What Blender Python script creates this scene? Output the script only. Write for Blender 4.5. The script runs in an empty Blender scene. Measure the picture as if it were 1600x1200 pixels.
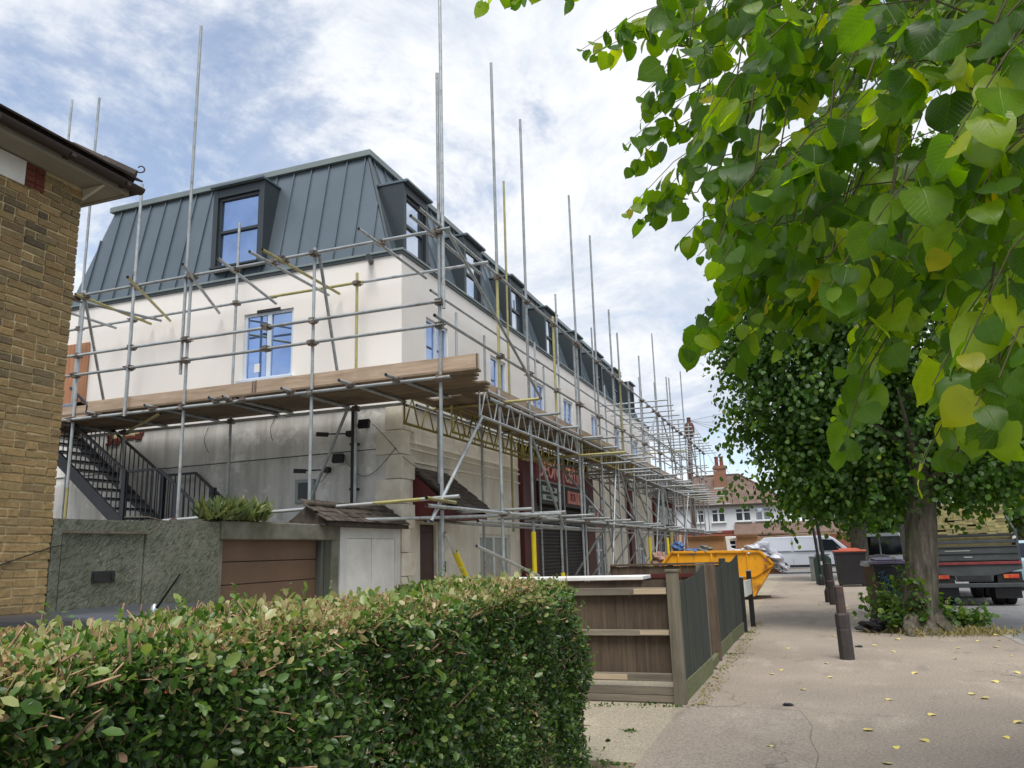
import bpy, math, random
import numpy as np
from mathutils import Vector, Matrix

random.seed(11)
NR = np.random.default_rng(11)
S = bpy.context.scene
COL = S.collection

# ------------------------------------------------------------------ camera
cam_d = bpy.data.cameras.new('camera')
cam_d.sensor_width = 36.0
cam_d.sensor_fit = 'HORIZONTAL'
cam_d.lens = 1228.777 * 36.0 / 1600.0
cam_d.clip_start = 0.05
cam_d.clip_end = 2000
cam = bpy.data.objects.new('camera', cam_d)
COL.objects.link(cam)
yaw, pitch, roll = (math.radians(v) for v in (19.9417, 12.07, -1.748))
fw = Vector((-math.sin(yaw) * math.cos(pitch), math.cos(yaw) * math.cos(pitch), math.sin(pitch)))
r0 = Vector((math.cos(yaw), math.sin(yaw), 0))
u0 = r0.cross(fw)
rr = r0 * math.cos(roll) + u0 * math.sin(roll)
uu = -r0 * math.sin(roll) + u0 * math.cos(roll)
EYE = Vector((0, 0, 1.55))
cam.matrix_world = Matrix(((rr.x, uu.x, -fw.x, EYE.x), (rr.y, uu.y, -fw.y, EYE.y), (rr.z, uu.z, -fw.z, EYE.z), (0, 0, 0, 1)))
S.camera = cam

def seen_px(p):
    """picture position (1600x1200 scale) and depth of a point, only used to rank which repeats show largest"""
    d = Vector(p) - EYE
    z = d.dot(fw)
    if z < 0.1:
        return (-9999, -9999, 0.1)
    return (800 + 1228.8 * d.dot(rr) / z, 600 - 1228.8 * d.dot(uu) / z, z)

# ------------------------------------------------------------------ world, sun, exposure
SUN_EL, SUN_AZ = 63.0, 160.0        # azimuth clockwise from +Y
w = bpy.data.worlds.new('World')
S.world = w
w.use_nodes = True
nt = w.node_tree
nt.nodes.clear()
N = nt.nodes.new
L = nt.links.new
out = N('ShaderNodeOutputWorld')
bg = N('ShaderNodeBackground')
bg.inputs['Strength'].default_value = 0.11
sky = N('ShaderNodeTexSky')
sky.sky_type = 'NISHITA'
sky.sun_disc = False
sky.sun_elevation = math.radians(SUN_EL)
sky.sun_rotation = math.radians(SUN_AZ)
sky.air_density = 1.0
sky.dust_density = 0.6
sky.ozone_density = 2.0
tc = N('ShaderNodeTexCoord')
sp = N('ShaderNodeSeparateXYZ')
L(tc.outputs['Generated'], sp.inputs[0])
def wmath(op, a, b=None, clamp=False):
    m = N('ShaderNodeMath'); m.operation = op; m.use_clamp = clamp
    for i, v in enumerate((a, b)):
        if v is None: continue
        if isinstance(v, (int, float)): m.inputs[i].default_value = v
        else: L(v, m.inputs[i])
    return m.outputs[0]
zz = wmath('ADD', wmath('MAXIMUM', sp.outputs['Z'], 0.0), 0.22)
cx = wmath('DIVIDE', sp.outputs['X'], zz)
cy = wmath('DIVIDE', sp.outputs['Y'], zz)
cb = N('ShaderNodeCombineXYZ')
L(cx, cb.inputs[0]); L(cy, cb.inputs[1])
def wnoise(scale, detail, rough, off, dist=0.0):
    mp = N('ShaderNodeMapping'); mp.inputs['Location'].default_value = off
    mp.inputs['Rotation'].default_value = (0, 0, 0.5)
    mp.inputs['Scale'].default_value = (1.0, 0.88, 1.0)
    L(cb.outputs[0], mp.inputs[0])
    n = N('ShaderNodeTexNoise'); n.inputs['Scale'].default_value = scale
    n.inputs['Detail'].default_value = detail; n.inputs['Roughness'].default_value = rough
    n.inputs['Distortion'].default_value = dist
    L(mp.outputs[0], n.inputs['Vector'])
    return n.outputs['Fac']
def wramp(fac, p0, c0, p1, c1):
    r = N('ShaderNodeValToRGB')
    r.color_ramp.elements[0].position = p0; r.color_ramp.elements[0].color = (*c0, 1)
    r.color_ramp.elements[1].position = p1; r.color_ramp.elements[1].color = (*c1, 1)
    r.color_ramp.interpolation = 'EASE'
    L(fac, r.inputs[0]); return r.outputs[0]
n1 = wnoise(1.9, 11, 0.64, (3.1, 5.3, 0.7), 0.3)
mask = wramp(n1, 0.365, (0.34, 0.34, 0.34), 0.495, (1, 1, 1))
n2 = wnoise(2.1, 11, 0.66, (8.7, 1.2, 4.1), 0.35)
cloud = wramp(n2, 0.36, (3.75, 4.25, 5.05), 0.60, (6.0, 6.1, 6.25))
skb = N('ShaderNodeMix'); skb.data_type = 'RGBA'; skb.blend_type = 'MULTIPLY'
skb.inputs[0].default_value = 1.0
L(sky.outputs[0], skb.inputs[6]); skb.inputs[7].default_value = (1.15, 1.15, 1.15, 1)
mx = N('ShaderNodeMix'); mx.data_type = 'RGBA'
L(mask, mx.inputs[0]); L(skb.outputs[2], mx.inputs[6]); L(cloud, mx.inputs[7])
L(mx.outputs[2], bg.inputs[0])
L(bg.outputs[0], out.inputs[0])

sun_d = bpy.data.lights.new('sun', 'SUN')
sun_d.energy = 2.3
sun_d.angle = math.radians(30)
sun_d.color = (1.0, 0.96, 0.91)
sun = bpy.data.objects.new('sun', sun_d)
COL.objects.link(sun)
az = math.radians(SUN_AZ); el = math.radians(SUN_EL)
to_sun = Vector((math.sin(az) * math.cos(el), math.cos(az) * math.cos(el), math.sin(el)))
sun.rotation_euler = to_sun.to_track_quat('Z', 'Y').to_euler()

S.view_settings.view_transform = 'Standard'
S.view_settings.look = 'None'
S.view_settings.gamma = 1.0
S.view_settings.exposure = 0.64
S.view_settings.use_curve_mapping = False
S.render.engine = 'CYCLES'
S.cycles.max_bounces = 7
S.cycles.transparent_max_bounces = 8

# ------------------------------------------------------------------ colour and material helpers
def lin(c):
    if max(c) > 1.001:
        c = [v / 255.0 for v in c]
        return tuple(v / 12.92 if v <= 0.04045 else ((v + 0.055) / 1.055) ** 2.4 for v in c)
    return tuple(c)

class MT:
    """small node-tree helper"""
    def __init__(s, name):
        s.m = bpy.data.materials.new(name)
        s.m.use_nodes = True
        s.t = s.m.node_tree
        s.t.nodes.clear()
        s.out = s.n('ShaderNodeOutputMaterial')
        s.b = s.n('ShaderNodeBsdfPrincipled')
        s.l(s.b.outputs[0], s.out.inputs[0])
        s.geo = s.n('ShaderNodeNewGeometry')
    def n(s, k): return s.t.nodes.new(k)
    def l(s, a, b): s.t.links.new(a, b)
    def pos(s, stretch=None, loc=None, rot=None):
        if not (stretch or loc or rot): return s.geo.outputs['Position']
        mp = s.n('ShaderNodeMapping')
        if stretch: mp.inputs['Scale'].default_value = stretch
        if loc: mp.inputs['Location'].default_value = loc
        if rot: mp.inputs['Rotation'].default_value = rot
        s.l(s.geo.outputs['Position'], mp.inputs[0])
        return mp.outputs[0]
    def noise(s, scale, detail=5, rough=0.55, stretch=None, loc=None, rot=None, dist=0.0):
        n = s.n('ShaderNodeTexNoise')
        n.inputs['Scale'].default_value = scale
        n.inputs['Detail'].default_value = detail
        n.inputs['Roughness'].default_value = rough
        n.inputs['Distortion'].default_value = dist
        s.l(s.pos(stretch, loc, rot), n.inputs['Vector'])
        return n.outputs['Fac']
    def ramp(s, fac, stops, interp='LINEAR'):
        r = s.n('ShaderNodeValToRGB')
        r.color_ramp.interpolation = interp
        e = r.color_ramp.elements
        while len(e) < len(stops): e.new(0.5)
        for i, (p, c) in enumerate(stops):
            e[i].position = p
            c = (c, c, c) if isinstance(c, (int, float)) else lin(c)
            e[i].color = (*c, 1)
        s.l(fac, r.inputs[0])
        return r.outputs[0]
    def mix(s, fac, a, b, mode='MIX'):
        m = s.n('ShaderNodeMix'); m.data_type = 'RGBA'; m.blend_type = mode
        for i, v in ((0, fac), (6, a), (7, b)):
            if isinstance(v, (int, float)) and i == 0: m.inputs[0].default_value = v
            elif isinstance(v, (int, float)): m.inputs[i].default_value = (v, v, v, 1)
            elif isinstance(v, (tuple, list)): m.inputs[i].default_value = (*lin(v), 1)
            else: s.l(v, m.inputs[i])
        return m.outputs[2]
    def math(s, op, a, b=0.0, clamp=False):
        m = s.n('ShaderNodeMath'); m.operation = op; m.use_clamp = clamp
        for i, v in enumerate((a, b)):
            if isinstance(v, (int, float)): m.inputs[i].default_value = v
            else: s.l(v, m.inputs[i])
        return m.outputs[0]
    def rnd(s): return s.n('ShaderNodeObjectInfo').outputs['Random']
    def attr(s, name):
        a = s.n('ShaderNodeAttribute'); a.attribute_name = name
        return a.outputs['Fac']
    def hsv(s, col, val):
        h = s.n('ShaderNodeHueSaturation')
        s.l(col, h.inputs['Color']); s.l(val, h.inputs['Value'])
        return h.outputs[0]
    def bump(s, h, strength=0.4, dist=0.01):
        b = s.n('ShaderNodeBump')
        b.inputs['Strength'].default_value = strength
        b.inputs['Distance'].default_value = dist
        s.l(h, b.inputs['Height']); s.l(b.outputs[0], s.b.inputs['Normal'])
    def set(s, rough=0.7, metal=0.0, spec=None):
        s.b.inputs['Roughness'].default_value = rough
        s.b.inputs['Metallic'].default_value = metal
        if spec is not None: s.b.inputs['Specular IOR Level'].default_value = spec
    def base(s, col):
        if isinstance(col, (tuple, list)): s.b.inputs['Base Color'].default_value = (*lin(col), 1)
        else: s.l(col, s.b.inputs['Base Color'])

def M(name, c1, c2=None, scale=3.0, rough=0.7, bump=0.0, bscale=60.0, metal=0.0, rnd=0.0, spec=None, stretch=None, detail=6, lo=0.35, hi=0.65, bdist=0.01, rvar=0.0):
    t = MT(name)
    t.set(rough, metal, spec)
    if c2 is None: c2 = tuple(v * 0.86 for v in c1)
    n = t.noise(scale, detail, 0.6, stretch)
    c = t.ramp(n, [(lo, c1), (hi, c2)])
    if rnd:
        c = t.hsv(c, t.math('ADD', t.math('MULTIPLY', t.rnd(), 2 * rnd), 1.0 - rnd))
    t.base(c)
    if rvar:
        t.l(t.math('ADD', t.math('MULTIPLY', n, rvar), rough - rvar / 2), t.b.inputs['Roughness'])
    if bump: t.bump(t.noise(bscale, 4, 0.6, stretch), bump, bdist)
    return t.m

def glass(name, tint, rough=0.03, metal=0.75, streak=0.0):
    t = MT(name)
    t.set(rough, metal, 0.5)
    n = t.noise(1.3, 3)
    t.base(t.ramp(n, [(0.35, tint), (0.65, tuple(v * 0.9 for v in tint))]))
    t.bump(t.noise(1.7, 2), 0.03, 0.02)
    return t.m

# ------------------------------------------------------------------ object helpers
ORG = {}
def link(o, parent=None):
    COL.objects.link(o)
    if parent is not None: o.parent = parent
    return o
def tag(o, label=None, cat=None, group=None, kind=None):
    if label: o['label'] = label
    if cat: o['category'] = cat
    if group: o['group'] = group
    if kind: o['kind'] = kind
    return o
def thing(name, loc, label, cat, group=None, rz=0.0):
    o = bpy.data.objects.new(name, None)
    o.empty_display_size = 0.2
    o.location = loc
    o.rotation_euler = (0, 0, rz)
    COL.objects.link(o)
    ORG[o.name] = Vector(loc)
    return tag(o, label, cat, group)
def org(p):
    return ORG.get(p.name, Vector((0, 0, 0))) if p is not None else Vector((0, 0, 0))

class MB:
    def __init__(s): s.v = []; s.f = []
    def add(s, vs, fs):
        o = len(s.v)
        s.v += [tuple(p) for p in vs]
        s.f += [tuple(i + o for i in f) for f in fs]
        return s
    def box(s, x0, x1, y0, y1, z0, z1):
        if x0 > x1: x0, x1 = x1, x0
        if y0 > y1: y0, y1 = y1, y0
        if z0 > z1: z0, z1 = z1, z0
        v = [(x0, y0, z0), (x1, y0, z0), (x1, y1, z0), (x0, y1, z0), (x0, y0, z1), (x1, y0, z1), (x1, y1, z1), (x0, y1, z1)]
        return s.add(v, [(0, 3, 2, 1), (4, 5, 6, 7), (0, 1, 5, 4), (1, 2, 6, 5), (2, 3, 7, 6), (3, 0, 4, 7)])
    def obox(s, c, a, b, d):
        """box centred at c with half axes a, b, d"""
        c, a, b, d = Vector(c), Vector(a), Vector(b), Vector(d)
        v = [c - a - b - d, c + a - b - d, c + a + b - d, c - a + b - d, c - a - b + d, c + a - b + d, c + a + b + d, c - a + b + d]
        f = [(0, 3, 2, 1), (4, 5, 6, 7), (0, 1, 5, 4), (1, 2, 6, 5), (2, 3, 7, 6), (3, 0, 4, 7)]
        if a.cross(b).dot(d) < 0: f = [tuple(reversed(q)) for q in f]
        return s.add(v, f)
    def bar(s, p0, p1, w, h, up=(0, 0, 1)):
        p0, p1 = Vector(p0), Vector(p1)
        d = (p1 - p0); L_ = d.length; d.normalize()
        up = Vector(up)
        sd = d.cross(up)
        if sd.length < 1e-4: sd = d.cross(Vector((1, 0, 0)))
        sd.normalize(); u = sd.cross(d)
        return s.obox((p0 + p1) / 2, d * L_ / 2, sd * w / 2, u * h / 2)
    def prism(s, pts, ext):
        """polygon pts (3D) extruded by vector ext"""
        n = len(pts); e = Vector(ext)
        pts = [Vector(p) for p in pts]
        v = pts + [p + e for p in pts]
        nrm = Vector((0, 0, 0))
        for i in range(n): nrm += pts[i].cross(pts[(i + 1) % n])
        f = [tuple(reversed(range(n))), tuple(range(n, 2 * n))] + [(i, (i + 1) % n, n + (i + 1) % n, n + i) for i in range(n)]
        if nrm.dot(e) < 0: f = [tuple(reversed(q)) for q in f]
        return s.add(v, f)
    def tube(s, p0, p1, r0, r1=None, n=10, caps=True):
        r1 = r0 if r1 is None else r1
        p0, p1 = Vector(p0), Vector(p1)
        d = (p1 - p0).normalized()
        a = d.orthogonal().normalized(); b = d.cross(a)
        v = []
        for p, r in ((p0, r0), (p1, r1)):
            for i in range(n):
                t = 2 * math.pi * i / n
                v.append(p + a * (r * math.cos(t)) + b * (r * math.sin(t)))
        f = [(i, (i + 1) % n, n + (i + 1) % n, n + i) for i in range(n)]
        if caps: f += [tuple(reversed(range(n))), tuple(range(n, 2 * n))]
        return s.add(v, f)
    def path(s, pts, rs, n=8):
        """smooth tube along points with radii"""
        pts = [Vector(p) for p in pts]
        if isinstance(rs, (int, float)): rs = [rs] * len(pts)
        v = []; f = []
        a = None
        for k, p in enumerate(pts):
            d = (pts[min(k + 1, len(pts) - 1)] - pts[max(k - 1, 0)]).normalized()
            if a is None: a = d.orthogonal().normalized()
            a = (a - d * a.dot(d)).normalized(); b = d.cross(a)
            for i in range(n):
                t = 2 * math.pi * i / n
                v.append(p + a * (rs[k] * math.cos(t)) + b * (rs[k] * math.sin(t)))
        for k in range(len(pts) - 1):
            f += [(k * n + i, k * n + (i + 1) % n, (k + 1) * n + (i + 1) % n, (k + 1) * n + i) for i in range(n)]
        f += [tuple(reversed(range(n))), tuple(range((len(pts) - 1) * n, len(pts) * n))]
        return s.add(v, f)
    def lathe(s, prof, c, n=20):
        """profile [(r, z)] about a vertical axis at c"""
        v = []; f = []
        for r, z in prof:
            for i in range(n):
                t = 2 * math.pi * i / n
                v.append((c[0] + r * math.cos(t), c[1] + r * math.sin(t), c[2] + z))
        for k in range(len(prof) - 1):
            f += [(k * n + i, k * n + (i + 1) % n, (k + 1) * n + (i + 1) % n, (k + 1) * n + i) for i in range(n)]
        f += [tuple(reversed(range(n))), tuple(range((len(prof) - 1) * n, len(prof) * n))]
        return s.add(v, f)
    def quad(s, a, b, c, d): return s.add([a, b, c, d], [(0, 1, 2, 3)])
    def build(s, name, mat, parent=None, local=False, smooth=False, bevel=0.0, label=None, cat=None, group=None, kind=None, seg=2):
        me = bpy.data.meshes.new(name)
        o_ = Vector((0, 0, 0)) if local else org(parent)
        me.from_pydata([(p[0] - o_.x, p[1] - o_.y, p[2] - o_.z) for p in s.v], [], s.f)
        me.materials.append(mat)
        if smooth:
            me.polygons.foreach_set('use_smooth', [True] * len(me.polygons))
            if smooth != 'all':
                me.set_sharp_from_angle(angle=math.radians(35))
        me.update()
        ob = bpy.data.objects.new(name, me)
        link(ob, parent)
        if parent is not None and parent.type == 'MESH': ORG[ob.name] = org(parent)
        elif parent is not None: ORG[ob.name] = org(parent)
        if bevel:
            md = ob.modifiers.new('edge', 'BEVEL'); md.width = bevel; md.segments = seg; md.limit_method = 'ANGLE'; md.angle_limit = math.radians(40)
        return tag(ob, label, cat, group, kind)

def inst(name, me, parent, mtx):
    """an object sharing mesh me, placed by world matrix mtx under an unrotated parent"""
    o = bpy.data.objects.new(name, me)
    link(o, parent)
    o.matrix_local = Matrix.Translation(-org(parent)) @ mtx
    return o
def Tm(x, y, z): return Matrix.Translation((x, y, z))
def Sm(x, y, z): return Matrix.Diagonal((x, y, z, 1))
def Rz(a): return Matrix.Rotation(a, 4, 'Z')
def Rx(a): return Matrix.Rotation(a, 4, 'X')
def Ry(a): return Matrix.Rotation(a, 4, 'Y')
def frame(o, x, y, z):
    return Matrix(((x[0], y[0], z[0], o[0]), (x[1], y[1], z[1], o[1]), (x[2], y[2], z[2], o[2]), (0, 0, 0, 1)))

def mesh_np(name, V, F, mat, attrs=None, smooth=False, uv=None):
    """V (n,3), F list of equal-length faces (m,k) as numpy"""
    me = bpy.data.meshes.new(name)
    n, m, k = len(V), len(F), F.shape[1]
    me.vertices.add(n); me.vertices.foreach_set('co', V.astype(np.float32).ravel())
    me.loops.add(m * k); me.loops.foreach_set('vertex_index', F.astype(np.int32).ravel())
    me.polygons.add(m)
    me.polygons.foreach_set('loop_start', (np.arange(m) * k).astype(np.int32))
    me.polygons.foreach_set('loop_total', np.full(m, k, np.int32))
    if smooth: me.polygons.foreach_set('use_smooth', np.ones(m, bool))
    for an, av in (attrs or {}).items():
        a = me.attributes.new(an, 'FLOAT', 'POINT'); a.data.foreach_set('value', av.astype(np.float32))
    if uv is not None:
        u = me.uv_layers.new(name='UVMap'); u.data.foreach_set('uv', uv[F.ravel()].astype(np.float32).ravel())
    me.materials.append(mat)
    me.update(calc_edges=True)
    me.validate()
    return me

def scatter(tv, tf, P, X, Y_, Z_, sc, tint=None, tuv=None):
    """copies of template verts tv (k,3) at P (n,3) with axes and scale -> V, F, attr, uv"""
    n, k = len(P), len(tv)
    sc = np.asarray(sc).reshape(-1, 1, 1)
    V = P[:, None, :] + sc * (tv[None, :, 0:1] * X[:, None, :] + tv[None, :, 1:2] * Y_[:, None, :] + tv[None, :, 2:3] * Z_[:, None, :])
    F = tf[None, :, :] + (np.arange(n) * k)[:, None, None]
    at = None if tint is None else np.repeat(tint, k)
    uv = None if tuv is None else np.tile(tuv, (n, 1))
    return V.reshape(-1, 3), F.reshape(-1, tf.shape[1]), at, uv
def unit(a): return a / np.maximum(np.linalg.norm(a, axis=-1, keepdims=True), 1e-9)
def axes_from(Yd, Nd):
    """leaf axes: Y along blade, Z near normal"""
    Yd = unit(Yd); Z_ = unit(Nd - (Nd * Yd).sum(1, keepdims=True) * Yd); X_ = np.cross(Yd, Z_)
    return X_, Yd, Z_

# ------------------------------------------------------------------ materials
def tarmac(name, c1, c2, c3):
    t = MT(name); t.set(0.88)
    big = t.ramp(t.noise(0.45, 6, 0.6), [(0.36, c1), (0.62, c2)])
    st = t.ramp(t.noise(1.6, 7, 0.65, loc=(4, 2, 0), stretch=(1.0, 0.5, 1)), [(0.55, 0.0), (0.72, 1.0)])
    c = t.mix(t.math('MULTIPLY', st, 0.55), big, c3)
    dk = t.ramp(t.noise(2.3, 5, 0.6, loc=(9, 1, 0), stretch=(1.0, 0.3, 1)), [(0.58, 0.0), (0.72, 1.0)])
    c = t.mix(t.math('MULTIPLY', dk, 0.45), c, tuple(v * 0.72 for v in c1))
    gr = t.math('ADD', t.math('MULTIPLY', t.noise(150, 3, 0.7), 0.6), t.math('MULTIPLY', t.noise(38, 4, 0.75, loc=(2, 5, 1)), 0.4))
    c = t.mix(0.85, c, t.ramp(gr, [(0.36, (92, 88, 84)), (0.5, (188, 188, 188)), (0.64, (252, 250, 244))]), 'OVERLAY')
    sp = t.ramp(t.noise(90, 2, 0.5, loc=(8, 3, 2)), [(0.68, 0.0), (0.74, 0.6)])
    c = t.mix(sp, c, (208, 202, 190))
    # hairline cracks
    vo = t.n('ShaderNodeTexVoronoi'); vo.feature = 'DISTANCE_TO_EDGE'; vo.inputs['Scale'].default_value = 0.33
    wv = t.n('ShaderNodeVectorMath'); wv.operation = 'ADD'
    nn = t.n('ShaderNodeTexNoise'); nn.inputs['Scale'].default_value = 2.4; nn.inputs['Detail'].default_value = 6
    t.l(t.geo.outputs['Position'], nn.inputs['Vector'])
    t.l(t.geo.outputs['Position'], wv.inputs[0]); t.l(nn.outputs['Color'], wv.inputs[1])
    t.l(wv.outputs[0], vo.inputs['Vector'])
    ck = t.ramp(vo.outputs['Distance'], [(0.0, 1.0), (0.006, 0.0)])
    ck = t.math('MULTIPLY', ck, t.ramp(t.noise(0.6, 2, loc=(7, 7, 7)), [(0.5, 0.0), (0.6, 0.7)]))
    c = t.mix(ck, c, (70, 64, 60))
    t.base(c)
    t.bump(gr, 0.35, 0.006)
    return t.m
m_pave = tarmac('pink_beige_tarmac', (132, 122, 111), (148, 137, 125), (170, 160, 146))
m_patch = tarmac('tarmac_repair', (131, 121, 111), (145, 135, 124), (164, 155, 142))
m_conc = tarmac('old_concrete', (142, 134, 118), (156, 147, 128), (172, 164, 144))
m_road = tarmac('road_asphalt', (112, 112, 114), (128, 128, 128), (140, 140, 138))
m_kerb = M('kerb_granite', (150, 146, 138), (122, 118, 112), 5, 0.85, 0.3, 80, rnd=0.12)
m_earth = M('earth', (86, 76, 62), (104, 98, 84), 2, 0.95, 0.4, 30)
m_yellow_line = M('worn_yellow_paint', (214, 190, 96), (190, 176, 120), 12, 0.8)

def brick_mat(name, src):
    t = MT(name); t.set(0.92)
    r = t.rnd() if src == 'obj' else t.attr('tint')
    c = t.ramp(r, [(0.0, (126, 108, 74)), (0.14, (150, 130, 90)), (0.3, (134, 112, 76)), (0.45, (160, 134, 92)), (0.58, (104, 92, 72)), (0.70, (152, 124, 84)), (0.84, (88, 78, 64)), (1.0, (140, 122, 88))])
    # lower courses blend towards a warmer, paler tone, upper ones keep the plain ramp
    sz = t.n('ShaderNodeSeparateXYZ'); t.l(t.geo.outputs['Position'], sz.inputs[0])
    up = t.ramp(t.math('ADD', t.math('MULTIPLY', sz.outputs['Z'], 0.2), t.math('MULTIPLY', t.math('SUBTRACT', t.noise(1.2, 4), 0.5), 0.5)), [(0.18, 0.0), (0.75, 1.0)])
    warm = t.mix(0.38, c, (210, 176, 120), 'MIX')
    c = t.mix(up, warm, c)
    n = t.noise(22, 7, 0.7)
    c = t.mix(t.ramp(n, [(0.46, 0.0), (0.70, 0.5)]), c, (84, 74, 56))
    n2 = t.noise(60, 4, 0.7, loc=(3, 3, 1))
    c = t.mix(t.ramp(n2, [(0.55, 0.0), (0.72, 0.5)]), c, (196, 180, 138))
    t.base(c); t.bump(t.noise(55, 5, 0.7), 0.6, 0.012)
    return t.m
m_brick = brick_mat('stock_brick', 'obj')
m_brick_s = brick_mat('stock_brick_joined', 'attr')
m_mortar = M('lime_mortar', (214, 198, 158), (180, 164, 126), 6, 0.95, 0.6, 70)
m_render = MT('cream_render'); m_render.set(0.92)
_c = m_render.ramp(m_render.noise(0.5, 5, 0.6), [(0.35, (228, 223, 218)), (0.65, (233, 229, 224))])
_s = m_render.ramp(m_render.noise(2.0, 5, 0.6, stretch=(1.4, 1.4, 0.12)), [(0.58, 0.0), (0.85, 0.22)])
m_render.base(m_render.mix(_s, _c, (212, 206, 200))); m_render.bump(m_render.noise(150, 3), 0.25, 0.004)
m_render = m_render.m
def plaster(name, c1, c2, dirt, amount):
    t = MT(name); t.set(0.93)
    c = t.ramp(t.noise(0.9, 7, 0.65), [(0.34, c1), (0.64, c2)])
    s = t.ramp(t.noise(3.0, 6, 0.65, stretch=(1.2, 1.2, 0.14)), [(0.46, 0.0), (0.72, 1.0)])
    c = t.mix(t.math('MULTIPLY', s, amount), c, dirt)
    p = t.ramp(t.noise(1.3, 8, 0.7, loc=(5, 2, 8)), [(0.54, 0.0), (0.60, 1.0)])
    c = t.mix(t.math('MULTIPLY', p, amount * 0.8), c, tuple(min(255, v * 1.14) for v in c1))
    k = t.ramp(t.noise(9, 6, 0.7, loc=(1, 7, 3)), [(0.62, 0.0), (0.74, 1.0)])
    c = t.mix(t.math('MULTIPLY', k, amount * 0.6), c, tuple(v * 0.6 for v in dirt))
    t.base(c); t.bump(t.noise(40, 6, 0.65), 0.35, 0.012)
    return t.m
m_plaster = plaster('old_grey_plaster', (222, 222, 220), (202, 201, 196), (146, 140, 130), 0.62)
m_cream = plaster('cream_painted_plaster', (224, 218, 206), (212, 206, 192), (160, 152, 136), 0.4)
m_stone = M('quoin_stone', (228, 223, 210), (208, 200, 184), 4, 0.9, 0.3, 40, rnd=0.08)
m_zinc = M('grey_zinc', (103, 115, 124), (94, 106, 115), 0.8, 0.42, 0.05, 3, metal=0.55, rnd=0.05, rvar=0.12)
m_zinc_d = M('dark_zinc', (64, 72, 76), (58, 66, 70), 0.8, 0.45, metal=0.5, rnd=0.06)
m_trim = M('pale_zinc_trim', (132, 142, 140), (120, 130, 130), 1.2, 0.45, metal=0.5)
m_anth = M('anthracite_frame', (48, 54, 60), (42, 48, 54), 3, 0.4)
m_upvc = M('white_window_frame', (206, 216, 228), (196, 208, 222), 3, 0.35)
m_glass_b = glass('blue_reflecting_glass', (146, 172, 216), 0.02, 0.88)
m_glass_l = glass('pale_reflecting_glass', (200, 212, 228), 0.03, 0.9)
m_glass_d = glass('dark_glass', (36, 42, 50), 0.05, 0.35)
m_glass_f = M('whitewashed_glass', (162, 172, 170), (134, 146, 146), 2.2, 0.25, lo=0.4, hi=0.6)
m_maroon = M('maroon_paint', (84, 24, 26), (66, 18, 22), 2, 0.5)
m_door = M('dark_maroon_door', (52, 20, 22), (40, 14, 18), 2, 0.4)
m_shutter = M('black_shutter', (54, 55, 58), (42, 43, 46), 2, 0.5, metal=0.3, rnd=0.12)
m_black = M('black_paint', (24, 24, 26), (32, 32, 34), 4, 0.5)
m_blackp = M('black_plastic', (30, 30, 33), (38, 38, 42), 3, 0.5, 0.1, 30)
m_iron = M('painted_ironwork', (44, 47, 54), (36, 38, 44), 5, 0.5)
m_white = M('white_paint', (214, 216, 214), (196, 199, 198), 3, 0.6)
m_offwhite = M('offwhite_board', (226, 226, 224), (208, 208, 206), 3, 0.6)
m_signred = M('sign_red', (138, 34, 36), (116, 28, 32), 3, 0.5)
m_signink = M('sign_pale_pink', (214, 176, 170), (198, 150, 146), 6, 0.6)
m_signpink = M('pink_plate', (208, 142, 128), (190, 122, 112), 5, 0.6)
m_signgrey = M('pale_plate', (186, 196, 190), (164, 174, 168), 5, 0.6)

def osb():
    t = MT('green_grey_strand_board'); t.set(0.88)
    c = t.ramp(t.noise(2.2, 7, 0.65), [(0.34, (94, 97, 82)), (0.66, (120, 122, 110))])
    for i, (rx, col, lo, sc) in enumerate(((0.5, (126, 131, 114), 0.59, 56), (2.2, (114, 120, 103), 0.57, 66), (-0.9, (54, 60, 48), 0.56, 58), (1.4, (164, 166, 148), 0.67, 66), (0.0, (152, 156, 138), 0.67, 62), (2.8, (62, 68, 54), 0.57, 62))):
        n = t.n('ShaderNodeTexNoise'); n.inputs['Scale'].default_value = sc; n.inputs['Detail'].default_value = 2
        mp = t.n('ShaderNodeMapping'); mp.inputs['Scale'].default_value = (1, 0.16, 1); t.l(t.pos(None, (i * 3.1, i * 1.7, i), (rx, 0, 0)), mp.inputs[0]); t.l(mp.outputs[0], n.inputs['Vector']); n = n.outputs['Fac']
        c = t.mix(t.ramp(n, [(lo, 0.0), (lo + 0.03, 0.62)]), c, col)
    g = t.ramp(t.noise(0.9, 6, 0.65, loc=(2, 2, 2)), [(0.46, 0.0), (0.7, 0.5)])
    c = t.mix(g, c, (58, 70, 46))
    w_ = t.ramp(t.noise(1.3, 7, 0.7, loc=(6, 1, 4)), [(0.58, 0.0), (0.72, 0.35)])
    c = t.mix(w_, c, (138, 142, 130))
    t.base(c); t.bump(t.noise(70, 4, 0.6), 0.4, 0.006)
    return t.m
m_osb = osb()
m_lintel = M('mossy_concrete', (124, 122, 112), (92, 92, 78), 3, 0.95, 0.5, 40)
m_brown = M('brown_garage_paint', (112, 88, 70), (98, 76, 60), 1.5, 0.6, 0.1, 12)
m_timber_d = M('grey_green_timber', (88, 90, 84), (66, 68, 60), 6, 0.9, 0.4, 40, stretch=(1, 1, 0.1))
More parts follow.
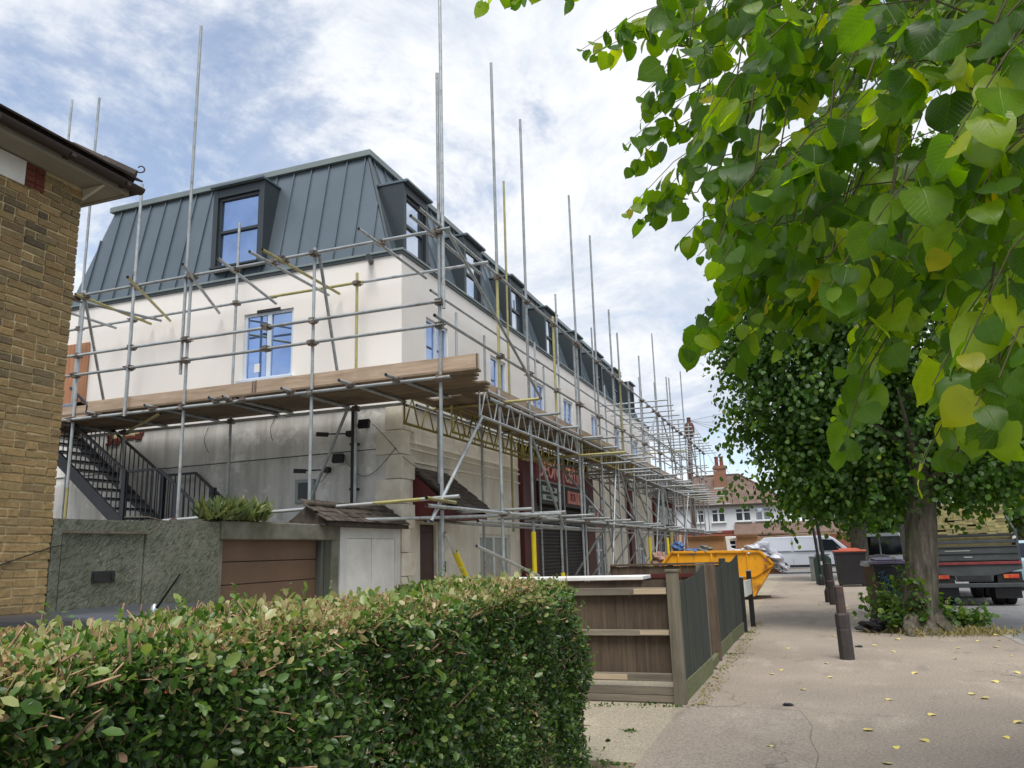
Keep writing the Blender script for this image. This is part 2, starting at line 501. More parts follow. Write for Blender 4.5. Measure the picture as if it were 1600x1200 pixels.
def wood(name, c1, c2, dark, grain=(1, 1, 0.06), rough=0.88, rnd=0.14, scale=22):
    t = MT(name); t.set(rough)
    n = t.noise(scale, 6, 0.65, stretch=grain)
    c = t.ramp(n, [(0.3, c1), (0.55, c2), (0.75, dark)])
    b = t.ramp(t.noise(1.6, 5, 0.6), [(0.45, 0.0), (0.7, 0.5)])
    c = t.mix(b, c, dark)
    c = t.hsv(c, t.math('ADD', t.math('MULTIPLY', t.rnd(), 2 * rnd), 1.0 - rnd))
    t.base(c); t.bump(n, 0.4, 0.006)
    return t.m
m_fence_b = wood('weathered_brown_fence', (98, 84, 70), (80, 67, 55), (58, 48, 40))
m_fence_g = wood('grey_fence_rail', (132, 124, 110), (112, 104, 92), (84, 77, 68), (0.06, 1, 1))
m_fence_p = wood('grey_fence_post', (126, 120, 104), (106, 100, 86), (78, 73, 62))
m_fence_k = wood('dark_green_fence', (56, 60, 57), (44, 49, 46), (62, 70, 52))
m_algae = wood('algae_gravel_board', (108, 112, 78), (92, 98, 62), (116, 114, 92), (1, 0.1, 1))
m_pale = wood('new_pale_timber', (198, 182, 158), (184, 166, 140), (160, 140, 116), (0.06, 1, 1))
m_toe = wood('scaffold_board', (182, 162, 142), (162, 142, 122), (134, 116, 98), (0.08, 0.08, 1), rnd=0.1)
m_deck = wood('shaded_deck_board', (130, 114, 96), (112, 97, 80), (90, 78, 64), (0.1, 0.1, 1), rnd=0.32)  # board colour darkened to carry the shade under the platform
m_tile = M('brown_roof_tile', (78, 68, 62), (58, 52, 48), 7, 0.9, 0.4, 40, rnd=0.22)
m_tile_w = M('weathered_oak_tile', (84, 75, 66), (54, 49, 44), 7, 0.95, 0.5, 40, rnd=0.3)
m_tile_r = M('red_brown_roof_tile', (114, 94, 84), (94, 77, 68), 1.2, 0.9, 0.4, 8, rnd=0.08)
m_soffit = M('grey_soffit', (150, 146, 136), (128, 124, 116), 1.5, 0.8)
m_soffit_l = M('pale_soffit', (196, 192, 182), (180, 176, 166), 2, 0.8)
m_gutter = M('brown_gutter', (54, 44, 40), (44, 36, 32), 3, 0.6)
m_airbrick = M('red_brick_panel', (120, 62, 50), (98, 50, 42), 12, 0.9, 0.5, 60, rnd=0.15)

def galv(name, c1, c2, rust, amt):
    t = MT(name); t.set(0.42, 0.35)
    n = t.noise(5, 5, 0.6)
    c = t.ramp(n, [(0.35, c1), (0.65, c2)])
    r = t.ramp(t.noise(7, 6, 0.7, loc=(3, 1, 2)), [(0.56, 0.0), (0.68, amt)])
    c = t.mix(r, c, rust)
    c = t.hsv(c, t.math('ADD', t.math('MULTIPLY', t.rnd(), 0.36), 0.82))
    t.base(c)
    return t.m
m_tube = galv('galvanised_tube', (168, 174, 176), (142, 148, 152), (120, 96, 78), 0.7)
m_tubey = galv('yellow_painted_tube', (172, 166, 112), (154, 148, 100), (140, 132, 112), 0.8)
m_clamp = galv('rusty_coupler', (116, 106, 96), (92, 82, 74), (96, 66, 48), 0.8)
m_alu = M('aluminium_beam', (186, 190, 190), (168, 172, 174), 4, 0.4, metal=0.5, rnd=0.06)
m_yel = M('yellow_plastic_sleeve', (222, 204, 28), (206, 188, 24), 2, 0.5)
m_beamy = M('yellow_beam_paint', (140, 128, 56), (118, 108, 50), 4, 0.6, metal=0.2)
m_roll = M('grey_membrane_roll', (96, 98, 104), (80, 82, 90), 2, 0.45)
m_orangewood = wood('orange_plywood', (176, 128, 96), (160, 114, 84), (136, 96, 70))

def leafmat(name, stops, src, trans=0.35, rough=0.45, veins=False, gloss=0.5):
    t = MT(name)
    r = t.rnd() if src == 'obj' else t.attr('tint')
    c = t.ramp(r, stops)
    if veins:
        uv = t.n('ShaderNodeTexCoord').outputs['UV']
        sx = t.n('ShaderNodeSeparateXYZ'); t.l(uv, sx.inputs[0])
        ax = t.math('ABSOLUTE', t.math('SUBTRACT', sx.outputs['X'], 0.5))
        q = t.math('FRACT', t.math('MULTIPLY', t.math('SUBTRACT', sx.outputs['Y'], t.math('MULTIPLY', ax, 0.85)), 8.0))
        vv = t.ramp(t.math('ABSOLUTE', t.math('SUBTRACT', q, 0.5)), [(0.0, 1.0), (0.09, 0.0)])
        mid = t.ramp(ax, [(0.0, 1.0), (0.018, 0.0)])
        vein = t.math('MAXIMUM', vv, mid)
        c = t.mix(t.math('MULTIPLY', vein, 0.13), c, (170, 186, 92))
        t.bump(t.math('SUBTRACT', 1.0, vein), 0.25, 0.003)
    n = t.noise(30, 4, 0.6)
    c = t.mix(t.ramp(n, [(0.5, 0.0), (0.8, 0.3)]), c, (30, 44, 16))
    t.base(c); t.set(rough, 0, gloss)
    tr = t.n('ShaderNodeBsdfTranslucent')
    t.l(t.mix(1.0, c, (1.9, 1.75, 0.75) if False else (255, 250, 130), 'MULTIPLY') if False else c, tr.inputs['Color'])
    br = t.n('ShaderNodeHueSaturation'); br.inputs['Saturation'].default_value = 1.15; br.inputs['Value'].default_value = 2.9; br.inputs['Hue'].default_value = 0.485
    t.l(c, br.inputs['Color']); t.l(br.outputs[0], tr.inputs['Color'])
    ms = t.n('ShaderNodeMixShader'); ms.inputs[0].default_value = trans
    t.l(t.b.outputs[0], ms.inputs[1]); t.l(tr.outputs[0], ms.inputs[2]); t.l(ms.outputs[0], t.out.inputs[0])
    return t.m
LIME = [(0.0, (54, 86, 26)), (0.3, (72, 108, 30)), (0.5, (62, 98, 34)), (0.68, (98, 132, 34)), (0.88, (120, 150, 38)), (0.985, (144, 156, 40)), (1.0, (170, 156, 44))]
m_lime_o = leafmat('lime_leaf', LIME, 'obj', 0.55, 0.38, True)
m_lime_a = leafmat('lime_leaf_joined', LIME, 'attr', 0.55, 0.38, True)
m_tree = leafmat('lime_crown_leaf', [(0.0, (40, 68, 24)), (0.5, (60, 94, 32)), (0.85, (88, 120, 40)), (1.0, (130, 142, 56))], 'attr', 0.42, 0.5)
m_hedge = leafmat('privet_leaf', [(0.0, (36, 58, 26)), (0.35, (58, 90, 40)), (0.6, (86, 116, 54)), (0.74, (128, 146, 78)), (0.82, (164, 158, 116)), (0.9, (172, 150, 114)), (1.0, (124, 98, 70))], 'attr', 0.25, 0.38)
m_twig = M('hedge_twig', (190, 158, 126), (132, 104, 80), 30, 0.85)
m_ltwig = M('green_brown_twig', (84, 74, 46), (70, 66, 40), 20, 0.8)
m_stem = M('brown_stem', (74, 58, 44), (92, 76, 56), 20, 0.9)
m_bark = MT('lime_bark'); m_bark.set(0.95)
_n = m_bark.noise(14, 7, 0.7, stretch=(1, 1, 0.22))
_c = m_bark.ramp(_n, [(0.32, (54, 50, 45)), (0.55, (92, 86, 76)), (0.75, (128, 120, 106))])
m_bark.base(m_bark.mix(m_bark.ramp(m_bark.noise(2.2, 4), [(0.5, 0.0), (0.7, 0.45)]), _c, (92, 96, 62)))
m_bark.bump(_n, 0.9, 0.03)
m_bark = m_bark.m
m_spike = leafmat('spiky_plant_leaf', [(0.0, (66, 84, 48)), (0.6, (98, 112, 64)), (1.0, (146, 142, 92))], 'attr', 0.2, 0.6)
m_shrub = leafmat('sucker_leaf', [(0.0, (40, 66, 26)), (0.6, (68, 100, 36)), (1.0, (112, 132, 52))], 'attr', 0.35, 0.5)
m_weed = leafmat('dry_weed', [(0.0, (108, 104, 58)), (0.6, (132, 124, 80)), (1.0, (150, 138, 96))], 'attr', 0.2, 0.8)
m_fallen = M('yellow_fallen_leaf', (214, 196, 88), (198, 184, 128), 10, 0.8, rnd=0.15)

m_skip = MT('yellow_skip_paint'); m_skip.set(0.5)
_c = m_skip.ramp(m_skip.noise(1.5, 5), [(0.35, (230, 164, 20)), (0.65, (214, 148, 18))])
_r = m_skip.ramp(m_skip.noise(3.4, 8, 0.72, stretch=(1, 1, 0.5)), [(0.54, 0.0), (0.64, 0.85)])
m_skip.base(m_skip.mix(_r, _c, (126, 78, 30))); m_skip = m_skip.m
m_card = M('cardboard', (164, 124, 86), (148, 110, 74), 3, 0.9)
m_bagb = M('blue_plastic_bag', (84, 120, 176), (60, 84, 128), 5, 0.4)
m_clear = M('crumpled_white_sheeting', (206, 208, 216), (160, 164, 176), 4, 0.3)
m_rubble = M('pinkish_rubble_bag', (176, 140, 128), (136, 112, 100), 6, 0.9)
m_silver = M('silver_van_paint', (196, 200, 210), (188, 192, 204), 0.6, 0.25, metal=0.25)
m_vanwhite = M('white_vehicle_paint', (206, 210, 212), (198, 202, 206), 0.6, 0.3)
m_carblue = M('pale_blue_car_paint', (158, 182, 190), (146, 172, 182), 0.6, 0.25, metal=0.3)
m_cargrey = M('dark_grey_car_paint', (66, 70, 80), (58, 62, 72), 0.6, 0.3, metal=0.3)
m_tyre = M('tyre_rubber', (26, 26, 27), (34, 34, 35), 8, 0.85)
m_rim = M('alloy_rim', (150, 152, 156), (132, 134, 138), 3, 0.4, metal=0.6)
m_lamp_r = M('rear_lamp_red', (176, 44, 30), (198, 84, 50), 18, 0.25)
m_lamp_o = M('amber_lamp', (206, 110, 50), (190, 96, 44), 10, 0.25)
m_lamp_w = M('clear_lamp', (214, 216, 206), (200, 202, 194), 6, 0.2)
m_truck = M('black_truck_paint', (46, 48, 50), (34, 36, 38), 3, 0.55, rnd=0.08)
m_truckg = M('dusty_dark_grey', (74, 78, 80), (58, 62, 64), 2.5, 0.7)
m_truckr = M('faded_red_band', (140, 58, 60), (116, 46, 50), 4, 0.6)
m_stack = M('mossy_yellow_tile', (158, 148, 98), (128, 122, 92), 8, 0.9, 0.3, 40, rnd=0.28)
m_orange = M('orange_lid', (186, 92, 66), (170, 80, 56), 3, 0.5)
m_purple = M('faded_purple_lid', (150, 136, 168), (132, 118, 152), 3, 0.5)
m_green = M('dark_green_cabinet', (36, 62, 54), (30, 52, 46), 3, 0.5)
m_greyc = M('grey_cabinet', (116, 120, 116), (100, 104, 100), 3, 0.7)
m_bollard = M('black_bollard', (48, 44, 44), (62, 56, 54), 8, 0.6, 0.15, 30)
m_bollard_t = M('worn_brown_bollard', (80, 62, 56), (58, 50, 48), 8, 0.7)
m_graf = M('blue_graffiti', (92, 150, 176), (76, 132, 160), 8, 0.6)
m_pole = M('creosoted_pole', (96, 62, 56), (74, 48, 44), 4, 0.9)
m_wire = M('grey_wire', (120, 124, 130), None, 3, 0.6)
m_housew = M('white_house_render', (212, 214, 218), (200, 202, 206), 1, 0.9)
m_housebr = M('red_house_brick', (148, 88, 72), (126, 74, 60), 6, 0.9, 0.3, 20)
m_chim = M('orange_brick_chimney', (140, 100, 80), (120, 86, 70), 5, 0.9, rnd=0.12)
m_pot = M('red_clay_pot', (132, 66, 58), (114, 56, 50), 4, 0.8)
m_heap = M('brown_timber_pile', (168, 148, 116), (128, 110, 84), 4, 0.9, 0.4, 12, rnd=0.2)
m_cloth = M('crumpled_black_bag', (28, 28, 31), (44, 44, 48), 6, 0.3)

# ------------------------------------------------------------------ ground, road, pavement
def slab(name, mat, x0, x1, y0, y1, z0, z1, parent=None):
    return MB().box(x0, x1, y0, y1, z0, z1).build(name, mat, parent, kind='structure' if parent is None else None)
slab('ground', m_earth, -400, 400, -200, 900, -0.6, -0.14)
slab('road', m_road, 2.9, 11.0, -30, 43.2, -0.135, -0.06)
slab('crossing_road', m_road, -60, 80, 43.4, 54.0, -0.137, -0.03)
slab('pavement', m_pave, -1.35, 2.78, -12, 43.0, -0.139, 0.0)
slab('far_pavement', m_conc, -60, 80, 54.2, 57.0, -0.138, 0.05)
slab('forecourt', m_conc, -6.6, -1.352, 6.2, 43.0, -0.138, -0.004)
slab('driveway', m_conc, -6.6, -1.356, -6, 6.198, -0.137, -0.06)
# irregular tarmac repair beside the fence, a thin sheet on the pavement
mb = MB()
edge = [(-1.2, 5.0), (-0.10, 5.2), (-0.12, 6.2), (-0.09, 6.7), (-0.15, 7.2), (-0.13, 7.7), (-0.2, 8.15), (-0.24, 8.34), (-0.6, 8.42), (-1.0, 8.4), (-1.3, 8.35), (-1.28, 7.6), (-1.18, 7.0), (-1.22, 6.3), (-1.3, 5.6)]
mb.prism([(x, y, 0.001) for x, y in edge], (0, 0, 0.006))
mb.build('tarmac_patch', m_patch, kind='structure')
mb = MB()
for a, b in zip(edge[1:10], edge[2:11]):
    mb.bar((a[0], a[1], .0075), (b[0], b[1], .0075), random.uniform(.002, .005), .002)
mb.build('pavement_joint', m_lintel, kind='structure')
kerb = tag(bpy.data.objects.new('kerb', None), kind='structure'); COL.objects.link(kerb)
kb = MB().box(-0.06, 0.06, -0.448, 0.448, -0.139, 0.006)
km = kb.build('kerbstone', m_kerb, kerb, bevel=0.012)
km.location = (2.842, 4.5, 0)
for i in range(1, 40):
    o = km.copy(); COL.objects.link(o); o.location = (2.842 + random.uniform(-.004, .004), 4.5 + 0.91 * i, random.uniform(-.004, .004))
# worn yellow dashes of paint by the bollard
for i in range(7):
    t = i / 6
    x, y = 0.72 + 0.04 * t, 22.0 - 5.6 * t
    mb = MB().prism([(x - .03, y - .14, .001), (x + .03, y - .14, .001), (x + .045, y + .1, .001), (x - .02, y + .13, .001)], (0, 0, .003))
    mb.build('painted_line', m_yellow_line, kind='structure')

# ------------------------------------------------------------------ brick house
HX, HY = -6.5, 5.42
house = thing('brick_house', (HX, HY, 0), 'yellow stock brick house corner with deep grey soffit and dark tiled eaves', 'house')
MB().box(-11, HX - 0.009, -3, HY - 0.009, -0.13, 5.26).build('wall', m_mortar, house)
# bricks, flemish-ish bond with headers, uneven faces
def brick_mesh(name, L_, H_, mat, seed):
    r = random.Random(seed)
    j = lambda a: r.uniform(-a, a)
    mb = MB()
    x0, x1 = -0.06, 0.0
    v = []
    for (x, s) in ((x0, 1.0), (x1 - 0.006, 1.0), (x1, 0.955)):
        hz = H_ / 2 - (0.004 if x == x1 else 0); ly = L_ / 2 - (0.005 if x == x1 else 0)
        for (a, b) in ((-1, -1), (1, -1), (1, 1), (-1, 1)):
            v.append((x + (j(.003) if x > x0 else 0), a * ly + j(.006), b * hz + j(.005)))
    f = [(8, 9, 10, 11)]
    for k in (0, 4):
        for i in range(4):
            f.append((k + i, k + (i + 1) % 4, k + 4 + (i + 1) % 4, k + 4 + i))
    mb.add(v, f)
    me = bpy.data.meshes.new(name); me.from_pydata(mb.v, [], mb.f); me.materials.append(mat); me.update()
    return me
CH = 0.0755
st_m = [brick_mesh('brick', 0.212, 0.0615, m_brick, k) for k in range(4)]
hd_m = [brick_mesh('brick', 0.101, 0.0615, m_brick, 20 + k) for k in range(3)]
cands = []
nz = int(5.31 / CH)
for c in range(nz):
    z = -0.06 + CH * (c + 0.5)
    y = HY - 0.002
    k = c % 2
    pat = [0.214, 0.103] if k else [0.103, 0.05, 0.214, 0.103]
    first = True; i = 0
    while y > 3.1:
        if first and not k: Lk = 0.103
        else:
            Lk = 0.214 if random.random() < 0.74 else 0.103
        first = False
        cands.append((y - Lk / 2, z, Lk))
        y -= Lk + 0.0125
def vis(c):
    p = seen_px((HX, c[0], c[1]))
    if p[0] < -25 or p[1] > 975 or p[1] < 200: return 1e6
    return p[2]
cands.sort(key=vis)
VB = []; FB = []; TB = []
for i, (y, z, Lk) in enumerate(cands):
    me = random.choice(st_m if Lk > .15 else hd_m)
    x = HX + random.uniform(-0.0015, 0.008)
    if vis((y, z)) < 1e5 and i < 298:
        inst('brick', me, house, Tm(x, y, z) @ Rx(random.uniform(-.012, .012)) @ Rz(random.uniform(-.02, .02)))
    else:
        o_ = len(VB)
        for v in me.vertices: VB.append((v.co.x + x, v.co.y + y, v.co.z + z))
        for p in me.polygons: FB.append([q + o_ for q in p.vertices])
        TB += [random.random()] * len(me.vertices)
if VB:
    me = mesh_np('brickwork', np.array(VB) - np.array((HX, HY, 0)), np.array(FB), m_brick_s, {'tint': np.array(TB)})
    tag(link(bpy.data.objects.new('brickwork', me), house), kind='stuff')
# white rendered panel and red brick panel under the eaves
MB().box(HX - .05, HX + .016, 3.0, 4.79, 5.015, 5.25).build('rendered_panel', m_offwhite, house)
mb = MB()
for r in range(4):
    for c in range(2):
        mb.box(HX - .05, HX + .014, 4.797 + c * .1 + .004, 4.797 + c * .1 + .096, 5.02 + r * .058, 5.02 + r * .058 + .05)
mb.build('airbrick_panel', m_airbrick, house)
# eaves: soffit boards, fascia, gutter, tiles on a hipped roof
OV = 0.27
ez = 5.262
MB().prism([(HX - .2, -3, ez), (HX + OV, -3, ez + .02), (HX + OV, HY + OV, ez), (HX - .2, HY + OV, ez)], (0, 0, .03)).build('soffit', m_soffit, house)
MB().box(-11, HX - .2, HY, HY + OV, ez + .002, ez + .03).build('soffit', m_soffit, house)
MB().prism([(HX - .02, HY + .004, ez - .115), (HX - .02, HY + .004, ez - .003), (HX + OV - .01, HY + .004, ez - .003)], (0, .03, 0)).build('boxed_eaves_end', m_soffit_l, house)
MB().box(HX + OV, HX + OV + .025, -3, HY + OV + .025, ez - .01, ez + .15).build('fascia', m_soffit, house)
MB().box(-11, HX + OV - .002, HY + OV, HY + OV + .025, ez - .01, ez + .15).build('fascia', m_soffit, house)
mb = MB()
def gutter(mb, a, b, rad=.058):
    a = Vector(a); b = Vector(b); d = (b - a).normalized(); s = d.cross(Vector((0, 0, 1)))
    pr = []
    for k in range(9):
        t = math.pi * k / 8
        pr.append((math.cos(t) * rad, -math.sin(t) * rad))
    for k in range(8, -1, -1):
        t = math.pi * k / 8
        pr.append((math.cos(t) * (rad - .006), -math.sin(t) * (rad - .006)))
    n = len(pr)
    v = [a + s * x + Vector((0, 0, z)) for x, z in pr] + [b + s * x + Vector((0, 0, z)) for x, z in pr]
    mb.add(v, [(i, (i + 1) % n, n + (i + 1) % n, n + i) for i in range(n)])
gutter(mb, (HX + OV + .085, -3, ez + .10), (HX + OV + .085, HY + OV + .12, ez + .085))
mb.build('gutter', m_gutter, house, smooth=True)
mb = MB(); gutter(mb, (HX + OV + .1, HY + OV + .085, ez + .085), (-11, HY + OV + .085, ez + .1)); mb.build('gutter', m_gutter, house, smooth=True)
for y in (3.4, 4.2, 4.95, 5.6):
    MB().box(HX + OV + .026, HX + OV + .15, y - .02, y + .02, ez + .03, ez + .065).build('gutter_bracket', m_gutter, house)
# roof planes
A = (HX + OV + .05, -3, ez + .15); B = (HX + OV + .05, HY + OV + .05, ez + .15); Cc = (-11, HY + OV + .05, ez + .15)
rise = 1.15
D = (HX - 2.2, -3, ez + .15 + rise); E_ = (HX - 2.2, HY - 2.2, ez + .15 + rise)
mb = MB(); mb.prism([A, B, E_, D], (0, 0, .03)); mb.prism([B, Cc, (-11, HY - 2.2, ez + .15 + rise), E_], (0, 0, .03))
mb.build('roof_slope', m_gutter, house)
sl = Vector((-(2.2 + OV + .05), 0, rise)).normalized()
nrm = Vector((sl.z, 0, -sl.x))
tb = MB().box(-.082, .082, -.01, .25, -.008, .010)
tme = tb.build('roof_tile', m_tile, None)
tile_me = tme.data; bpy.data.objects.remove(tme)
for row in range(3):
    y = 3.2 + (row % 2) * .08
    while y < HY + OV + .06 - row * .1:
        p = Vector(A) + sl * (row * .11 - .05) + nrm * (.04 + row * .010) + Vector((0, y + 3, 0))
        inst('roof_tile', tile_me, house, frame(p, Vector((0, 1, 0)), sl, Vector((0, 1, 0)).cross(sl)) @ Rx(random.uniform(-.03, .01)))
        y += .167
for k in range(6):   # hip tiles
    p0 = Vector(B) + (Vector(E_) - Vector(B)).normalized() * (k * .3) + Vector((0, 0, .05))
    p1 = p0 + (Vector(E_) - Vector(B)).normalized() * .32 + Vector((0, 0, .015))
    MB().tube(p0, p1, .09, .085, 8).build('hip_tile', m_tile, house, smooth=True)
# curled hip iron
pts = [Vector(B) + Vector((-.03, -.03, .10)) + Vector((.07 * t, .07 * t, 0.02)) * 1.0 for t in (0, .5, 1)]
c0 = pts[-1] + Vector((0, 0, .042))
for k in range(9):
    a = -math.pi / 2 + k * 0.55
    r_ = .042 - k * .002
    pts.append(c0 + Vector((math.cos(a) * r_ * .7, math.cos(a) * r_ * .7, math.sin(a) * r_)))
MB().path(pts, .008, 6).build('hip_iron', m_iron, house, smooth=True)
# cable across the brick face
MB().path([(HX + .012, 3.9, 1.28), (HX + .014, 4.7, 1.5), (HX + .014, HY, 1.72), (HX + .04, HY + .1, 1.74)], .006, 5).build('cable', m_black, house)
MB().path([(HX + .012, 4.6, 3.3), (HX + .014, 4.62, 3.0), (HX + .014, 4.6, 2.7)], .006, 5).build('cable', m_black, house)

# ------------------------------------------------------------------ strand-board hoarding with a low door
FX = -6.5
hoard = thing('strand_board_hoarding', (FX, 6.5, 0), 'green-grey strand board hoarding with a door and black letter plate beside brick house', 'hoarding')
MB().box(FX - .03, FX + .004, 5.43, 5.53, -.1, 1.98).build('board', m_osb, hoard, bevel=.003)
MB().box(FX - .03, FX + .002, 5.532, 6.54, 1.872, 1.98).build('board', m_osb, hoard, bevel=.003)
MB().box(FX - .03, FX + .003, 6.542, 7.66, -.1, 2.0).build('board', m_osb, hoard, bevel=.003)
dr = MB().box(FX - .035, FX - .008, 5.545, 6.525, -.08, 1.85).build('door', m_osb, hoard, bevel=.003)
lp = MB()
lp.box(FX - .008, FX + .008, 5.9, 6.17, 1.38, 1.49)
lp.box(FX + .008, FX + .018, 5.91, 5.95, 1.40, 1.47); lp.box(FX + .008, FX + .018, 6.12, 6.16, 1.40, 1.47)
lp.build('letter_plate', m_black, dr, bevel=.004)
MB().box(FX - .008, FX + .001, 5.96, 6.11, 1.41, 1.46).build('letter_flap', m_iron, dr)
MB().box(FX + .004, FX + .03, 5.53, 6.54, 1.85, 1.872).build('head_batten', m_fence_p, hoard)
MB().box(FX - .1, FX - .04, 5.45, 7.62, 1.9, 1.985).build('top_rail', m_fence_p, hoard)
MB().path([(FX + .02, 6.53, 1.85), (FX + .05, 6.64, 1.92), (FX + .03, 6.72, 1.995), (FX - .05, 6.6, 2.03), (FX - .06, 6.3, 2.02)], .008, 5).build('rope', m_fence_g, hoard)

# ------------------------------------------------------------------ garage
gar = thing('garage', (FX, 8.9, 0), 'low concrete garage with brown horizontal boarded door beside strand board hoarding', 'garage')
MB().box(FX - 5, FX + .02, 7.67, 10.2, 1.80, 2.02).build('lintel', m_lintel, gar, bevel=.015)
MB().box(FX - 5, FX - .02, 7.68, 7.74, -.1, 1.80).build('side_wall', m_lintel, gar)
MB().box(FX - 5, FX + .015, 10.02, 10.2, -.1, 1.798).build('pier', m_lintel, gar, bevel=.012)
MB().box(FX - .22, FX - .02, 9.88, 10.02, -.1, 1.798).build('jamb', m_timber_d, gar)
MB().box(FX - .12, FX - .02, 9.80, 9.86, -.1, 1.798).build('jamb', m_timber_d, gar)
gd = MB().box(FX - .2, FX - .14, 7.745, 9.80, -.1, 1.79).build('door', m_black, gar)
for i in range(7):
    z0 = -.09 + i * .272
    MB().box(FX - .14, FX - .105, 7.75, 9.795, z0, z0 + .262).build('plank', m_brown, gd, bevel=.006)
MB().box(FX - 5, FX - .3, 7.7, 10.18, 2.021, 2.05).build('roof', m_lintel, gar)

# spiky plant growing on the garage edge
pl = thing('spiky_plant', (FX - .05, 8.05, 2.02), 'spiky grey-green plant sprawling on the concrete garage lintel', 'plant')
n = 1100
ctr = np.column_stack([NR.uniform(-6.72, -6.42, n), 7.5 + 1.05 * NR.beta(1.7, 1.7, n), 2.02 + NR.uniform(0, .1, n)])
dirs = np.column_stack([NR.normal(.12, .5, n), NR.normal(0, .6, n), NR.uniform(.35, 1.4, n)])
X_, Y_, Z_ = axes_from(unit(dirs), NR.normal(size=(n, 3)))
tv = np.array([(-.05, 0, 0), (.05, 0, 0), (.11, .5, .05), (-.11, .5, .05), (0, 1, -.05), (0, 1, -.05)], float)
tf = np.array([(0, 1, 2, 3), (3, 2, 4, 5)])
V, F, at, _ = scatter(tv, tf, ctr, X_, Y_, Z_, NR.uniform(.10, .28, n), np.clip(NR.normal(.45, .3, n), 0, 1))
link(bpy.data.objects.new('foliage', mesh_np('foliage', V - np.array(pl.location), F, m_spike, {'tint': at})), pl)
mb = MB()
for k in range(9):
    y = 7.6 + k * .12
    mb.path([(-6.6, y, 2.01), (-6.56, y + random.uniform(-.05, .05), 2.08), (-6.54, y + random.uniform(-.1, .1), 2.16)], .012, 5)
mb.build('stem', m_stem, pl)

# ------------------------------------------------------------------ white cupboard under a little tiled roof
cup = thing('tiled_cupboard', (FX, 11.2, 0), 'white double door store cupboard under a weathered little tiled roof', 'cupboard')
MB().box(FX - .7, FX - .03, 10.24, 12.1, -.1, 2.0).build('carcass', m_white, cup)
fr = MB(); fr.box(FX - .03, FX + .01, 10.24, 10.42, .05, 1.99); fr.box(FX - .03, FX + .01, 11.93, 12.1, .05, 1.99); fr.box(FX - .03, FX + .01, 10.42, 11.93, 1.83, 1.99)
fr.build('frame', m_white, cup)
MB().box(FX - .029, FX - .0255, 11.15, 11.2, .06, 1.82).build('gap_shade_strip', m_black, cup)  # black strip on the white carcass, painting the shade between the doors
MB().box(FX - .026, FX - .004, 10.425, 11.165, .06, 1.825).build('door', m_offwhite, cup, bevel=.004)
MB().box(FX - .026, FX - .006, 11.185, 11.925, .06, 1.825).build('door', m_offwhite, cup, bevel=.004)
MB().box(FX - .7, FX + .012, 10.24, 12.1, -.1, .048).build('plinth', m_maroon, cup)
MB().box(FX - .1, FX + .03, 10.02, 10.18, 2.03, 2.17).build('block', m_lintel, cup, bevel=.006)
rg = Vector((FX - .2, 0, 2.27)); ev = Vector((FX + .16, 0, 2.06)); evb = Vector((FX - .55, 0, 2.08))
mb = MB(); mb.prism([(evb.x, 9.72, evb.z), (ev.x - .02, 9.72, ev.z), (rg.x, 9.78, rg.z)], (0, 2.3, 0)); mb.build('roof_deck', m_fence_b, cup)
sl = (rg - ev).normalized(); nn_ = Vector((-sl.z, 0, sl.x)); nn_ = nn_ if nn_.z > 0 else -nn_
tm2 = MB().box(-.08, .08, 0, .22, 0, .014); t_o = tm2.build('shingle', m_tile_w, None); t_me = t_o.data; bpy.data.objects.remove(t_o)
rows = 4
for r in range(rows):
    y = 9.7 + (r % 2) * .08
    while y < 12.12:
        p = ev + sl * (r * .135 - .03) + nn_ * (.012 + .006 * r + random.uniform(0, .008)) + Vector((0, y, 0))
        inst('shingle', t_me, cup, frame(p, Vector((0, 1, 0)), sl, Vector((0, 1, 0)).cross(sl)) @ Rz(random.uniform(-.06, .06)) @ Rx(random.uniform(-.05, .02)))
        y += .165
MB().bar((rg.x, 9.68, rg.z + .05), (rg.x, 12.12, rg.z + .03), .14, .06).build('ridge', m_tile_w, cup, bevel=.02)
MB().prism([(evb.x, 9.69, evb.z - .04), (ev.x, 9.69, ev.z - .04), (rg.x, 9.69, rg.z + .03)], (0, .03, 0)).build('gable_board', m_tile_w, cup)
MB().box(ev.x - .06, ev.x + .0, 9.7, 12.12, ev.z - .07, ev.z - .005).build('eaves_board', m_tile, cup)

# ------------------------------------------------------------------ the building under renovation
BX, BY = -6.5, 12.17           # street facade plane and end wall plane
XL, YF = -14.95, 36.5          # far ends of the two walls
ZD, ZP = 4.20, 7.05            # change of plaster, parapet
bld = thing('terrace_building', (BX, BY, 0), 'cream rendered terrace with dark zinc mansard roof and shops below, wrapped in scaffolding', 'building')

def holed(u0, u1, v0, v1, holes, P, depth_vec):
    """wall face with openings: P(u, v) -> point on the face; reveals run back by depth_vec"""
    us = sorted({u0, u1, *[h[0] for h in holes], *[h[1] for h in holes]})
    vs = sorted({v0, v1, *[h[2] for h in holes], *[h[3] for h in holes]})
    mb = MB(); d = Vector(depth_vec)
    for a, b in zip(us, us[1:]):
        for c, e in zip(vs, vs[1:]):
            m = ((a + b) / 2, (c + e) / 2)
            if any(h[0] < m[0] < h[1] and h[2] < m[1] < h[3] for h in holes): continue
            mb.quad(P(a, c), P(b, c), P(b, e), P(a, e))
    for a, b, c, e in holes:
        q = [Vector(P(a, c)), Vector(P(b, c)), Vector(P(b, e)), Vector(P(a, e))]
        for i in range(4):
            mb.quad(q[i], q[i] + d, q[(i + 1) % 4] + d, q[(i + 1) % 4])
    return mb
PE = lambda u, v: (u, BY, v)                 # end wall
PF = lambda u, v: (BX, u, v)                 # facade
END_WIN = [(-9.98, -8.83, 4.93, 6.28)]
FAC_C = [13.66, 17.0, 20.0, 22.9, 26.2, 29.6, 33.2]
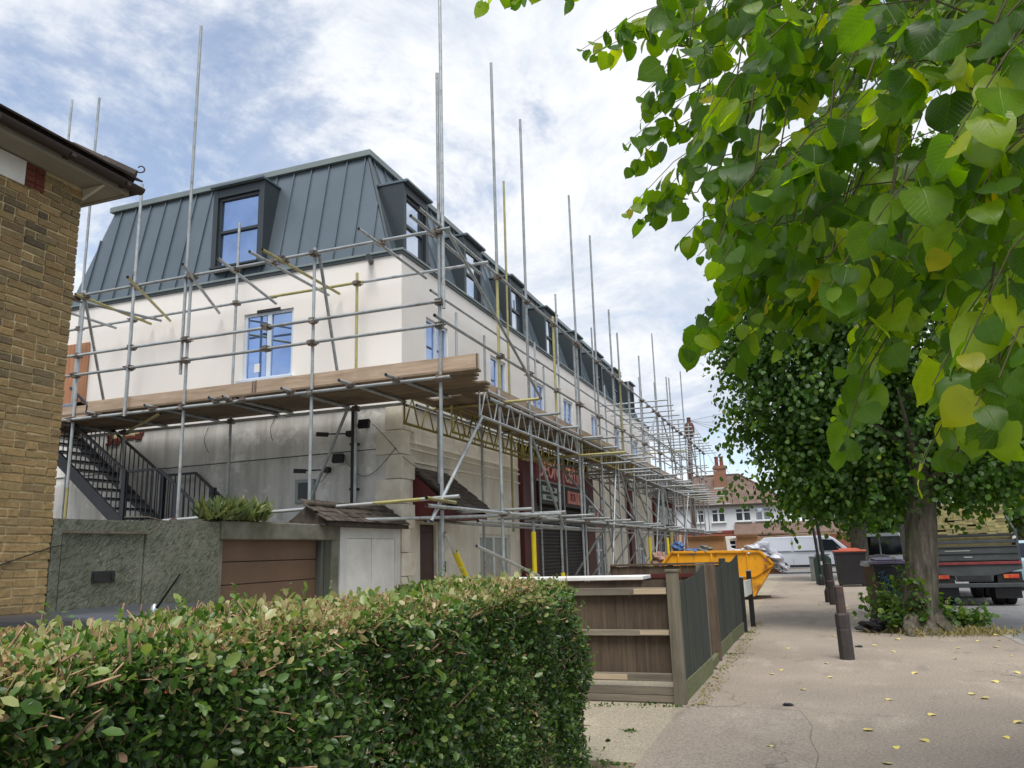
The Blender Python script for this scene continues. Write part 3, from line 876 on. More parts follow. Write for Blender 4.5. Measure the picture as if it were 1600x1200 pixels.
FAC_WIN = [(c - .5, c + .5, 4.95, 6.06) for c in FAC_C]
holed(XL, BX, ZD, ZP, END_WIN, PE, (0, .11, 0)).build('end_wall_render', m_render, bld)
holed(BY, YF, ZD, ZP, FAC_WIN, PF, (-.11, 0, 0)).build('facade_render', m_render, bld)
MB().box(XL, BX - .3, BY + .3, YF, ZD, ZP - .05).build('inner_wall', m_black, bld)
MB().quad((XL, BY, ZD), (XL, YF, ZD), (XL, YF, ZP), (XL, BY, ZP)).build('side_wall', m_render, bld)
MB().quad((XL, YF, -.1), (BX, YF, -.1), (BX, YF, ZP), (XL, YF, ZP)).build('side_wall', m_render, bld)
# capping over the parapet
cp = MB(); cp.box(XL, BX + .05, BY - .05, BY + .26, ZP, ZP + .045); cp.box(BX - .36, BX + .05, BY + .26, YF, ZP, ZP + .045)
cp.build('parapet_capping', m_trim, bld, bevel=.006)
cp = MB(); cp.box(XL, BX + .03, BY - .03, BY - .002, ZP - .06, ZP - .002); cp.box(BX + .002, BX + .03, BY, YF, ZP - .06, ZP - .002)
cp.build('drip_edge', m_zinc_d, bld)
sp_ = MB(); sp_.tube((-7.15, BY + .02, 6.93), (-7.0, BY - .34, 6.9), .055, .055, 8); sp_.build('overflow_spout', m_anth, bld, smooth=True)

def window(parent, c, ax, n, w, h, frame_m, glass_m, cols=2, bars=(), fw_=.055, name='window', sill=True, sticker=False):
    """window at centre c on its glazing plane; ax: unit along width, n: outward normal"""
    c, ax, n = Vector(c), Vector(ax), Vector(n); up = Vector((0, 0, 1))
    mb = MB()
    def bar(u, v, hu, hv, dp=.035, off=0.0): mb.obox(c + ax * u + up * v + n * off, ax * hu, n * dp, up * hv)
    bar(-w / 2 + fw_ / 2, 0, fw_ / 2, h / 2); bar(w / 2 - fw_ / 2, 0, fw_ / 2, h / 2)
    bar(0, h / 2 - fw_ / 2, w / 2 - fw_, fw_ / 2, .034); bar(0, -h / 2 + fw_ / 2, w / 2 - fw_, fw_ / 2, .034)
    for k in range(1, cols): bar(-w / 2 + w * k / cols, 0, fw_ * .8, h / 2 - fw_, .033)
    for v in bars: bar(0, v, w / 2 - fw_, fw_ * .5, .031)
    wo = mb.build(name, frame_m, parent, bevel=.004)
    ys = [-h / 2 + fw_] + [b for b in bars] + [h / 2 - fw_]
    for k in range(cols):
        for a, b in zip(ys, ys[1:]):
            u0 = -w / 2 + w * k / cols; u1 = u0 + w / cols
            q = MB().obox(c + ax * ((u0 + u1) / 2) + up * ((a + b) / 2) + n * (-.008 + random.uniform(-.002, .002)), ax * ((u1 - u0) / 2 - .02) + n * random.uniform(-.004, .004), n * .006, up * ((b - a) / 2 - .004) + n * random.uniform(-.003, .003))
            q.build('pane', glass_m, wo)
    if sill: MB().obox(c + up * (-h / 2 - .025) + n * .1, ax * (w / 2 + .05), n * .09, up * .02).build('sill', frame_m, wo)
    if sticker: MB().obox(c + ax * (-.28) + up * (-.42) + n * .004, ax * .06, n * .003, up * .085).build('sticker', m_offwhite, wo)
    return wo
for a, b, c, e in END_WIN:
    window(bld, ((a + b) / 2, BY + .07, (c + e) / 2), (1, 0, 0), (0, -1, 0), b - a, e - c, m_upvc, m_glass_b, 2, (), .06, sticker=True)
    MB().box(a + .3, a + .85, BY - .004, BY + .03, e - .005, e + .05).build('vent_strip', m_black, bld)
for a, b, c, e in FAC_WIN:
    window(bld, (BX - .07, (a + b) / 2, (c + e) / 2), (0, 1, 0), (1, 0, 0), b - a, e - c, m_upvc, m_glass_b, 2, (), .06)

# ---- mansard: standing-seam trays clipped to the sloping faces
def clip(poly, i, lim, keep_less):
    o = []
    for k in range(len(poly)):
        a, b = poly[k], poly[(k + 1) % len(poly)]
        ia = (a[0] <= lim) == keep_less or a[0] == lim; ib = (b[0] <= lim) == keep_less or b[0] == lim
        if ia: o.append(a)
        if ia != ib:
            t = (lim - a[0]) / (b[0] - a[0]); o.append((lim, a[1] + t * (b[1] - a[1])))
    return o
ZT = 9.46
hS = (BX - .30, BY + .10); hT = (-7.58, 12.78)
def mansard(poly, P, nrm, step, start):
    umin = min(p[0] for p in poly); umax = max(p[0] for p in poly)
    u = start
    nrm = Vector(nrm).normalized()
    while u < umax:
        q = clip(clip(poly, 0, u + step, True), 0, u, False)
        if len(q) >= 3:
            # drop duplicates
            qq = [q[0]]
            for p in q[1:]:
                if abs(p[0] - qq[-1][0]) + abs(p[1] - qq[-1][1]) > 1e-4: qq.append(p)
            if len(qq) > 2 and abs(qq[0][0] - qq[-1][0]) + abs(qq[0][1] - qq[-1][1]) < 1e-4: qq.pop()
            if len(qq) >= 3:
                off = random.uniform(0, .004)
                mb = MB(); pts = [Vector(P(*p)) + nrm * off for p in qq]
                mb.add(pts, [tuple(range(len(pts)))])
                vs = [p[1] for p in qq if abs(p[0] - u) < 1e-3]
                if len(vs) >= 2:
                    a, b = Vector(P(u, min(vs))), Vector(P(u, max(vs)))
                    sd = Vector(P(u + 1, min(vs))) - Vector(P(u, min(vs)))
                    mb.obox((a + b) / 2 + nrm * .017, (b - a) / 2, sd.normalized() * .011, nrm * .02)
                mb.build('roof_panel', m_zinc, bld)
        u += step
# end face, u = x, v = 0..1 up the slope
eL0, eL1 = XL + .1, -14.25
PEm = lambda u, v: (u, hS[1] + (hT[1] - hS[1]) * v, ZP + (ZT - ZP) * v)
mansard([(eL0, 0.0), (hS[0], 0.0), (hT[0], 1.0), (eL1, 1.0)], PEm, (0, -(ZT - ZP), (hT[1] - hS[1])), .425, eL0)
PFm = lambda u, v: (hS[0] + (hT[0] - hS[0]) * v, u, ZP + (ZT - ZP) * v)
mansard([(hS[1], 0.0), (YF - .1, 0.0), (YF - .7, 1.0), (hT[1], 1.0)], PFm, ((ZT - ZP), 0, (hS[0] - hT[0])), .43, hS[1] - .2)
a, b = Vector((hS[0], hS[1], ZP)), Vector((hT[0], hT[1], ZT))
MB().bar(a + Vector((.02, -.02, 0)), b + Vector((.02, -.02, 0)), .045, .03, (1, -1, .4)).build('hip_flashing', m_zinc_d, bld)
mb = MB(); mb.quad((XL + .1, BY + .1, ZP), (XL + .1, YF - .1, ZP), (eL1, YF - .7, ZT), (eL1, hT[1], ZT))
mb.quad((XL + .1, YF - .1, ZP), (hS[0], YF - .1, ZP), (hT[0], YF - .7, ZT), (eL1, YF - .7, ZT)); mb.build('roof_slope', m_zinc, bld)
tr = MB(); tr.box(eL1 - .08, hT[0] + .08, hT[1] - .08, YF - .62, ZT + .002, ZT + .13); tr.build('roof_edge_trim', m_trim, bld, bevel=.008)
MB().box(eL1 + .1, hT[0] - .1, hT[1] + .1, YF - .8, ZT + .13, ZT + .16).build('flat_roof', m_zinc_d, bld)

def dormer(c, ax, n, w, z0, z1, back):
    """zinc dormer: c = foot of the middle of its front plane"""
    c, ax, n = Vector(c), Vector(ax), Vector(n); up = Vector((0, 0, 1))
    mb = MB(); h = z1 - z0; ww = .115
    def bx(u0, u1, d0, d1, v0, v1):
        mb.obox(c + ax * ((u0 + u1) / 2) - n * ((d0 + d1) / 2) + up * ((v0 + v1) / 2 - 0), ax * ((u1 - u0) / 2), n * ((d1 - d0) / 2), up * ((v1 - v0) / 2))
    bx(-w / 2, -w / 2 + ww, 0, back, 0, h - .002); bx(w / 2 - ww, w / 2, 0, back, 0, h - .002)
    bx(-w / 2 + ww, w / 2 - ww, .004, back, h - .2, h - .002)
    bx(-w / 2 + ww, w / 2 - ww, .004, .2, 0, .05)
    d = mb.build('dormer', m_zinc_d, bld, bevel=.006)
    cb_ = MB(); cb_.obox(c - n * (back / 2 - .05) + up * (h + .02), ax * (w / 2 + .025), n * (back / 2 + .05), up * .025); cb_.build('dormer_cap', m_zinc, d, bevel=.006)
    cb_ = MB(); cb_.obox(c + n * .052 + up * (h + .02), ax * (w / 2 + .03), n * .006, up * .035); cb_.build('dormer_trim', m_trim, d)
    iw = w - 2 * ww; ih = h - .25
    cc = c - n * .09 + up * (.05 + ih / 2)
    f = MB(); fw_ = .065
    for s in (-1, 1): f.obox(cc + ax * s * (iw / 2 - fw_ / 2), ax * fw_ / 2, n * .035, up * ih / 2)
    for s in (-1, 1): f.obox(cc + up * s * (ih / 2 - fw_ / 2), ax * (iw / 2 - fw_), n * .034, up * fw_ / 2)
    f.obox(cc + up * .02, ax * (iw / 2 - fw_), n * .036, up * .03)
    f.build('dormer_frame', m_anth, d, bevel=.004)
    for s in (-1, 1):
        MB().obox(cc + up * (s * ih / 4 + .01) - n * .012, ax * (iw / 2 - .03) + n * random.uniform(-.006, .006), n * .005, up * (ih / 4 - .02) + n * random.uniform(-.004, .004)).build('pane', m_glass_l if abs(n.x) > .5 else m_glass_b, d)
    MB().obox(c + n * .05 + up * .035, ax * (w / 2 - .06), n * .06, up * .018).build('dormer_sill', m_zinc_d, d)
dormer((-10.28, BY + .03, 7.32), (1, 0, 0), (0, -1, 0), 1.27, 7.32, 9.13, .9)
for k in range(8):
    dormer((BX - .24, (13.25 if k == 0 else 13.17) + 3.0 * k, 7.2), (0, 1, 0), (1, 0, 0), 1.08, 7.2, 8.72, .66)

# ---- ground floor: end wall in patched grey plaster
MB().box(XL, BX - .05, BY + .04, BY + .25, -.1, ZD).build('end_wall_plaster', m_plaster, bld)
vf = MB(); vf.box(-8.69, -8.28, BY + .005, BY + .04, 2.53, 2.96); vf.build('vent_frame', m_trim, bld)
MB().box(-8.62, -8.35, BY - .004, BY + .005, 2.60, 2.90).build('vent_grille', m_anth, bld)
MB().bar((XL, BY + .03, 3.36), (BX - .3, BY + .03, 3.43), .03, .022).build('string_course', m_plaster, bld)
MB().bar((XL, BY + .035, 3.342), (BX - .3, BY + .035, 3.412), .024, .012).build('groove', m_black, bld)
MB().tube((-7.43, BY - .06, 2.35), (-7.43, BY - .06, 4.18), .052, n=10).build('downpipe', m_black, bld, smooth=True)
for z in (2.7, 3.5): MB().box(-7.5, -7.36, BY - .08, BY + .04, z, z + .04).build('pipe_bracket', m_black, bld)
# exposed bricks where plaster has gone
for (x0, x1, z0, z1) in ((-13.3, -13.08, 4.0, 4.07), (-13.06, -12.84, 4.0, 4.06), (-12.82, -12.6, 4.03, 4.1), (-12.58, -12.4, 4.0, 4.12), (-13.32, -13.2, 4.08, 4.16), (-12.46, -12.36, 4.1, 4.19), (-13.34, -13.22, 3.93, 3.99), (-13.2, -12.98, 3.93, 3.99)):
    MB().box(x0, x1, BY + .01, BY + .05, z0, z1).build('brick', m_airbrick, bld, bevel=.006)
MB().box(-13.18, -12.47, BY + .02, BY + .05, 4.07, 4.18).build('mortar_patch', m_mortar, bld)
# quoins at the corner, alternating long and short
z = 0.0; k = 0
while z < ZD - .05:
    h_ = .40 if z < 2 else .43
    h_ = min(h_, ZD - .02 - z)
    lx, ly = ((.52, .30), (.32, .48))[k % 2]
    MB().box(BX - lx, BX + .012, BY - .012, BY + ly, z + .006, z + h_ - .006).build('quoin', m_stone, bld, bevel=.008)
    z += h_; k += 1
# cameras, floodlight, cables on the end wall
def bracket_cam(x, z, s=1):
    mb = MB(); mb.box(x - .05, x + .05, BY - .06, BY + .04, z - .05, z + .05); mb.tube((x, BY - .04, z), (x - .28 * s, BY - .3, z - .02), .014, n=6)
    mb.obox((x - .34 * s, BY - .36, z - .03), (.07, .08, 0), (.03, -.03, 0), (0, 0, .035)); mb.build('security_camera', m_black, bld, bevel=.004)
bracket_cam(-7.55, 3.72); bracket_cam(-8.0, 3.1)
for x, z in ((-7.2, 3.86), (-7.72, 3.28)):
    mb = MB(); mb.obox((x, BY - .1, z), (.11, 0, 0), (0, .03, -.015), (0, .02, .07)); mb.box(x - .015, x + .015, BY - .08, BY + .04, z - .02, z + .02); mb.build('floodlight', m_black, bld, bevel=.005)
for pts in ([(-7.08, BY - .01, 3.86), (-6.8, BY - .01, 3.6), (-6.45, BY - .03, 3.2), (-6.3, BY + .3, 3.02)], [(-7.6, BY - .01, 3.2), (-7.3, BY - .02, 2.9), (-7.0, BY - .02, 2.98), (-6.6, BY - .02, 3.4)],
            [(-9.2, BY + .03, 4.15), (-9.28, BY - .02, 3.95), (-9.2, BY - .02, 3.72)], [(-10.75, BY + .03, 4.1), (-10.82, BY - .03, 3.85), (-10.7, BY + .02, 3.6)], [(-8.0, BY, 3.05), (-8.1, BY - .05, 2.85), (-8.3, BY, 2.95)]):
    q3 = []
    for a_, b_ in zip(pts, pts[1:]):
        for t_ in (0, .25, .5, .75): q3.append(Vector(a_).lerp(Vector(b_), t_))
    q3.append(Vector(pts[-1]))
    for _ in range(4): q3 = [q3[0]] + [(q3[i - 1] + q3[i] * 2 + q3[i + 1]) / 4 for i in range(1, len(q3) - 1)] + [q3[-1]]
    MB().path(q3, .0055, 5).build('cable', m_black, bld)

# ---- ground floor: street facade
GX = BX - .05
SHOP_HOLES = [(15.75, 17.6, .55, 1.95), (25.5, 26.75, .5, 2.0), (32.3, 34.3, .45, 2.05)]
holed(BY + .3, 18.3, -.1, ZD, [SHOP_HOLES[0], (12.95, 13.62, -.1, 2.1)], lambda u, v: (GX, u, v), (-.12, 0, 0)).build('facade_plaster', m_cream, bld)
holed(25.2, 30.8, -.1, ZD, [SHOP_HOLES[1]], lambda u, v: (GX, u, v), (-.12, 0, 0)).build('facade_plaster', m_cream, bld)
holed(31.5, 36.3, -.1, ZD, [SHOP_HOLES[2]], lambda u, v: (GX, u, v), (-.12, 0, 0)).build('facade_plaster', m_cream, bld)
MB().box(XL + .2, GX - .14, BY + .3, 42.0, -.1, ZD - .01).build('inner_wall', m_black, bld)
MB().box(XL + .2, GX - .02, 36.52, 42.0, ZD - .005, ZD + .1).build('flat_roof', m_zinc_d, bld)
for z in (3.52, 3.40, 3.18):
    MB().box(GX, GX + (.05 if z < 3.5 else .035), BY + .31, 18.28, z, z + .035).build('string_course', m_cream, bld, bevel=.006)
for y in (14.4, 16.1): MB().box(GX, GX + .012, y, y + .012, 2.35, 3.15).build('panel_joint', m_stone, bld)
d_ = MB().box(GX - .1, GX - .05, 12.96, 13.61, -.05, 2.09).build('door', m_door, bld, bevel=.004)
MB().box(GX - .05, GX - .035, 13.02, 13.55, 1.2, 1.95).build('door_panel', m_door, d_, bevel=.01)
MB().box(GX - .05, GX - .02, 13.26, 13.32, 1.02, 1.06).build('door_knob', m_alu, d_)
MB().box(GX, GX + .03, 13.78, 13.98, 1.22, 1.42).build('door_entry_panel', m_black, bld, bevel=.004)
MB().box(GX + .03, GX + .036, 13.85, 13.92, 1.26, 1.38).build('number_plate', m_offwhite, bld)
window(bld, (GX - .08, 16.675, 1.25), (0, 1, 0), (1, 0, 0), 1.85, 1.4, m_white, m_glass_f, 2, (), .07)
for a, b, c, e in SHOP_HOLES[1:]:
    window(bld, (GX - .08, (a + b) / 2, (c + e) / 2), (0, 1, 0), (1, 0, 0), b - a, e - c, m_white, m_glass_l, 2, (.28,), .07)
# tiled lean-to canopy over the door, maroon cheeks and fascia
cy0, cy1 = 12.66, 14.15
top, low = Vector((GX, 0, 3.06)), Vector((GX + .88, 0, 2.34))
can = MB(); can.prism([(GX, cy0 + .02, 2.2), (low.x - .05, cy0 + .02, 2.2), (low.x - .05, cy0 + .02, 2.27), (GX, cy0 + .02, 3.0)], (0, .04, 0))
can.prism([(GX, cy1 - .06, 2.2), (low.x - .05, cy1 - .06, 2.2), (low.x - .05, cy1 - .06, 2.27), (GX, cy1 - .06, 3.0)], (0, .04, 0))
can.box(low.x - .07, low.x - .03, cy0 + .06, cy1 - .06, 2.14, 2.26); can.box(GX, low.x - .07, cy0 + .06, cy1 - .06, 2.16, 2.19)
can = can.build('canopy', m_maroon, bld)
sl = (top - low).normalized(); nn_ = Vector((-sl.z, 0, sl.x)); nn_ = nn_ if nn_.z > 0 else -nn_
MB().prism([(GX, cy0, 3.05), (low.x, cy0, 2.33), (low.x, cy1, 2.33), (GX, cy1, 3.05)], nn_ * .02).build('canopy_deck', m_tile, can)
for r in range(9):
    y = cy0 - .01 + (r % 2) * .08
    while y < cy1 - .02:
        p = low + sl * (r * .132 - .03) + nn_ * (.024 + random.uniform(0, .006)) + Vector((0, y + .08, 0))
        inst('shingle', t_me, can, frame(p, Vector((0, 1, 0)), sl, Vector((0, 1, 0)).cross(sl)) @ Rx(-.045) @ Rz(random.uniform(-.03, .03)))
        y += .165
# pilasters
for a, b in ((18.3, 19.35), (24.25, 25.2), (30.8, 31.5), (36.3, 36.8), (41.4, 42.0)):
    mb = MB(); mb.box(GX - .1, GX + .12, a, b, -.1, 3.9); mb.box(GX - .1, GX + .16, a - .02, b + .02, -.1, .2); mb.build('pilaster', m_maroon, bld, bevel=.01)
# shop with roller shutters and signs
sx = GX - .02
for a, b in ((19.4, 21.7), (21.78, 24.2)):
    sh = MB().box(sx - .05, sx - .03, a, b, -.05, 2.75).build('shutter', m_black, bld)
    for i in range(30):
        z = -.04 + i * .0925
        mb = MB(); mb.prism([(sx - .03, a + .02, z), (sx - .004, a + .02, z + .02), (sx - .004, a + .02, z + .06), (sx - .03, a + .02, z + .084)], (0, b - a - .04, 0)); mb.build('slat', m_shutter, sh)
    MB().box(sx - .02, sx + .02, a - .03, a + .02, -.05, 2.75).build('shutter_guide', m_anth, sh)
MB().box(sx, sx + .22, 19.38, 24.22, 2.76, 3.34).build('shutter_box', m_black, bld, bevel=.01)
def sign(name, y0, y1, z0, z1, x, body, ink, lines, frame_m=None):
    s_ = MB().box(x, x + .04, y0, y1, z0, z1).build(name, body, bld, bevel=.004)
    if frame_m: 
        fr = MB(); fr.box(x, x + .06, y0 - .03, y1 + .03, z0 - .05, z0 - .001); fr.build('sign_edge', frame_m, s_)
    for txt, yc, zc, size, sx_ in lines:
        cu = bpy.data.curves.new('lettering', 'FONT'); cu.body = txt; cu.size = size; cu.align_x = 'CENTER'; cu.align_y = 'CENTER'; cu.extrude = .006; cu.resolution_u = 2
        cu.offset = size * .012
        cu.materials.append(ink)
        tmp = bpy.data.objects.new('lettering', cu); COL.objects.link(tmp)
        lm = bpy.data.meshes.new_from_object(tmp.evaluated_get(bpy.context.evaluated_depsgraph_get())); bpy.data.objects.remove(tmp)
        o = bpy.data.objects.new('lettering', lm); COL.objects.link(o); o.parent = s_
        m = Matrix(((0, 0, 1, x + .047), (sx_, 0, 0, yc), (0, 1, 0, zc), (0, 0, 0, 1)))
        o.matrix_local = Matrix.Translation(-org(s_)) @ m
    return s_
sign('shop_sign', 19.45, 24.15, 3.40, 3.98, sx + .06, m_signred, m_signink, [('DEONI', 20.65, 3.69, .62, 1.0), ('CELLIN', 23.0, 3.69, .62, .9)], m_signgrey)
sign('phone_plate', 19.5, 20.75, 3.08, 3.22, sx + .222, m_signgrey, m_anth, [('0 394 76', 20.12, 3.15, .13, 1.6)])
sign('phone_plate', 19.5, 20.75, 2.86, 3.0, sx + .222, m_signgrey, m_anth, [('0 866 21', 20.12, 2.93, .13, 1.6)])
sign('pink_plate', 21.8, 22.75, 2.86, 3.22, sx + .222, m_signpink, m_signred, [('SCA', 22.28, 3.04, .3, 1.0)])
sign('pink_plate', 22.8, 23.7, 2.86, 3.22, sx + .222, m_signpink, m_signred, [('UNI', 23.25, 3.04, .3, 1.0)])
sign('projecting_plate', 24.3, 25.15, 2.62, 2.92, GX + .125, m_signgrey, m_anth, [('DELI', 24.72, 2.78, .2, 1.5)])
rs = sign('red_notice', 25.42, 26.6, 2.18, 2.88, GX + .02, m_signred, m_signink, [], m_signgrey)
mb = MB(); mb.add([(GX + .066, 25.95 + .3 * math.cos(t * math.pi / 10), 2.58 + .24 * math.sin(t * math.pi / 10)) for t in range(20)], [tuple(range(20))]); mb.build('emblem', m_signink, rs)
mb = MB(); mb.add([(GX + .07, 26.02 + .08 * math.cos(t * math.pi / 6), 2.58 + .16 * math.sin(t * math.pi / 6)) for t in range(12)], [tuple(range(12))]); mb.build('emblem', m_anth, rs)
MB().box(GX + .062, GX + .066, 25.5, 26.4, 2.24, 2.30).build('notice_strip', m_signpink, rs)
# dark shops further along
for a, b in ((36.85, 39.0), (39.1, 41.35)):
    MB().box(GX - .06, GX - .02, a, b, -.05, 2.6).build('shopfront', m_maroon, bld)
    for k in range(4): MB().box(GX - .02, GX - .01, a + .1 + k * .52, a + .55 + k * .52, .6, 2.4).build('pane', m_glass_d, bld)
MB().box(GX - .02, GX + .1, 36.85, 41.35, 2.65, 3.5).build('fascia', m_signgrey, bld, bevel=.01)
for a, b in ((27.2, 27.9), (29.0, 30.6)):
    MB().box(GX + .002, GX + .02, a, b, -.05, .5).build('plinth', m_maroon, bld)
# orange plywood upright and membrane roll at the far end of the end wall
MB().box(-14.6, -13.95, BY - .05, BY - .02, 4.25, 6.2).build('plywood_board', m_orangewood, bld)

# ------------------------------------------------------------------ scaffolding
sc_ = thing('scaffolding', (-4.9, 10.4, 0), 'galvanised tube scaffolding with timber deck and lattice beams wrapped round the cream terrace', 'scaffolding')
TR = 0.027
def unit_tube(name, mat, r):
    mb = MB().tube((0, 0, 0), (0, 0, 1), r, n=10, caps=False)
    mb.tube((0, 0, 1), (0, 0, 0), r * .8, n=10, caps=False)
    n0 = len(mb.v)
    for e in (0, 1):   # ring closing the wall thickness at both ends
        for i in range(10):
            a, b = e * 10 + i, e * 10 + (i + 1) % 10
    me = bpy.data.meshes.new(name); me.from_pydata(mb.v, [], mb.f); me.materials.append(mat)
    me.polygons.foreach_set('use_smooth', [True] * len(me.polygons)); me.update()
    return me
TG = {}
def tube(name, p0, p1, mat=None, r=TR, parent=None):
    mat = mat or (m_tubey if random.random() < .025 else m_tube)
    k = (name, mat.name, r)
    if k not in TG: TG[k] = unit_tube(name, mat, r)
    p0, p1 = Vector(p0), Vector(p1)
    d = p1 - p0; z = d.normalized(); x = z.orthogonal().normalized(); y = z.cross(x)
    return inst(name, TG[k], parent or sc_, frame(p0, x, y, z) @ Sm(1, 1, d.length))
cm = MB()
cm.box(-.036, .036, -.036, .036, -.034, .034); cm.tube((.03, -.06, .012), (.03, .07, .012), .009, n=6); cm.box(.03, .058, -.03, .03, -.022, .022); cm.tube((-.04, -.05, -.012), (-.04, .06, -.012), .008, n=6)
_o = cm.build('coupler', m_clamp, None); CMESH = _o.data; bpy.data.objects.remove(_o)
NCO = [0]
def coupler(x, y, z):
    if NCO[0] >= 290: return
    NCO[0] += 1
    inst('coupler', CMESH, sc_, Tm(x, y, z) @ Rz(random.choice((0, 1.57, 3.14, 4.71)) + random.uniform(-.3, .3)) @ Sm(1.45, 1.45, 1.35))
EY, EI = 10.4, 11.85        # outer and inner rows along the end wall
FXO, FXI = -4.9, -6.2       # outer and inner rows along the facade
def standard(x, y, z0, z1, mat=None, base=True):
    o = tube('standard', (x, y, z0), (x + random.uniform(-.012, .012) * (z1 - z0) / 5, y + random.uniform(-.012, .012) * (z1 - z0) / 5, z1), mat)
    if base and z0 <= 0.05 and y < 32:
        MB().box(x - .075, x + .075, y - .075, y + .075, -.004 if x > -6.4 else -.1, .012).build('base_plate', m_clamp, sc_)
    return o
G, Yl = m_tube, m_tubey
# outer row of the end wall
standard(FXO, EY, 0, 9.2, G); standard(FXO + .058, EY + .01, 5.2, 12.4, G)
standard(-7.15, EY, 0, 6.56, G)
standard(-9.70, EY, 0, 6.52, G); standard(-9.80, EY - .02, 4.7, 11.46, G)
standard(-12.2, EY, 2.9, 6.56, G); standard(-12.2, EY, 0, 2.9, Yl)
standard(-10.93, EY - .07, 4.06, 8.43, G)
standard(-7.24, EI, 0, 4.5, G); standard(-7.24, EI, 4.5, 6.62, Yl)
standard(-9.92, EI, 0, 8.08, G); standard(-12.5, EI, 0, 6.6, G); standard(-13.95, EI, 0, 11.8, G); standard(-16.1, 12.9, 0, 12.9, G)
for z, x0, x1 in ((6.45, -12.75, -4.68), (5.30, -13.0, -4.84), (4.93, -13.0, -4.82), (4.115, -13.4, -4.72)):
    tube('ledger' if z in (6.45, 4.115) else 'guard_rail', (x0, EY - .055, z), (x0 + 5.0, EY - .055, z - .01), G)
    tube('ledger' if z in (6.45, 4.115) else 'guard_rail', (x0 + 4.95, EY - .06, z), (x1, EY - .06, z), G)
    coupler(x0 + 4.98, EY - .058, z)
    for x in (-12.2, -10.93, -9.7, -7.15, -4.9):
        if x > x0: coupler(x, EY - .03, z)
tube('ledger', (-14.3, EI, 6.42), (-9.0, EI, 6.42), G); tube('ledger', (-9.2, EI - .01, 6.43), (-7.1, EI - .01, 6.43), Yl); tube('ledger', (-7.3, EI, 6.43), (-4.66, EI, 6.42), G)
tube('ledger', (-14, EI, 4.10), (-8.9, EI, 4.1), m_alu); tube('ledger', (-8.7, EI, 4.1), (-6.3, EI, 4.1), m_alu)
tube('ledger', (-9.95, EY - .055, 2.23), (-5.95, EY - .055, 2.32), m_alu); tube('ledger', (-6.0, EY - .055, 2.32), (-5.2, EY - .055, 2.34), Yl); tube('ledger', (-5.2, EY - .055, 2.34), (-4.6, EY - .055, 2.355), m_alu)
for x in (-9.7, -7.15, -4.9): coupler(x, EY - .03, 2.22)
for x in (-9.92, -7.24, -13.95, -12.5): coupler(x, EI, 6.42); coupler(x, EI, 4.1)
# transoms over the top ledgers, some at an angle
for (a, b, m) in (((-10.57, 9.84), (-11.75, 12.08), Yl), ((-9.3, 9.75), (-10.52, 12.08), G), ((-8.59, 9.76), (-9.16, 12.06), G), ((-7.95, 9.75), (-7.98, 12.06), G), ((-7.72, 9.77), (-7.76, 12.08), Yl), ((-5.9, 9.68), (-5.92, 12.0), G), ((-12.1, 10.13), (-12.25, 12.08), Yl), ((-12.5, 10.0), (-11.9, 12.0), G), ((-4.97, 9.58), (-4.96, 12.2), G), ((-13.1, 10.3), (-13.1, 12.0), G)):
    tube('transom', (a[0], a[1], 6.395), (b[0], b[1], 6.37), m)
    coupler(a[0] + (b[0] - a[0]) * .27, EY - .04, 6.42)
for x in (-12.9, -11.6, -10.3, -8.95, -8.7, -7.5, -6.4, -5.6): 
    tube('transom', (x, EY - .32 + random.uniform(-.1, .1), 4.165), (x + random.uniform(-.1, .1), 12.0, 4.165), G); coupler(x, EY - .05, 4.14)
# braces
tube('brace', (-7.09, EY + .03, 6.42), (-7.5, EI - .05, 4.3), G); tube('brace', (-12.2, EY + .03, 6.4), (-12.95, EI, 4.3), G)
tube('brace', (-7.38, EI - .05, 4.08), (-8.4, EI - .05, 1.9), G)
tube('brace', (-12.3, EI - .1, 4.1), (-10.2, EY, 4.06), Yl)
# decking of the end wall
bd = {}
def board(name, x0, x1, y0, y1, z0, z1, mat):
    o = MB().box(x0, x1, y0, y1, z0, z1).build(name, mat, sc_, bevel=.004)
    return o
for k in range(7):
    y0 = EY + .02 + k * .23
    for a, b in ((-14.2, -10.35), (-10.33, -6.45), (-6.43, -4.35 - .07 * ((k * 5) % 4) - .05 * k)):
        j = random.uniform(-.012, .012)
        board('deck_board', a + j, b + j, y0, y0 + .214, 4.197 + random.uniform(0, .006), 4.238, m_deck)
for a, b, dz in ((-12.55, -11.9, -.06), (-11.95, -8.3, 0), (-8.28, -4.30, .01)):
    tb_ = board('toe_board', a, b, EY + .03 - .006, EY + .068 - .006, 4.2 + dz, 4.43 + dz, m_toe)
    for e in (a + .01, b - .035):
        MB().box(e, e + .025, EY + .0215, EY + .0705, 4.198 + dz, 4.432 + dz).build('hoop_iron', m_clamp, tb_)
board('toe_board', -14.0, -12.5, EY + .08, EY + .118, 4.15, 4.38, m_toe)

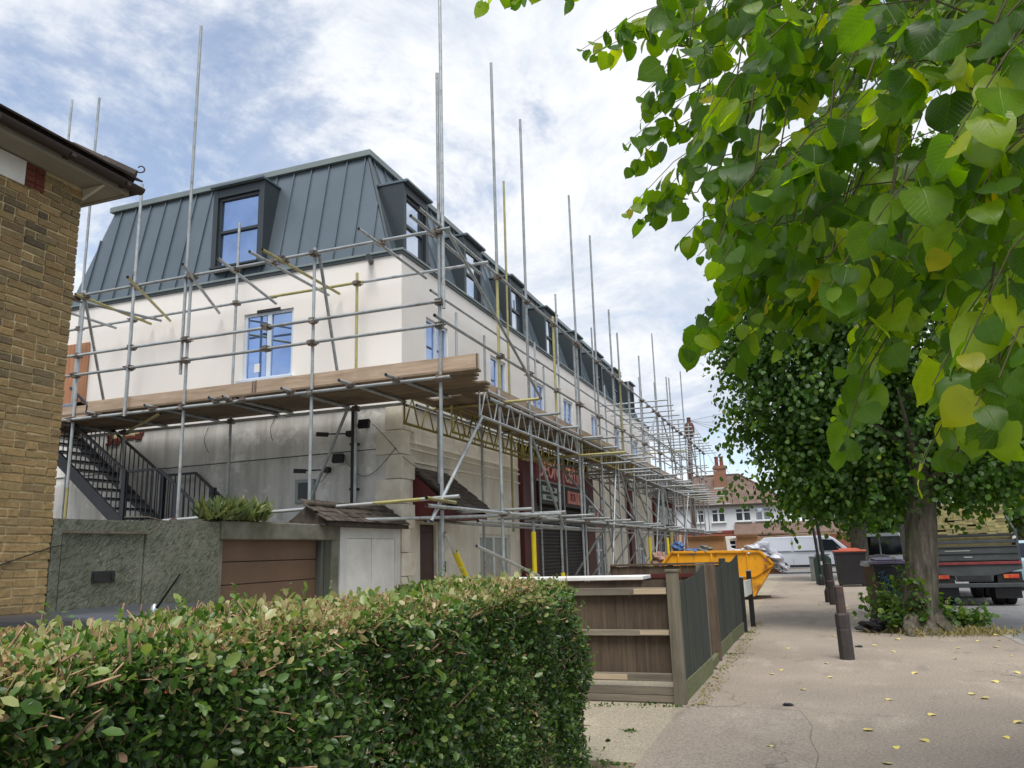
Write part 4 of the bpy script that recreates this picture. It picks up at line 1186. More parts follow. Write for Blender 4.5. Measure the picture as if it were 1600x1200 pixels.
# facade rows
outer = [(12.83, 0, 10.91), (14.45, 0, 10.59), (16.28, 0, 6.7), (18.05, 0, 6.6), (18.32, 0, 10.53), (20.2, 0, 10.15), (22.2, 0, 8.55), (23.05, 3.7, 8.05), (24.3, 0, 6.75), (26.3, 0, 7.3), (26.5, 4, 8.1), (29.3, 0, 7.7), (29.6, 0, 9.7), (32.3, 0, 8.5), (33.2, 3, 8.64), (35.0, 0, 7.1), (36.8, 0, 9.67), (38.4, 0, 7.4), (40.2, 0, 7.2), (42.0, 0, 7.0), (43.9, 0, 6.9)]
for i, (y, a, b) in enumerate(outer):
    m = {1: None}.get(i, None)
    if i in (0, 2, 7): 
        standard(FXO, y, a, 4.4, G); standard(FXO + .01, y, 4.4, min(b, 7.0), Yl)
        if b > 7: standard(FXO + .02, y, 6.6, b, G)
    else: standard(FXO, y, a, b, G if b > 8 else None)
inner = [(13.02, 0, 4.3), (15.14, 0, 4.3), (16.9, 2, 10.53), (18.92, 0, 6.9), (21.0, 0, 8.86), (23.2, 0, 6.6), (25.2, 0, 8.94), (26.6, 0, 7.2), (29.0, 0, 7), (31, 0, 6.8), (33.2, 0, 7.95), (36.0, 0, 7), (38.5, 0, 7.6), (41.0, 0, 7), (43.8, 0, 6.8), (13.9, 4.2, 6.3), (15.4, 4.2, 6.2), (19.6, 4.2, 6.4)]
for y, a, b in inner: standard(FXI, y, a, b)
def run(name, x, z, y0, y1, step=6.2, mat=None, jit=.02):
    y = y0
    while y < y1 - .2:
        e = min(y + step, y1)
        tube(name, (x + random.uniform(-jit, jit), y - .12, z + random.uniform(-.02, .02)), (x + random.uniform(-jit, jit), e + .12, z + random.uniform(-.02, .02)), mat)
        y = e
run('ledger', FXO + .055, 6.5, 9.75, 44, mat=G); run('guard_rail', FXO + .055, 5.0, 10.2, 44); run('guard_rail', FXO + .055, 5.45, 26.0, 44)
run('ledger', FXO + .055, 4.13, 12.3, 44); run('ledger', FXI, 4.12, 12.3, 44); run('ledger', FXI, 6.42, 12.9, 44); run('ledger', FXI, 5.6, 25.5, 44)
run('ledger', FXO + .06, 2.2, 9.9, 44, 5.0); run('ledger', FXO - .06, 2.06, 12.0, 20); run('ledger', FXI, 2.12, 12.6, 44)
tube('ledger', (-6.6, EY + .05, 2.10), (-4.3, 14.6, 2.24), G)
tube('ledger', (FXO + .07, 9.75, 2.31), (FXO + .07, 10.7, 2.29), Yl)
for y, a, b in outer:
    coupler(FXO + .03, y, 6.5); coupler(FXO + .03, y, 5.0)
    if a < 2: coupler(FXO + .03, y, 2.2)
    coupler(FXO + .03, y, 4.13)
for i, (y, a, b) in enumerate(outer):
    tube('transom', (-6.35, y + .06, 2.27), (-4.4 + random.uniform(-.2, .3), y + .06, 2.27))
    tube('transom', (-6.35, y + .08, 4.17), (-4.3 + random.uniform(-.2, .35), y + .08, 4.17), Yl if i in (0,) else None)
    if y > 17: tube('transom', (-6.3, y - .1, 3.74), (-3.85 + random.uniform(-.3, .2), y - .1, 3.74), Yl if i == 3 else None)
y = 26.4
while y < 44:
    tube('transom', (-6.35 - random.uniform(0, .2), y, 6.44), (-4.1 + random.uniform(-.12, .12), y, 6.44), G)
    if int(y * 10) % 3: tube('transom', (-6.3, y + .4, 5.5), (-4.25 + random.uniform(-.2, .2), y + .4, 5.5))
    coupler(FXO + .03, y, 6.47)
    y += 1.12
# facade braces
tube('brace', (FXO + .1, 10.42, 6.52), (FXO + .1, 14.95, 4.58), G)
tube('brace', (FXO + .04, 11.9, 3.76), (FXO + .04, 9.95, 2.0), G)
tube('brace', (FXO + .06, 10.35, 1.85), (FXO + .06, 10.75, 1.5), m_alu)
tube('brace', (FXO + .06, 11.5, 1.66), (FXO + .06, 14.5, 1.1), m_alu)
for y0, z0, y1, z1 in ((16.2, 2.0, 14.5, 4.0), (20.2, .3, 22.2, 4.0), (24.3, 3.9, 27.5, 2.0), (22.4, 4.0, 25.9, 1.3), (26.2, .2, 29.4, 4.0), (30.0, 4.0, 32.5, .5), (33, .3, 36, 4), (37, 4, 40, .4), (26.5, 4.6, 29.5, 6.4), (30, 6.4, 33, 4.7), (34, 4.6, 37, 6.4), (38, 6.4, 42, 4.6), (21.8, .4, 20.3, 2.1)):
    tube('brace', (FXO + random.choice((-.06, .09)), y0, z0), (FXO + random.choice((-.06, .09)), y1, z1), G)
for y in (20.3, 22.3, 24.4, 26.4, 29.6, 32.4, 35.1, 38.4):
    tube('brace', (FXO, y + .1, 2.3), (FXI, y + .1, 3.9)); tube('brace', (FXI, y - .1, .3), (FXO, y - .1, 2.1))
# lattice beams
def beam(x, y0, y1, z0, z1, mat, n):
    mb = MB().tube((x, y0, z1), (x, y1, z1), .025, n=8)
    b = mb.build('lattice_beam', mat, sc_, smooth=True)
    MB().tube((x, y0, z0), (x, y1, z0), .025, n=8).build('chord', mat, b, smooth=True)
    mb = MB()
    for k in range(n):
        a = y0 + (y1 - y0) * k / n; c = y0 + (y1 - y0) * (k + 1) / n; h = (a + c) / 2
        mb.tube((x, a + .05, z0), (x, h, z1), .0145, n=6); mb.tube((x, h, z1), (x, c - .05, z0), .0145, n=6)
    mb.tube((x, y0 + .01, z0), (x, y0 + .01, z1), .018, n=6); mb.tube((x, y1 - .01, z0), (x, y1 - .01, z1), .018, n=6)
    mb.build('lacing', mat, b)
for i, (x, y0, y1, m, n) in enumerate(((FXO, 11.88, 17.9, m_alu, 10), (FXO, 18.2, 24.3, m_beamy, 10), (FXO, 24.4, 30.5, m_alu, 10), (FXO, 30.6, 36.7, m_alu, 10), (FXO, 36.8, 43.8, m_beamy, 11),
                                  (FXI - .12, 11.92, 18.0, m_beamy, 10), (FXI - .12, 18.1, 24.2, m_beamy, 10), (FXI - .12, 24.3, 30.4, m_tube, 10), (FXI - .12, 30.5, 43.5, m_tube, 20), (-5.6, 12.3, 18.2, m_beamy, 9))):
    beam(x + .0, y0, y1, 3.78 if x != -5.6 else 3.62, 4.26 if x != -5.6 else 4.06, m, n)
# facade decking
for k in range(6):
    x0 = FXI + .02 + k * .218
    y = 12.02 + .1 * ((k * 3) % 4)
    while y < 43.5:
        e = min(y + 3.9, 43.9)
        board('deck_board', x0, x0 + .212, y, e - .02, 4.198 + random.uniform(0, .006), 4.238, m_deck)
        y = e
y = 12.25
while y < 43:
    e = min(y + 3.9, 43.9)
    board('toe_board', FXO - .085, FXO - .047, y, e - .015, 4.21 + random.uniform(-.01, .01), 4.44, m_toe); y = e
# yellow plastic sleeves
for p0, p1 in (((FXO, 14.45, .35), (FXO, 14.45, 1.92)), ((FXO + .06, 10.68, 1.58), (FXO + .06, 11.35, .95)), ((FXO, 16.28, .1), (FXO, 16.28, 1.1)), ((FXO, 26.3, .1), (FXO, 26.3, 1.9)), ((FXO + .1, 29.3, .1), (FXO + .1, 29.3, 1.9))):
    tube('sleeve', p0, p1, m_yel, .045)

roll = thing('membrane_roll', (-13.5, 11.0, 4.24), 'dark grey roll of roofing membrane lying on the scaffold deck', 'roll')
mb = MB(); mb.tube((-14.6, 11.0, 4.42), (-12.75, 11.0, 4.42), .175, n=22, caps=False); mb.tube((-12.75, 11.0, 4.42), (-14.6, 11.0, 4.42), .14, n=22, caps=False)
mb.build('wrap', m_roll, roll, smooth=True)
MB().tube((-14.58, 11.0, 4.42), (-12.8, 11.0, 4.42), .12, n=16, caps=False).build('core', m_black, roll, smooth=True)
sheet = thing('dust_sheet', (-6.2, 11.0, 4.24), 'white dust sheet lying along the scaffold deck behind the toe board', 'sheet')
mb = MB(); xs = np.linspace(-7.2, -4.75, 16); ysh = np.linspace(10.5, 11.5, 6)
gv = [(x, y, 4.30 + .17 * math.exp(-((y - 10.62) / .25) ** 2) * (0.8 + .3 * math.sin(x * 4.2)) + .02 * math.sin(x * 11 + y * 7)) for y in ysh for x in xs]
gf = [(j * 16 + i, j * 16 + i + 1, (j + 1) * 16 + i + 1, (j + 1) * 16 + i) for j in range(5) for i in range(15)]
mb.add(gv, gf); mb.build('sheet', m_offwhite, sheet, smooth='all')

# ------------------------------------------------------------------ black steel staircase against the end wall
st = thing('steel_staircase', (-11.5, 11.05, 0), 'black steel outside staircase with railings against the grey plaster end wall', 'staircase')
SY0, SY1 = 11.05, 12.0
mb = MB()
def flight(x0, z0, x1, z1):
    for y in (SY0, SY1):
        MB().bar((x0, y, z0 - .04), (x1, y, z1 - .04), .05, .21).build('stringer', m_iron, st)
    n = max(2, int(abs(z1 - z0) / .185))
    for k in range(n):
        t = (k + .5) / n
        x = x0 + (x1 - x0) * t; z = z0 + (z1 - z0) * t
        MB().box(x - .13, x + .13, SY0 + .03, SY1 - .03, z, z + .035).build('tread', m_iron, st)
flight(-14.2, 4.35, -11.55, 2.25)
flight(-10.75, 2.2, -7.9, .1)
MB().box(-11.6, -10.7, SY0, SY1, 2.18, 2.22).build('landing', m_iron, st)
def rail(pts, y):
    for a, b in zip(pts, pts[1:]):
        MB().bar((a[0], y, a[1]), (b[0], y, b[1]), .04, .045).build('handrail', m_iron, st)
for y in (SY0, SY1 - .03):
    rail([(-14.2, 5.2), (-12.78, 4.08), (-11.56, 3.2), (-10.79, 3.2), (-9.6, 2.28), (-7.9, 1.0)], y)
    x = -14.1
    while x < -8:
        zt = np.interp(x, [-14.2, -12.78, -11.56, -10.79, -9.6, -7.9], [5.2, 4.08, 3.2, 3.2, 2.28, 1.0])
        zb = np.interp(x, [-14.2, -11.56, -10.75, -7.9], [4.35, 2.25, 2.2, .1])
        MB().box(x - .008, x + .008, y - .008, y + .008, zb, zt).build('baluster', m_iron, st)
        x += .118
    for x, zt in ((-11.56, 3.22), (-10.35, 2.9)):
        MB().box(x - .04, x + .04, y - .04, y + .04, -.1, zt).build('newel', m_iron, st)

# ------------------------------------------------------------------ fences
def shared_board(mat, wd, ht, th, axis):
    pass
fa = thing('closeboard_fence', (-1.4, 8.5, 0), 'weathered brown board fence with grey rails seen square-on beside the hedge', 'fence', 'fences along the forecourt')
MB().box(-1.43, -1.31, 8.44, 8.56, -.1, 1.30).build('post', m_fence_p, fa, bevel=.006)
MB().box(-1.44, -1.30, 8.43, 8.57, 1.30, 1.325).build('post_cap', m_fence_p, fa, bevel=.004)
x = -4.6
while x < -1.45:
    wd = random.uniform(.088, .11)
    MB().obox((x + wd / 2, 8.545 + random.uniform(-.004, .004), .745 + random.uniform(-.008, .004)), (wd / 2 + .004, .004, 0), (0, .009, 0), (random.uniform(-.004, .004), 0, .475)).build('board', m_fence_b, fa)
    x += wd + .002
for z, h, m in ((1.07, .075, m_fence_g), (.66, .06, m_fence_g), (.215, .075, m_fence_g)):
    MB().box(-4.6, -1.435, 8.47, 8.53, z, z + h).build('rail', m, fa, bevel=.006)
for a, b in ((.03, .095), (.1, .175)):
    MB().box(-4.6, -1.435, 8.50, 8.535, a - .02, b - .02).build('gravel_board', m_fence_g, fa, bevel=.004)
MB().box(-1.78, -1.44, 8.462, 8.469, 1.08, 1.135).build('repair_strip', m_pale, fa)
MB().box(-1.74, -1.44, 8.462, 8.469, .672, .715).build('repair_strip', m_pale, fa)
MB().box(-2.3, -1.9, 8.463, 8.469, .225, .28).build('repair_strip', m_pale, fa)
wb = thing('white_board', (-2.4, 8.62, 1.23), 'white board lying along the top of the brown fence', 'board')
MB().box(-3.4, -1.68, 8.5, 8.95, 1.225, 1.262).build('board', m_offwhite, wb, bevel=.004)
MB().box(-3.38, -1.7, 8.52, 8.93, 1.221, 1.2249).build('underside', m_signpink, wb)

def run_fence(label, y0, y1, x0, x1, z0, z1, mat, posts, seed):
    r = random.Random(seed)
    f = thing('garden_fence', (x0, y0, 0), label, 'fence', 'fences along the forecourt')
    y = y0
    while y < y1 - .03:
        wd = r.uniform(.1, .13); t = (y - y0) / (y1 - y0)
        x = x0 + (x1 - x0) * t
        sag = -.05 * math.sin(math.pi * t)
        zt = z0 + (z1 - z0) * t + sag
        MB().obox((x + r.uniform(-.004, .004), y + wd / 2, (zt + .19) / 2), (.009, 0, 0), (.003, wd / 2 + .003, 0), (r.uniform(-.004, .004), r.uniform(-.003, .003), (zt - .19) / 2)).build('board', mat, f)
        y += wd
    for k in (.4, .72, 1.05): MB().bar((x0 - .04, y0, k), (x1 - .04, y1, k), .05, .07).build('rail', m_fence_b, f)
    MB().bar((x0 + .006, y0, .095), (x1 + .006, y1, .095), .035, .19).build('gravel_board', m_algae, f)
    for py, pz, pm, pw in posts:
        t = (py - y0) / (y1 - y0); x = x0 + (x1 - x0) * t
        MB().box(x - .1, x - .1 + pw, py - .05, py + .05, -.1, pz).build('post', pm, f, bevel=.006)
    return f
run_fence('black-green board fence panel just past the brown fence post, tilted top', 8.64, 10.58, -1.35, -1.30, 1.19, 1.33, m_fence_k, [(10.62, 1.34, m_fence_p, .11)], 1)
f2 = run_fence('mossy green board fence panel with a curved top beside the skip', 11.95, 13.62, -1.34, -1.32, 1.27, 1.30, m_fence_k, [(11.7, 1.3, m_fence_b, .16), (11.86, 1.27, m_fence_b, .08)], 2)
run_fence('dark mossy board fence panel ending at the street name posts', 13.7, 15.35, -1.32, -1.27, 1.28, 1.40, m_fence_k, [(13.66, 1.35, m_fence_k, .1)], 3)
MB().bar((-1.33, 10.66, .05), (-1.34, 11.62, .05), .06, .12).build('gravel_board', m_algae, f2)
fb = thing('brown_fence', (-2.5, 15.9, 0), 'low dark brown board fence with maroon top rail in front of the shops', 'fence', 'fences along the forecourt')
x = -3.75
while x < -1.5:
    MB().box(x, x + .145, 15.9, 15.92, .02, 1.20 + random.uniform(-.006, .006)).build('board', m_fence_b, fb); x += .15
MB().box(-3.78, -1.5, 15.86, 15.95, 1.21, 1.25).build('top_rail', m_fence_b, fb); MB().box(-3.78, -1.5, 15.85, 15.899, .98, 1.05).build('rail', m_maroon, fb)
for x in (-3.75, -2.6, -1.5): MB().box(x - .05, x + .05, 15.93, 16.03, -.05, 1.22).build('post', m_fence_b, fb)

# street name sign, two black posts and a white plate seen along its length
sg = thing('street_name_sign', (-1.22, 15.7, 0), 'low street name sign of two black posts with a white plate', 'sign')
for x, y, z in ((-1.245, 15.45, .97), (-1.17, 16.55, 1.05)):
    MB().box(x - .045, x + .045, y - .045, y + .045, -.05, z).build('post', m_black, sg, bevel=.005)
    MB().box(x - .05, x + .05, y - .05, y + .05, z, z + .015).build('post_cap', m_alu, sg)
MB().prism([(-1.21, 15.5, .62), (-1.15, 16.5, .62), (-1.15, 16.5, .9), (-1.21, 15.5, .9)], (.02, 0, 0)).build('plate', m_offwhite, sg)
MB().prism([(-1.24, 15.42, .0), (-1.2, 15.42, 0), (-1.2, 15.42, .36), (-1.24, 15.42, .36)], (.0, .02, 0)).build('white_strip', m_offwhite, sg)

# ------------------------------------------------------------------ hedge
hd = thing('privet_hedge', (-2.1, 3.0, 0), 'clipped privet hedge with browned top along the pavement', 'hedge')
hx0, hx1, hy0, hy1, hz = -2.62, -1.68, -1.2, 5.98, 1.33
def hedge_surface(n, rng):
    """random points on the rounded box of the hedge with outward normals"""
    A = [(hx1 - hx0) * (hy1 - hy0), hz * (hy1 - hy0), hz * (hy1 - hy0) * .35, hz * (hx1 - hx0)]
    w_ = np.array(A) / sum(A)
    k = rng.choice(4, n, p=w_)
    P = np.zeros((n, 3)); Nn = np.zeros((n, 3))
    u = rng.random(n); v = rng.random(n)
    P[:, 0] = hx0 + u * (hx1 - hx0); P[:, 1] = hy0 + v * (hy1 - hy0); P[:, 2] = hz
    Nn[:, 2] = 1
    m = k == 1; P[m, 0] = hx1; P[m, 2] = u[m] * hz; Nn[m] = (1, 0, 0)
    m = k == 2; P[m, 0] = hx0; P[m, 2] = u[m] * hz; Nn[m] = (-1, 0, 0)
    m = k == 3; P[m, 1] = hy1; P[m, 0] = hx0 + v[m] * (hx1 - hx0); P[m, 2] = u[m] * hz; Nn[m] = (0, 1, 0)
    return P, Nn
def lump(P):
    x, y, z = P.T
    return .045 * np.sin(y * 2.3 + z * 1.7) + .03 * np.sin(y * 5.1 + x * 3 + 1) + .03 * np.sin(z * 6.3 + y * 3.7) + .02 * np.sin(y * 11 + z * 9)
def round_off(P):
    # round the edges of the clipped box
    c = np.array([(hx0 + hx1) / 2, (hy0 + hy1) / 2, hz / 2]); h = np.array([(hx1 - hx0) / 2, (hy1 - hy0) / 2, hz / 2])
    q = P - c; r = .16
    inner_ = np.clip(q, -(h - r), h - r); inner_[:, 2] = np.clip(q[:, 2], -h[2], h[2] - r)
    d = q - inner_; L_ = np.linalg.norm(d, axis=1, keepdims=True)
    return c + inner_ + np.where(L_ > r, d / np.maximum(L_, 1e-6) * r, d)
tvh = np.array([(0, 0, 0), (.30, .35, .07), (.24, .75, .06), (0, 1, -.03), (-.24, .75, .06), (-.30, .35, .07)], float)
tfh = np.array([(0, 1, 2, 3), (0, 3, 4, 5)])
def hedge_leaves(n, seed, depth, size, tint_mu, tint_sd, brown, top_only=False):
    rng = np.random.default_rng(seed)
    P, Nn = hedge_surface(n, rng)
    if top_only:
        m = Nn[:, 2] > .5; P, Nn = P[m], Nn[m]
    n = len(P)
    P = round_off(P)
    P = P + Nn * (lump(P)[:, None] * np.where(Nn[:, 2:3] > .5, .4, 1.0) - np.abs(rng.normal(0, abs(depth), n))[:, None] * (1 if depth > 0 else -1))
    # thin gaps low down
    dens = np.sin(P[:, 1] * 2.7 + 1.3 * np.sin(P[:, 2] * 4)) + .6 * np.sin(P[:, 1] * 7.3 + P[:, 2] * 5)
    keep = ~((dens > .75) & (P[:, 2] < .8) & (rng.random(n) < .72)) & ~((dens > .6) & (P[:, 2] >= .8) & (P[:, 2] < 1.2) & (rng.random(n) < .5) & (depth < .1)) & ~((P[:, 2] < .16) & (rng.random(n) < .5)) & (P[:, 2] > .02)
    P, Nn = P[keep], Nn[keep]; n = len(P)
    Yd = unit(rng.normal(size=(n, 3)) * .8 + Nn * .55 + np.array([0, 0, .25]))
    Nd = unit(Nn * .9 + np.array([0, 0, .5]) + rng.normal(size=(n, 3)) * .55)
    X_, Y_, Z_ = axes_from(Yd, Nd)
    patch = np.sin(P[:, 1] * 3.1 + P[:, 0] * 4) * .5 + np.sin(P[:, 1] * 8.7 + 2) * .35 + np.sin(P[:, 0] * 13 + P[:, 1] * 5) * .25
    t = rng.normal(tint_mu, tint_sd, n) + .05 * patch
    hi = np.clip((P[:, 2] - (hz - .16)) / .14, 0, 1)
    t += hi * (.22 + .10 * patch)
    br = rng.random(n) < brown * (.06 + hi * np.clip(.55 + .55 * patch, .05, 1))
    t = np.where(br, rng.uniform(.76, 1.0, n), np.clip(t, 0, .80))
    return scatter(tvh, tfh, P, X_, Y_, Z_, np.abs(rng.normal(size, size * .28, n)) + .006, t)
def shoots():
    rng = np.random.default_rng(17)
    P0, N0 = hedge_surface(170, rng); P0 = round_off(P0)
    P0 += N0 * (lump(P0)[:, None] * np.where(N0[:, 2:3] > .5, .4, 1.0))
    d0 = unit(N0 * .7 + np.array([0, 0, .5]) + rng.normal(0, .35, (170, 3))); L0 = rng.uniform(.04, .13, 170)
    q = np.tile(np.linspace(.15, 1, 9), 170); P = np.repeat(P0, 9, 0) + np.repeat(d0 * L0[:, None], 9, 0) * q[:, None]; n = len(P)
    side = unit(rng.normal(size=(n, 3))); Yd = unit(np.repeat(d0, 9, 0) * .5 + side)
    X_, Y_, Z_ = axes_from(Yd, unit(np.repeat(d0, 9, 0) + rng.normal(0, .3, (n, 3))))
    return scatter(tvh, tfh, P, X_, Y_, Z_, rng.uniform(.018, .034, n), np.clip(rng.normal(.6, .08, n), 0, .78))
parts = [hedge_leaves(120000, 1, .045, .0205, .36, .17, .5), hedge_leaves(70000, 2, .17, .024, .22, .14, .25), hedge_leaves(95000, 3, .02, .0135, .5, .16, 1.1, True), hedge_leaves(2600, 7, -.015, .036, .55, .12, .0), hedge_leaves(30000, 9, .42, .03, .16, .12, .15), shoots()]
Vs, Fs, Ts, o_ = [], [], [], 0
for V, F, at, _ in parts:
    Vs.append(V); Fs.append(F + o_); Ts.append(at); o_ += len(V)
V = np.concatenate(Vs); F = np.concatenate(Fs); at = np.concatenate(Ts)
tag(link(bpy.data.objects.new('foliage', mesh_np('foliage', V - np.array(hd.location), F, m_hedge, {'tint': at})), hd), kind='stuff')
# clipped twigs standing out of the hedge, mostly on its top
rng = np.random.default_rng(4)
P, Nn = hedge_surface(52000, rng)
dn = np.sin(P[:, 1] * 2.7 + 1.3 * np.sin(P[:, 2] * 4)) + .6 * np.sin(P[:, 1] * 7.3 + P[:, 2] * 5)
k = (Nn[:, 2] > .5) | (rng.random(52000) < np.where(dn > .6, .15, .05)) | ((P[:, 2] > 1.05) & (rng.random(52000) < .16)); P, Nn = P[k], Nn[k]
P = round_off(P); n = len(P)
P = P + Nn * (lump(P)[:, None] * np.where(Nn[:, 2:3] > .5, .4, 1.0) - .035)
Yd = unit(Nn * .8 + rng.normal(size=(n, 3)) * .6); X_, Y_, Z_ = axes_from(Yd, rng.normal(size=(n, 3)))
tvt = np.array([(-1, 0, -.6), (1, 0, -.6), (0, 0, 1), (-.7, 1, -.4), (.7, 1, -.4), (0, 1, .7)], float) * np.array([.04, 1, .04])
tft = np.array([(0, 1, 4, 3), (1, 2, 5, 4), (2, 0, 3, 5), (3, 4, 5, 5)])[:3]
V, F, _, _ = scatter(tvt, tft, P, X_, Y_, Z_, rng.gamma(2.2, .011, n) + .012)
tag(link(bpy.data.objects.new('twigs', mesh_np('twigs', V - np.array(hd.location), F, m_twig)), hd), kind='stuff')
# woody stems inside
mb = MB(); r = random.Random(3)
y = hy0 + .1
while y < hy1 - .05:
    for s in range(3):
        bx, by = r.uniform(-2.35, -1.9), y + r.uniform(-.08, .08)
        pts = [Vector((bx, by, -.05))]
        for q in range(4): pts.append(pts[-1] + Vector((r.uniform(-.1, .1), r.uniform(-.14, .14), .28)))
        mb.path(pts, [.018, .015, .012, .009, .006], 5)
        for q in range(1, 5):
            d = Vector((r.uniform(-.22, .22), r.uniform(-.25, .25), r.uniform(.02, .12)))
            mb.path([pts[q], pts[q] + d * .6, pts[q] + d + Vector((0, 0, .06))], [.008, .006, .003], 4)
    y += .17
mb.build('stem', m_stem, hd)
# weeds and leaf litter at the foot of hedge and fence
rng = np.random.default_rng(9)
cl = [(-1.45, 8.36, .1), (-1.75, 8.34, .14), (-1.62, 7.2, .05), (-1.66, 6.15, .1), (-2.1, 8.3, .1), (-1.28, 10.9, .09), (-1.22, 12.4, .08), (-1.2, 14.2, .08), (-1.18, 15.4, .1), (-1.5, 6.1, .06)]
Pw = np.concatenate([np.column_stack([rng.normal(x, s * .8, 34), rng.normal(y, s * .4, 34), np.full(34, .001)]) for x, y, s in cl]); n = len(Pw)
X_, Y_, Z_ = axes_from(unit(np.column_stack([rng.normal(0, .6, n), rng.normal(0, .6, n), rng.uniform(.0, .6, n)])), rng.normal(size=(n, 3)))
V, F, at, _ = scatter(tvh, tfh, Pw, X_, Y_, Z_, rng.uniform(.014, .036, n), rng.random(n) * .7)
tag(link(bpy.data.objects.new('weeds', mesh_np('weeds', V, F, m_shrub, {'tint': at}))), kind='stuff', label='small green weeds growing along the foot of fence and hedge', cat='weeds')

# ------------------------------------------------------------------ bollards
def bollard(x, y, label, lean=(0.0, 0.0), h=1.0, rusty=False):
    b = thing('bollard', (x, y, 0), label, 'bollard', 'bollards along the pavement')
    b.rotation_euler = (lean[1], lean[0], .3)
    mb = MB(); mb.lathe([(.102, -.03), (.1, .38), (.096, .40), (.096, .41), (.1, .425), (.1, .58), (.09, .595)], (0, 0, 0), 8)
    mb.build('base', m_bollard, b, local=True, bevel=.006)
    MB().lathe([(.09, .592), (.092, .598), (.084, .606)], (0, 0, 0), 8).build('collar', m_bollard_t, b, local=True)
    MB().lathe([(.068, .58), (.065, h - .02), (.067, h - .015), (.067, h + .0), (.06, h + .012)], (0, 0, 0), 8).build('top', m_bollard_t if rusty else m_bollard, b, local=True, bevel=.006)
    return b
bollard(.335, 12.05, 'black octagonal bollard with worn brown top standing alone on the pavement', (-.016, .0), .95, True)
bollard(.44, 22.3, 'black bollard beside the thin black sign posts and litter bin', (-.03, 0), 1.02)
bollard(-2.35, 42.5, 'small dark bollard by the rear wheel of the silver van', (0, 0), .92)

# ------------------------------------------------------------------ skip and its contents
SK = thing('skip', (-2.6, 24.6, 0), 'yellow rusty builders skip heaped with cardboard and rubbish', 'skip')
ky0, ky1 = 24.5, 26.1
side = [(-4.22, 1.06), (-3.93, 1.40), (-1.36, 1.36), (-1.0, .98), (-1.62, .10), (-3.6, .10)]
for y in (ky0, ky1):
    MB().prism([(x, y, z) for x, z in side], (0, .02 if y == ky0 else -.02, 0)).build('side_plate', m_skip, SK)
MB().prism([(-1.62, ky0 + .02, .10), (-1.0, ky0 + .02, .98), (-1.03, ky0 + .02, 1.0), (-1.65, ky0 + .02, .12)], (0, ky1 - ky0 - .04, 0)).build('end_plate', m_skip, SK)
MB().prism([(-3.6, ky0 + .02, .10), (-4.22, ky0 + .02, 1.06), (-4.19, ky0 + .02, 1.08), (-3.57, ky0 + .02, .12)], (0, ky1 - ky0 - .04, 0)).build('end_plate', m_skip, SK)
MB().box(-3.6, -1.62, ky0 + .02, ky1 - .02, .08, .12).build('floor_plate', m_skip, SK)
for y, s in ((ky0, -1), (ky1, 1)):
    for a, b in zip(side[:4], side[1:4]):
        MB().bar((a[0], y + s * .02, a[1]), (b[0], y + s * .02, b[1]), .07, .07, (0, 1, 0)).build('rim', m_skip, SK, bevel=.01)
    for x, zb, zt in ((-3.72, .3, 1.36), (-2.75, .5, 1.36), (-1.72, .62, 1.34)):
        MB().box(x - .03, x + .03, y + s * .005, y + s * .045, zb, zt).build('rib', m_skip, SK, bevel=.006)
    MB().bar((-2.6, y + s * .02, .66), (-1.55, y + s * .02, .66), .04, .05, (0, 1, 0)).build('rib', m_skip, SK)
    MB().bar((-1.55, y + s * .02, .66), (-1.02, y + s * .02, .98), .04, .05, (0, 1, 0)).build('rib', m_skip, SK)
    MB().tube((-3.0, y + s * .03, .95), (-3.0, y + s * .14, .95), .045, n=8).build('lifting_lug', m_skip, SK)
MB().box(-1.30, -1.12, ky0 - .006, ky0 + .002, 1.08, 1.14).build('label_plate', m_signpink, SK)
MB().box(-1.66, -1.2, ky0 + .6, ky0 + .7, .02, .08).build('skid', m_clamp, SK)
MB().box(-3.5, -1.7, ky0 + .3, ky0 + .4, .0, .08).build('skid', m_clamp, SK); MB().box(-3.5, -1.7, ky1 - .4, ky1 - .3, .0, .08).build('skid', m_clamp, SK)
def blob(name, c, r, mat, seed, parent=None, sq=.25):
    rr_ = random.Random(seed); ph = [rr_.uniform(0, 6) for _ in range(9)]
    mb = MB(); nu, nv = 18, 11; v = []; f = []
    for j in range(nv + 1):
        th = math.pi * j / nv
        for i in range(nu):
            a = 2 * math.pi * i / nu
            d = Vector((math.sin(th) * math.cos(a), math.sin(th) * math.sin(a), math.cos(th)))
            k = 1 + sq * (math.sin(3 * d.x + ph[0]) * math.sin(4 * d.y + ph[1]) + .7 * math.sin(7 * d.z + ph[2] + 3 * d.x) + .5 * math.sin(11 * d.x + 9 * d.y + ph[3])) + rr_.uniform(-.05, .05)
            v.append((c[0] + d.x * r[0] * k, c[1] + d.y * r[1] * k, max(c[2] + d.z * r[2] * k, c[2] - r[2] * .9)))
    for j in range(nv):
        for i in range(nu): f.append((j * nu + i, (j + 1) * nu + i, (j + 1) * nu + (i + 1) % nu, j * nu + (i + 1) % nu))
    mb.add(v, f)
    return mb.build(name, mat, parent)
tag(blob('rubbish_heap', (-2.6, 25.3, .95), (1.5, .7, .42), m_rubble, 4), kind='stuff', label='mixed builders rubbish filling the yellow skip', cat='rubbish')
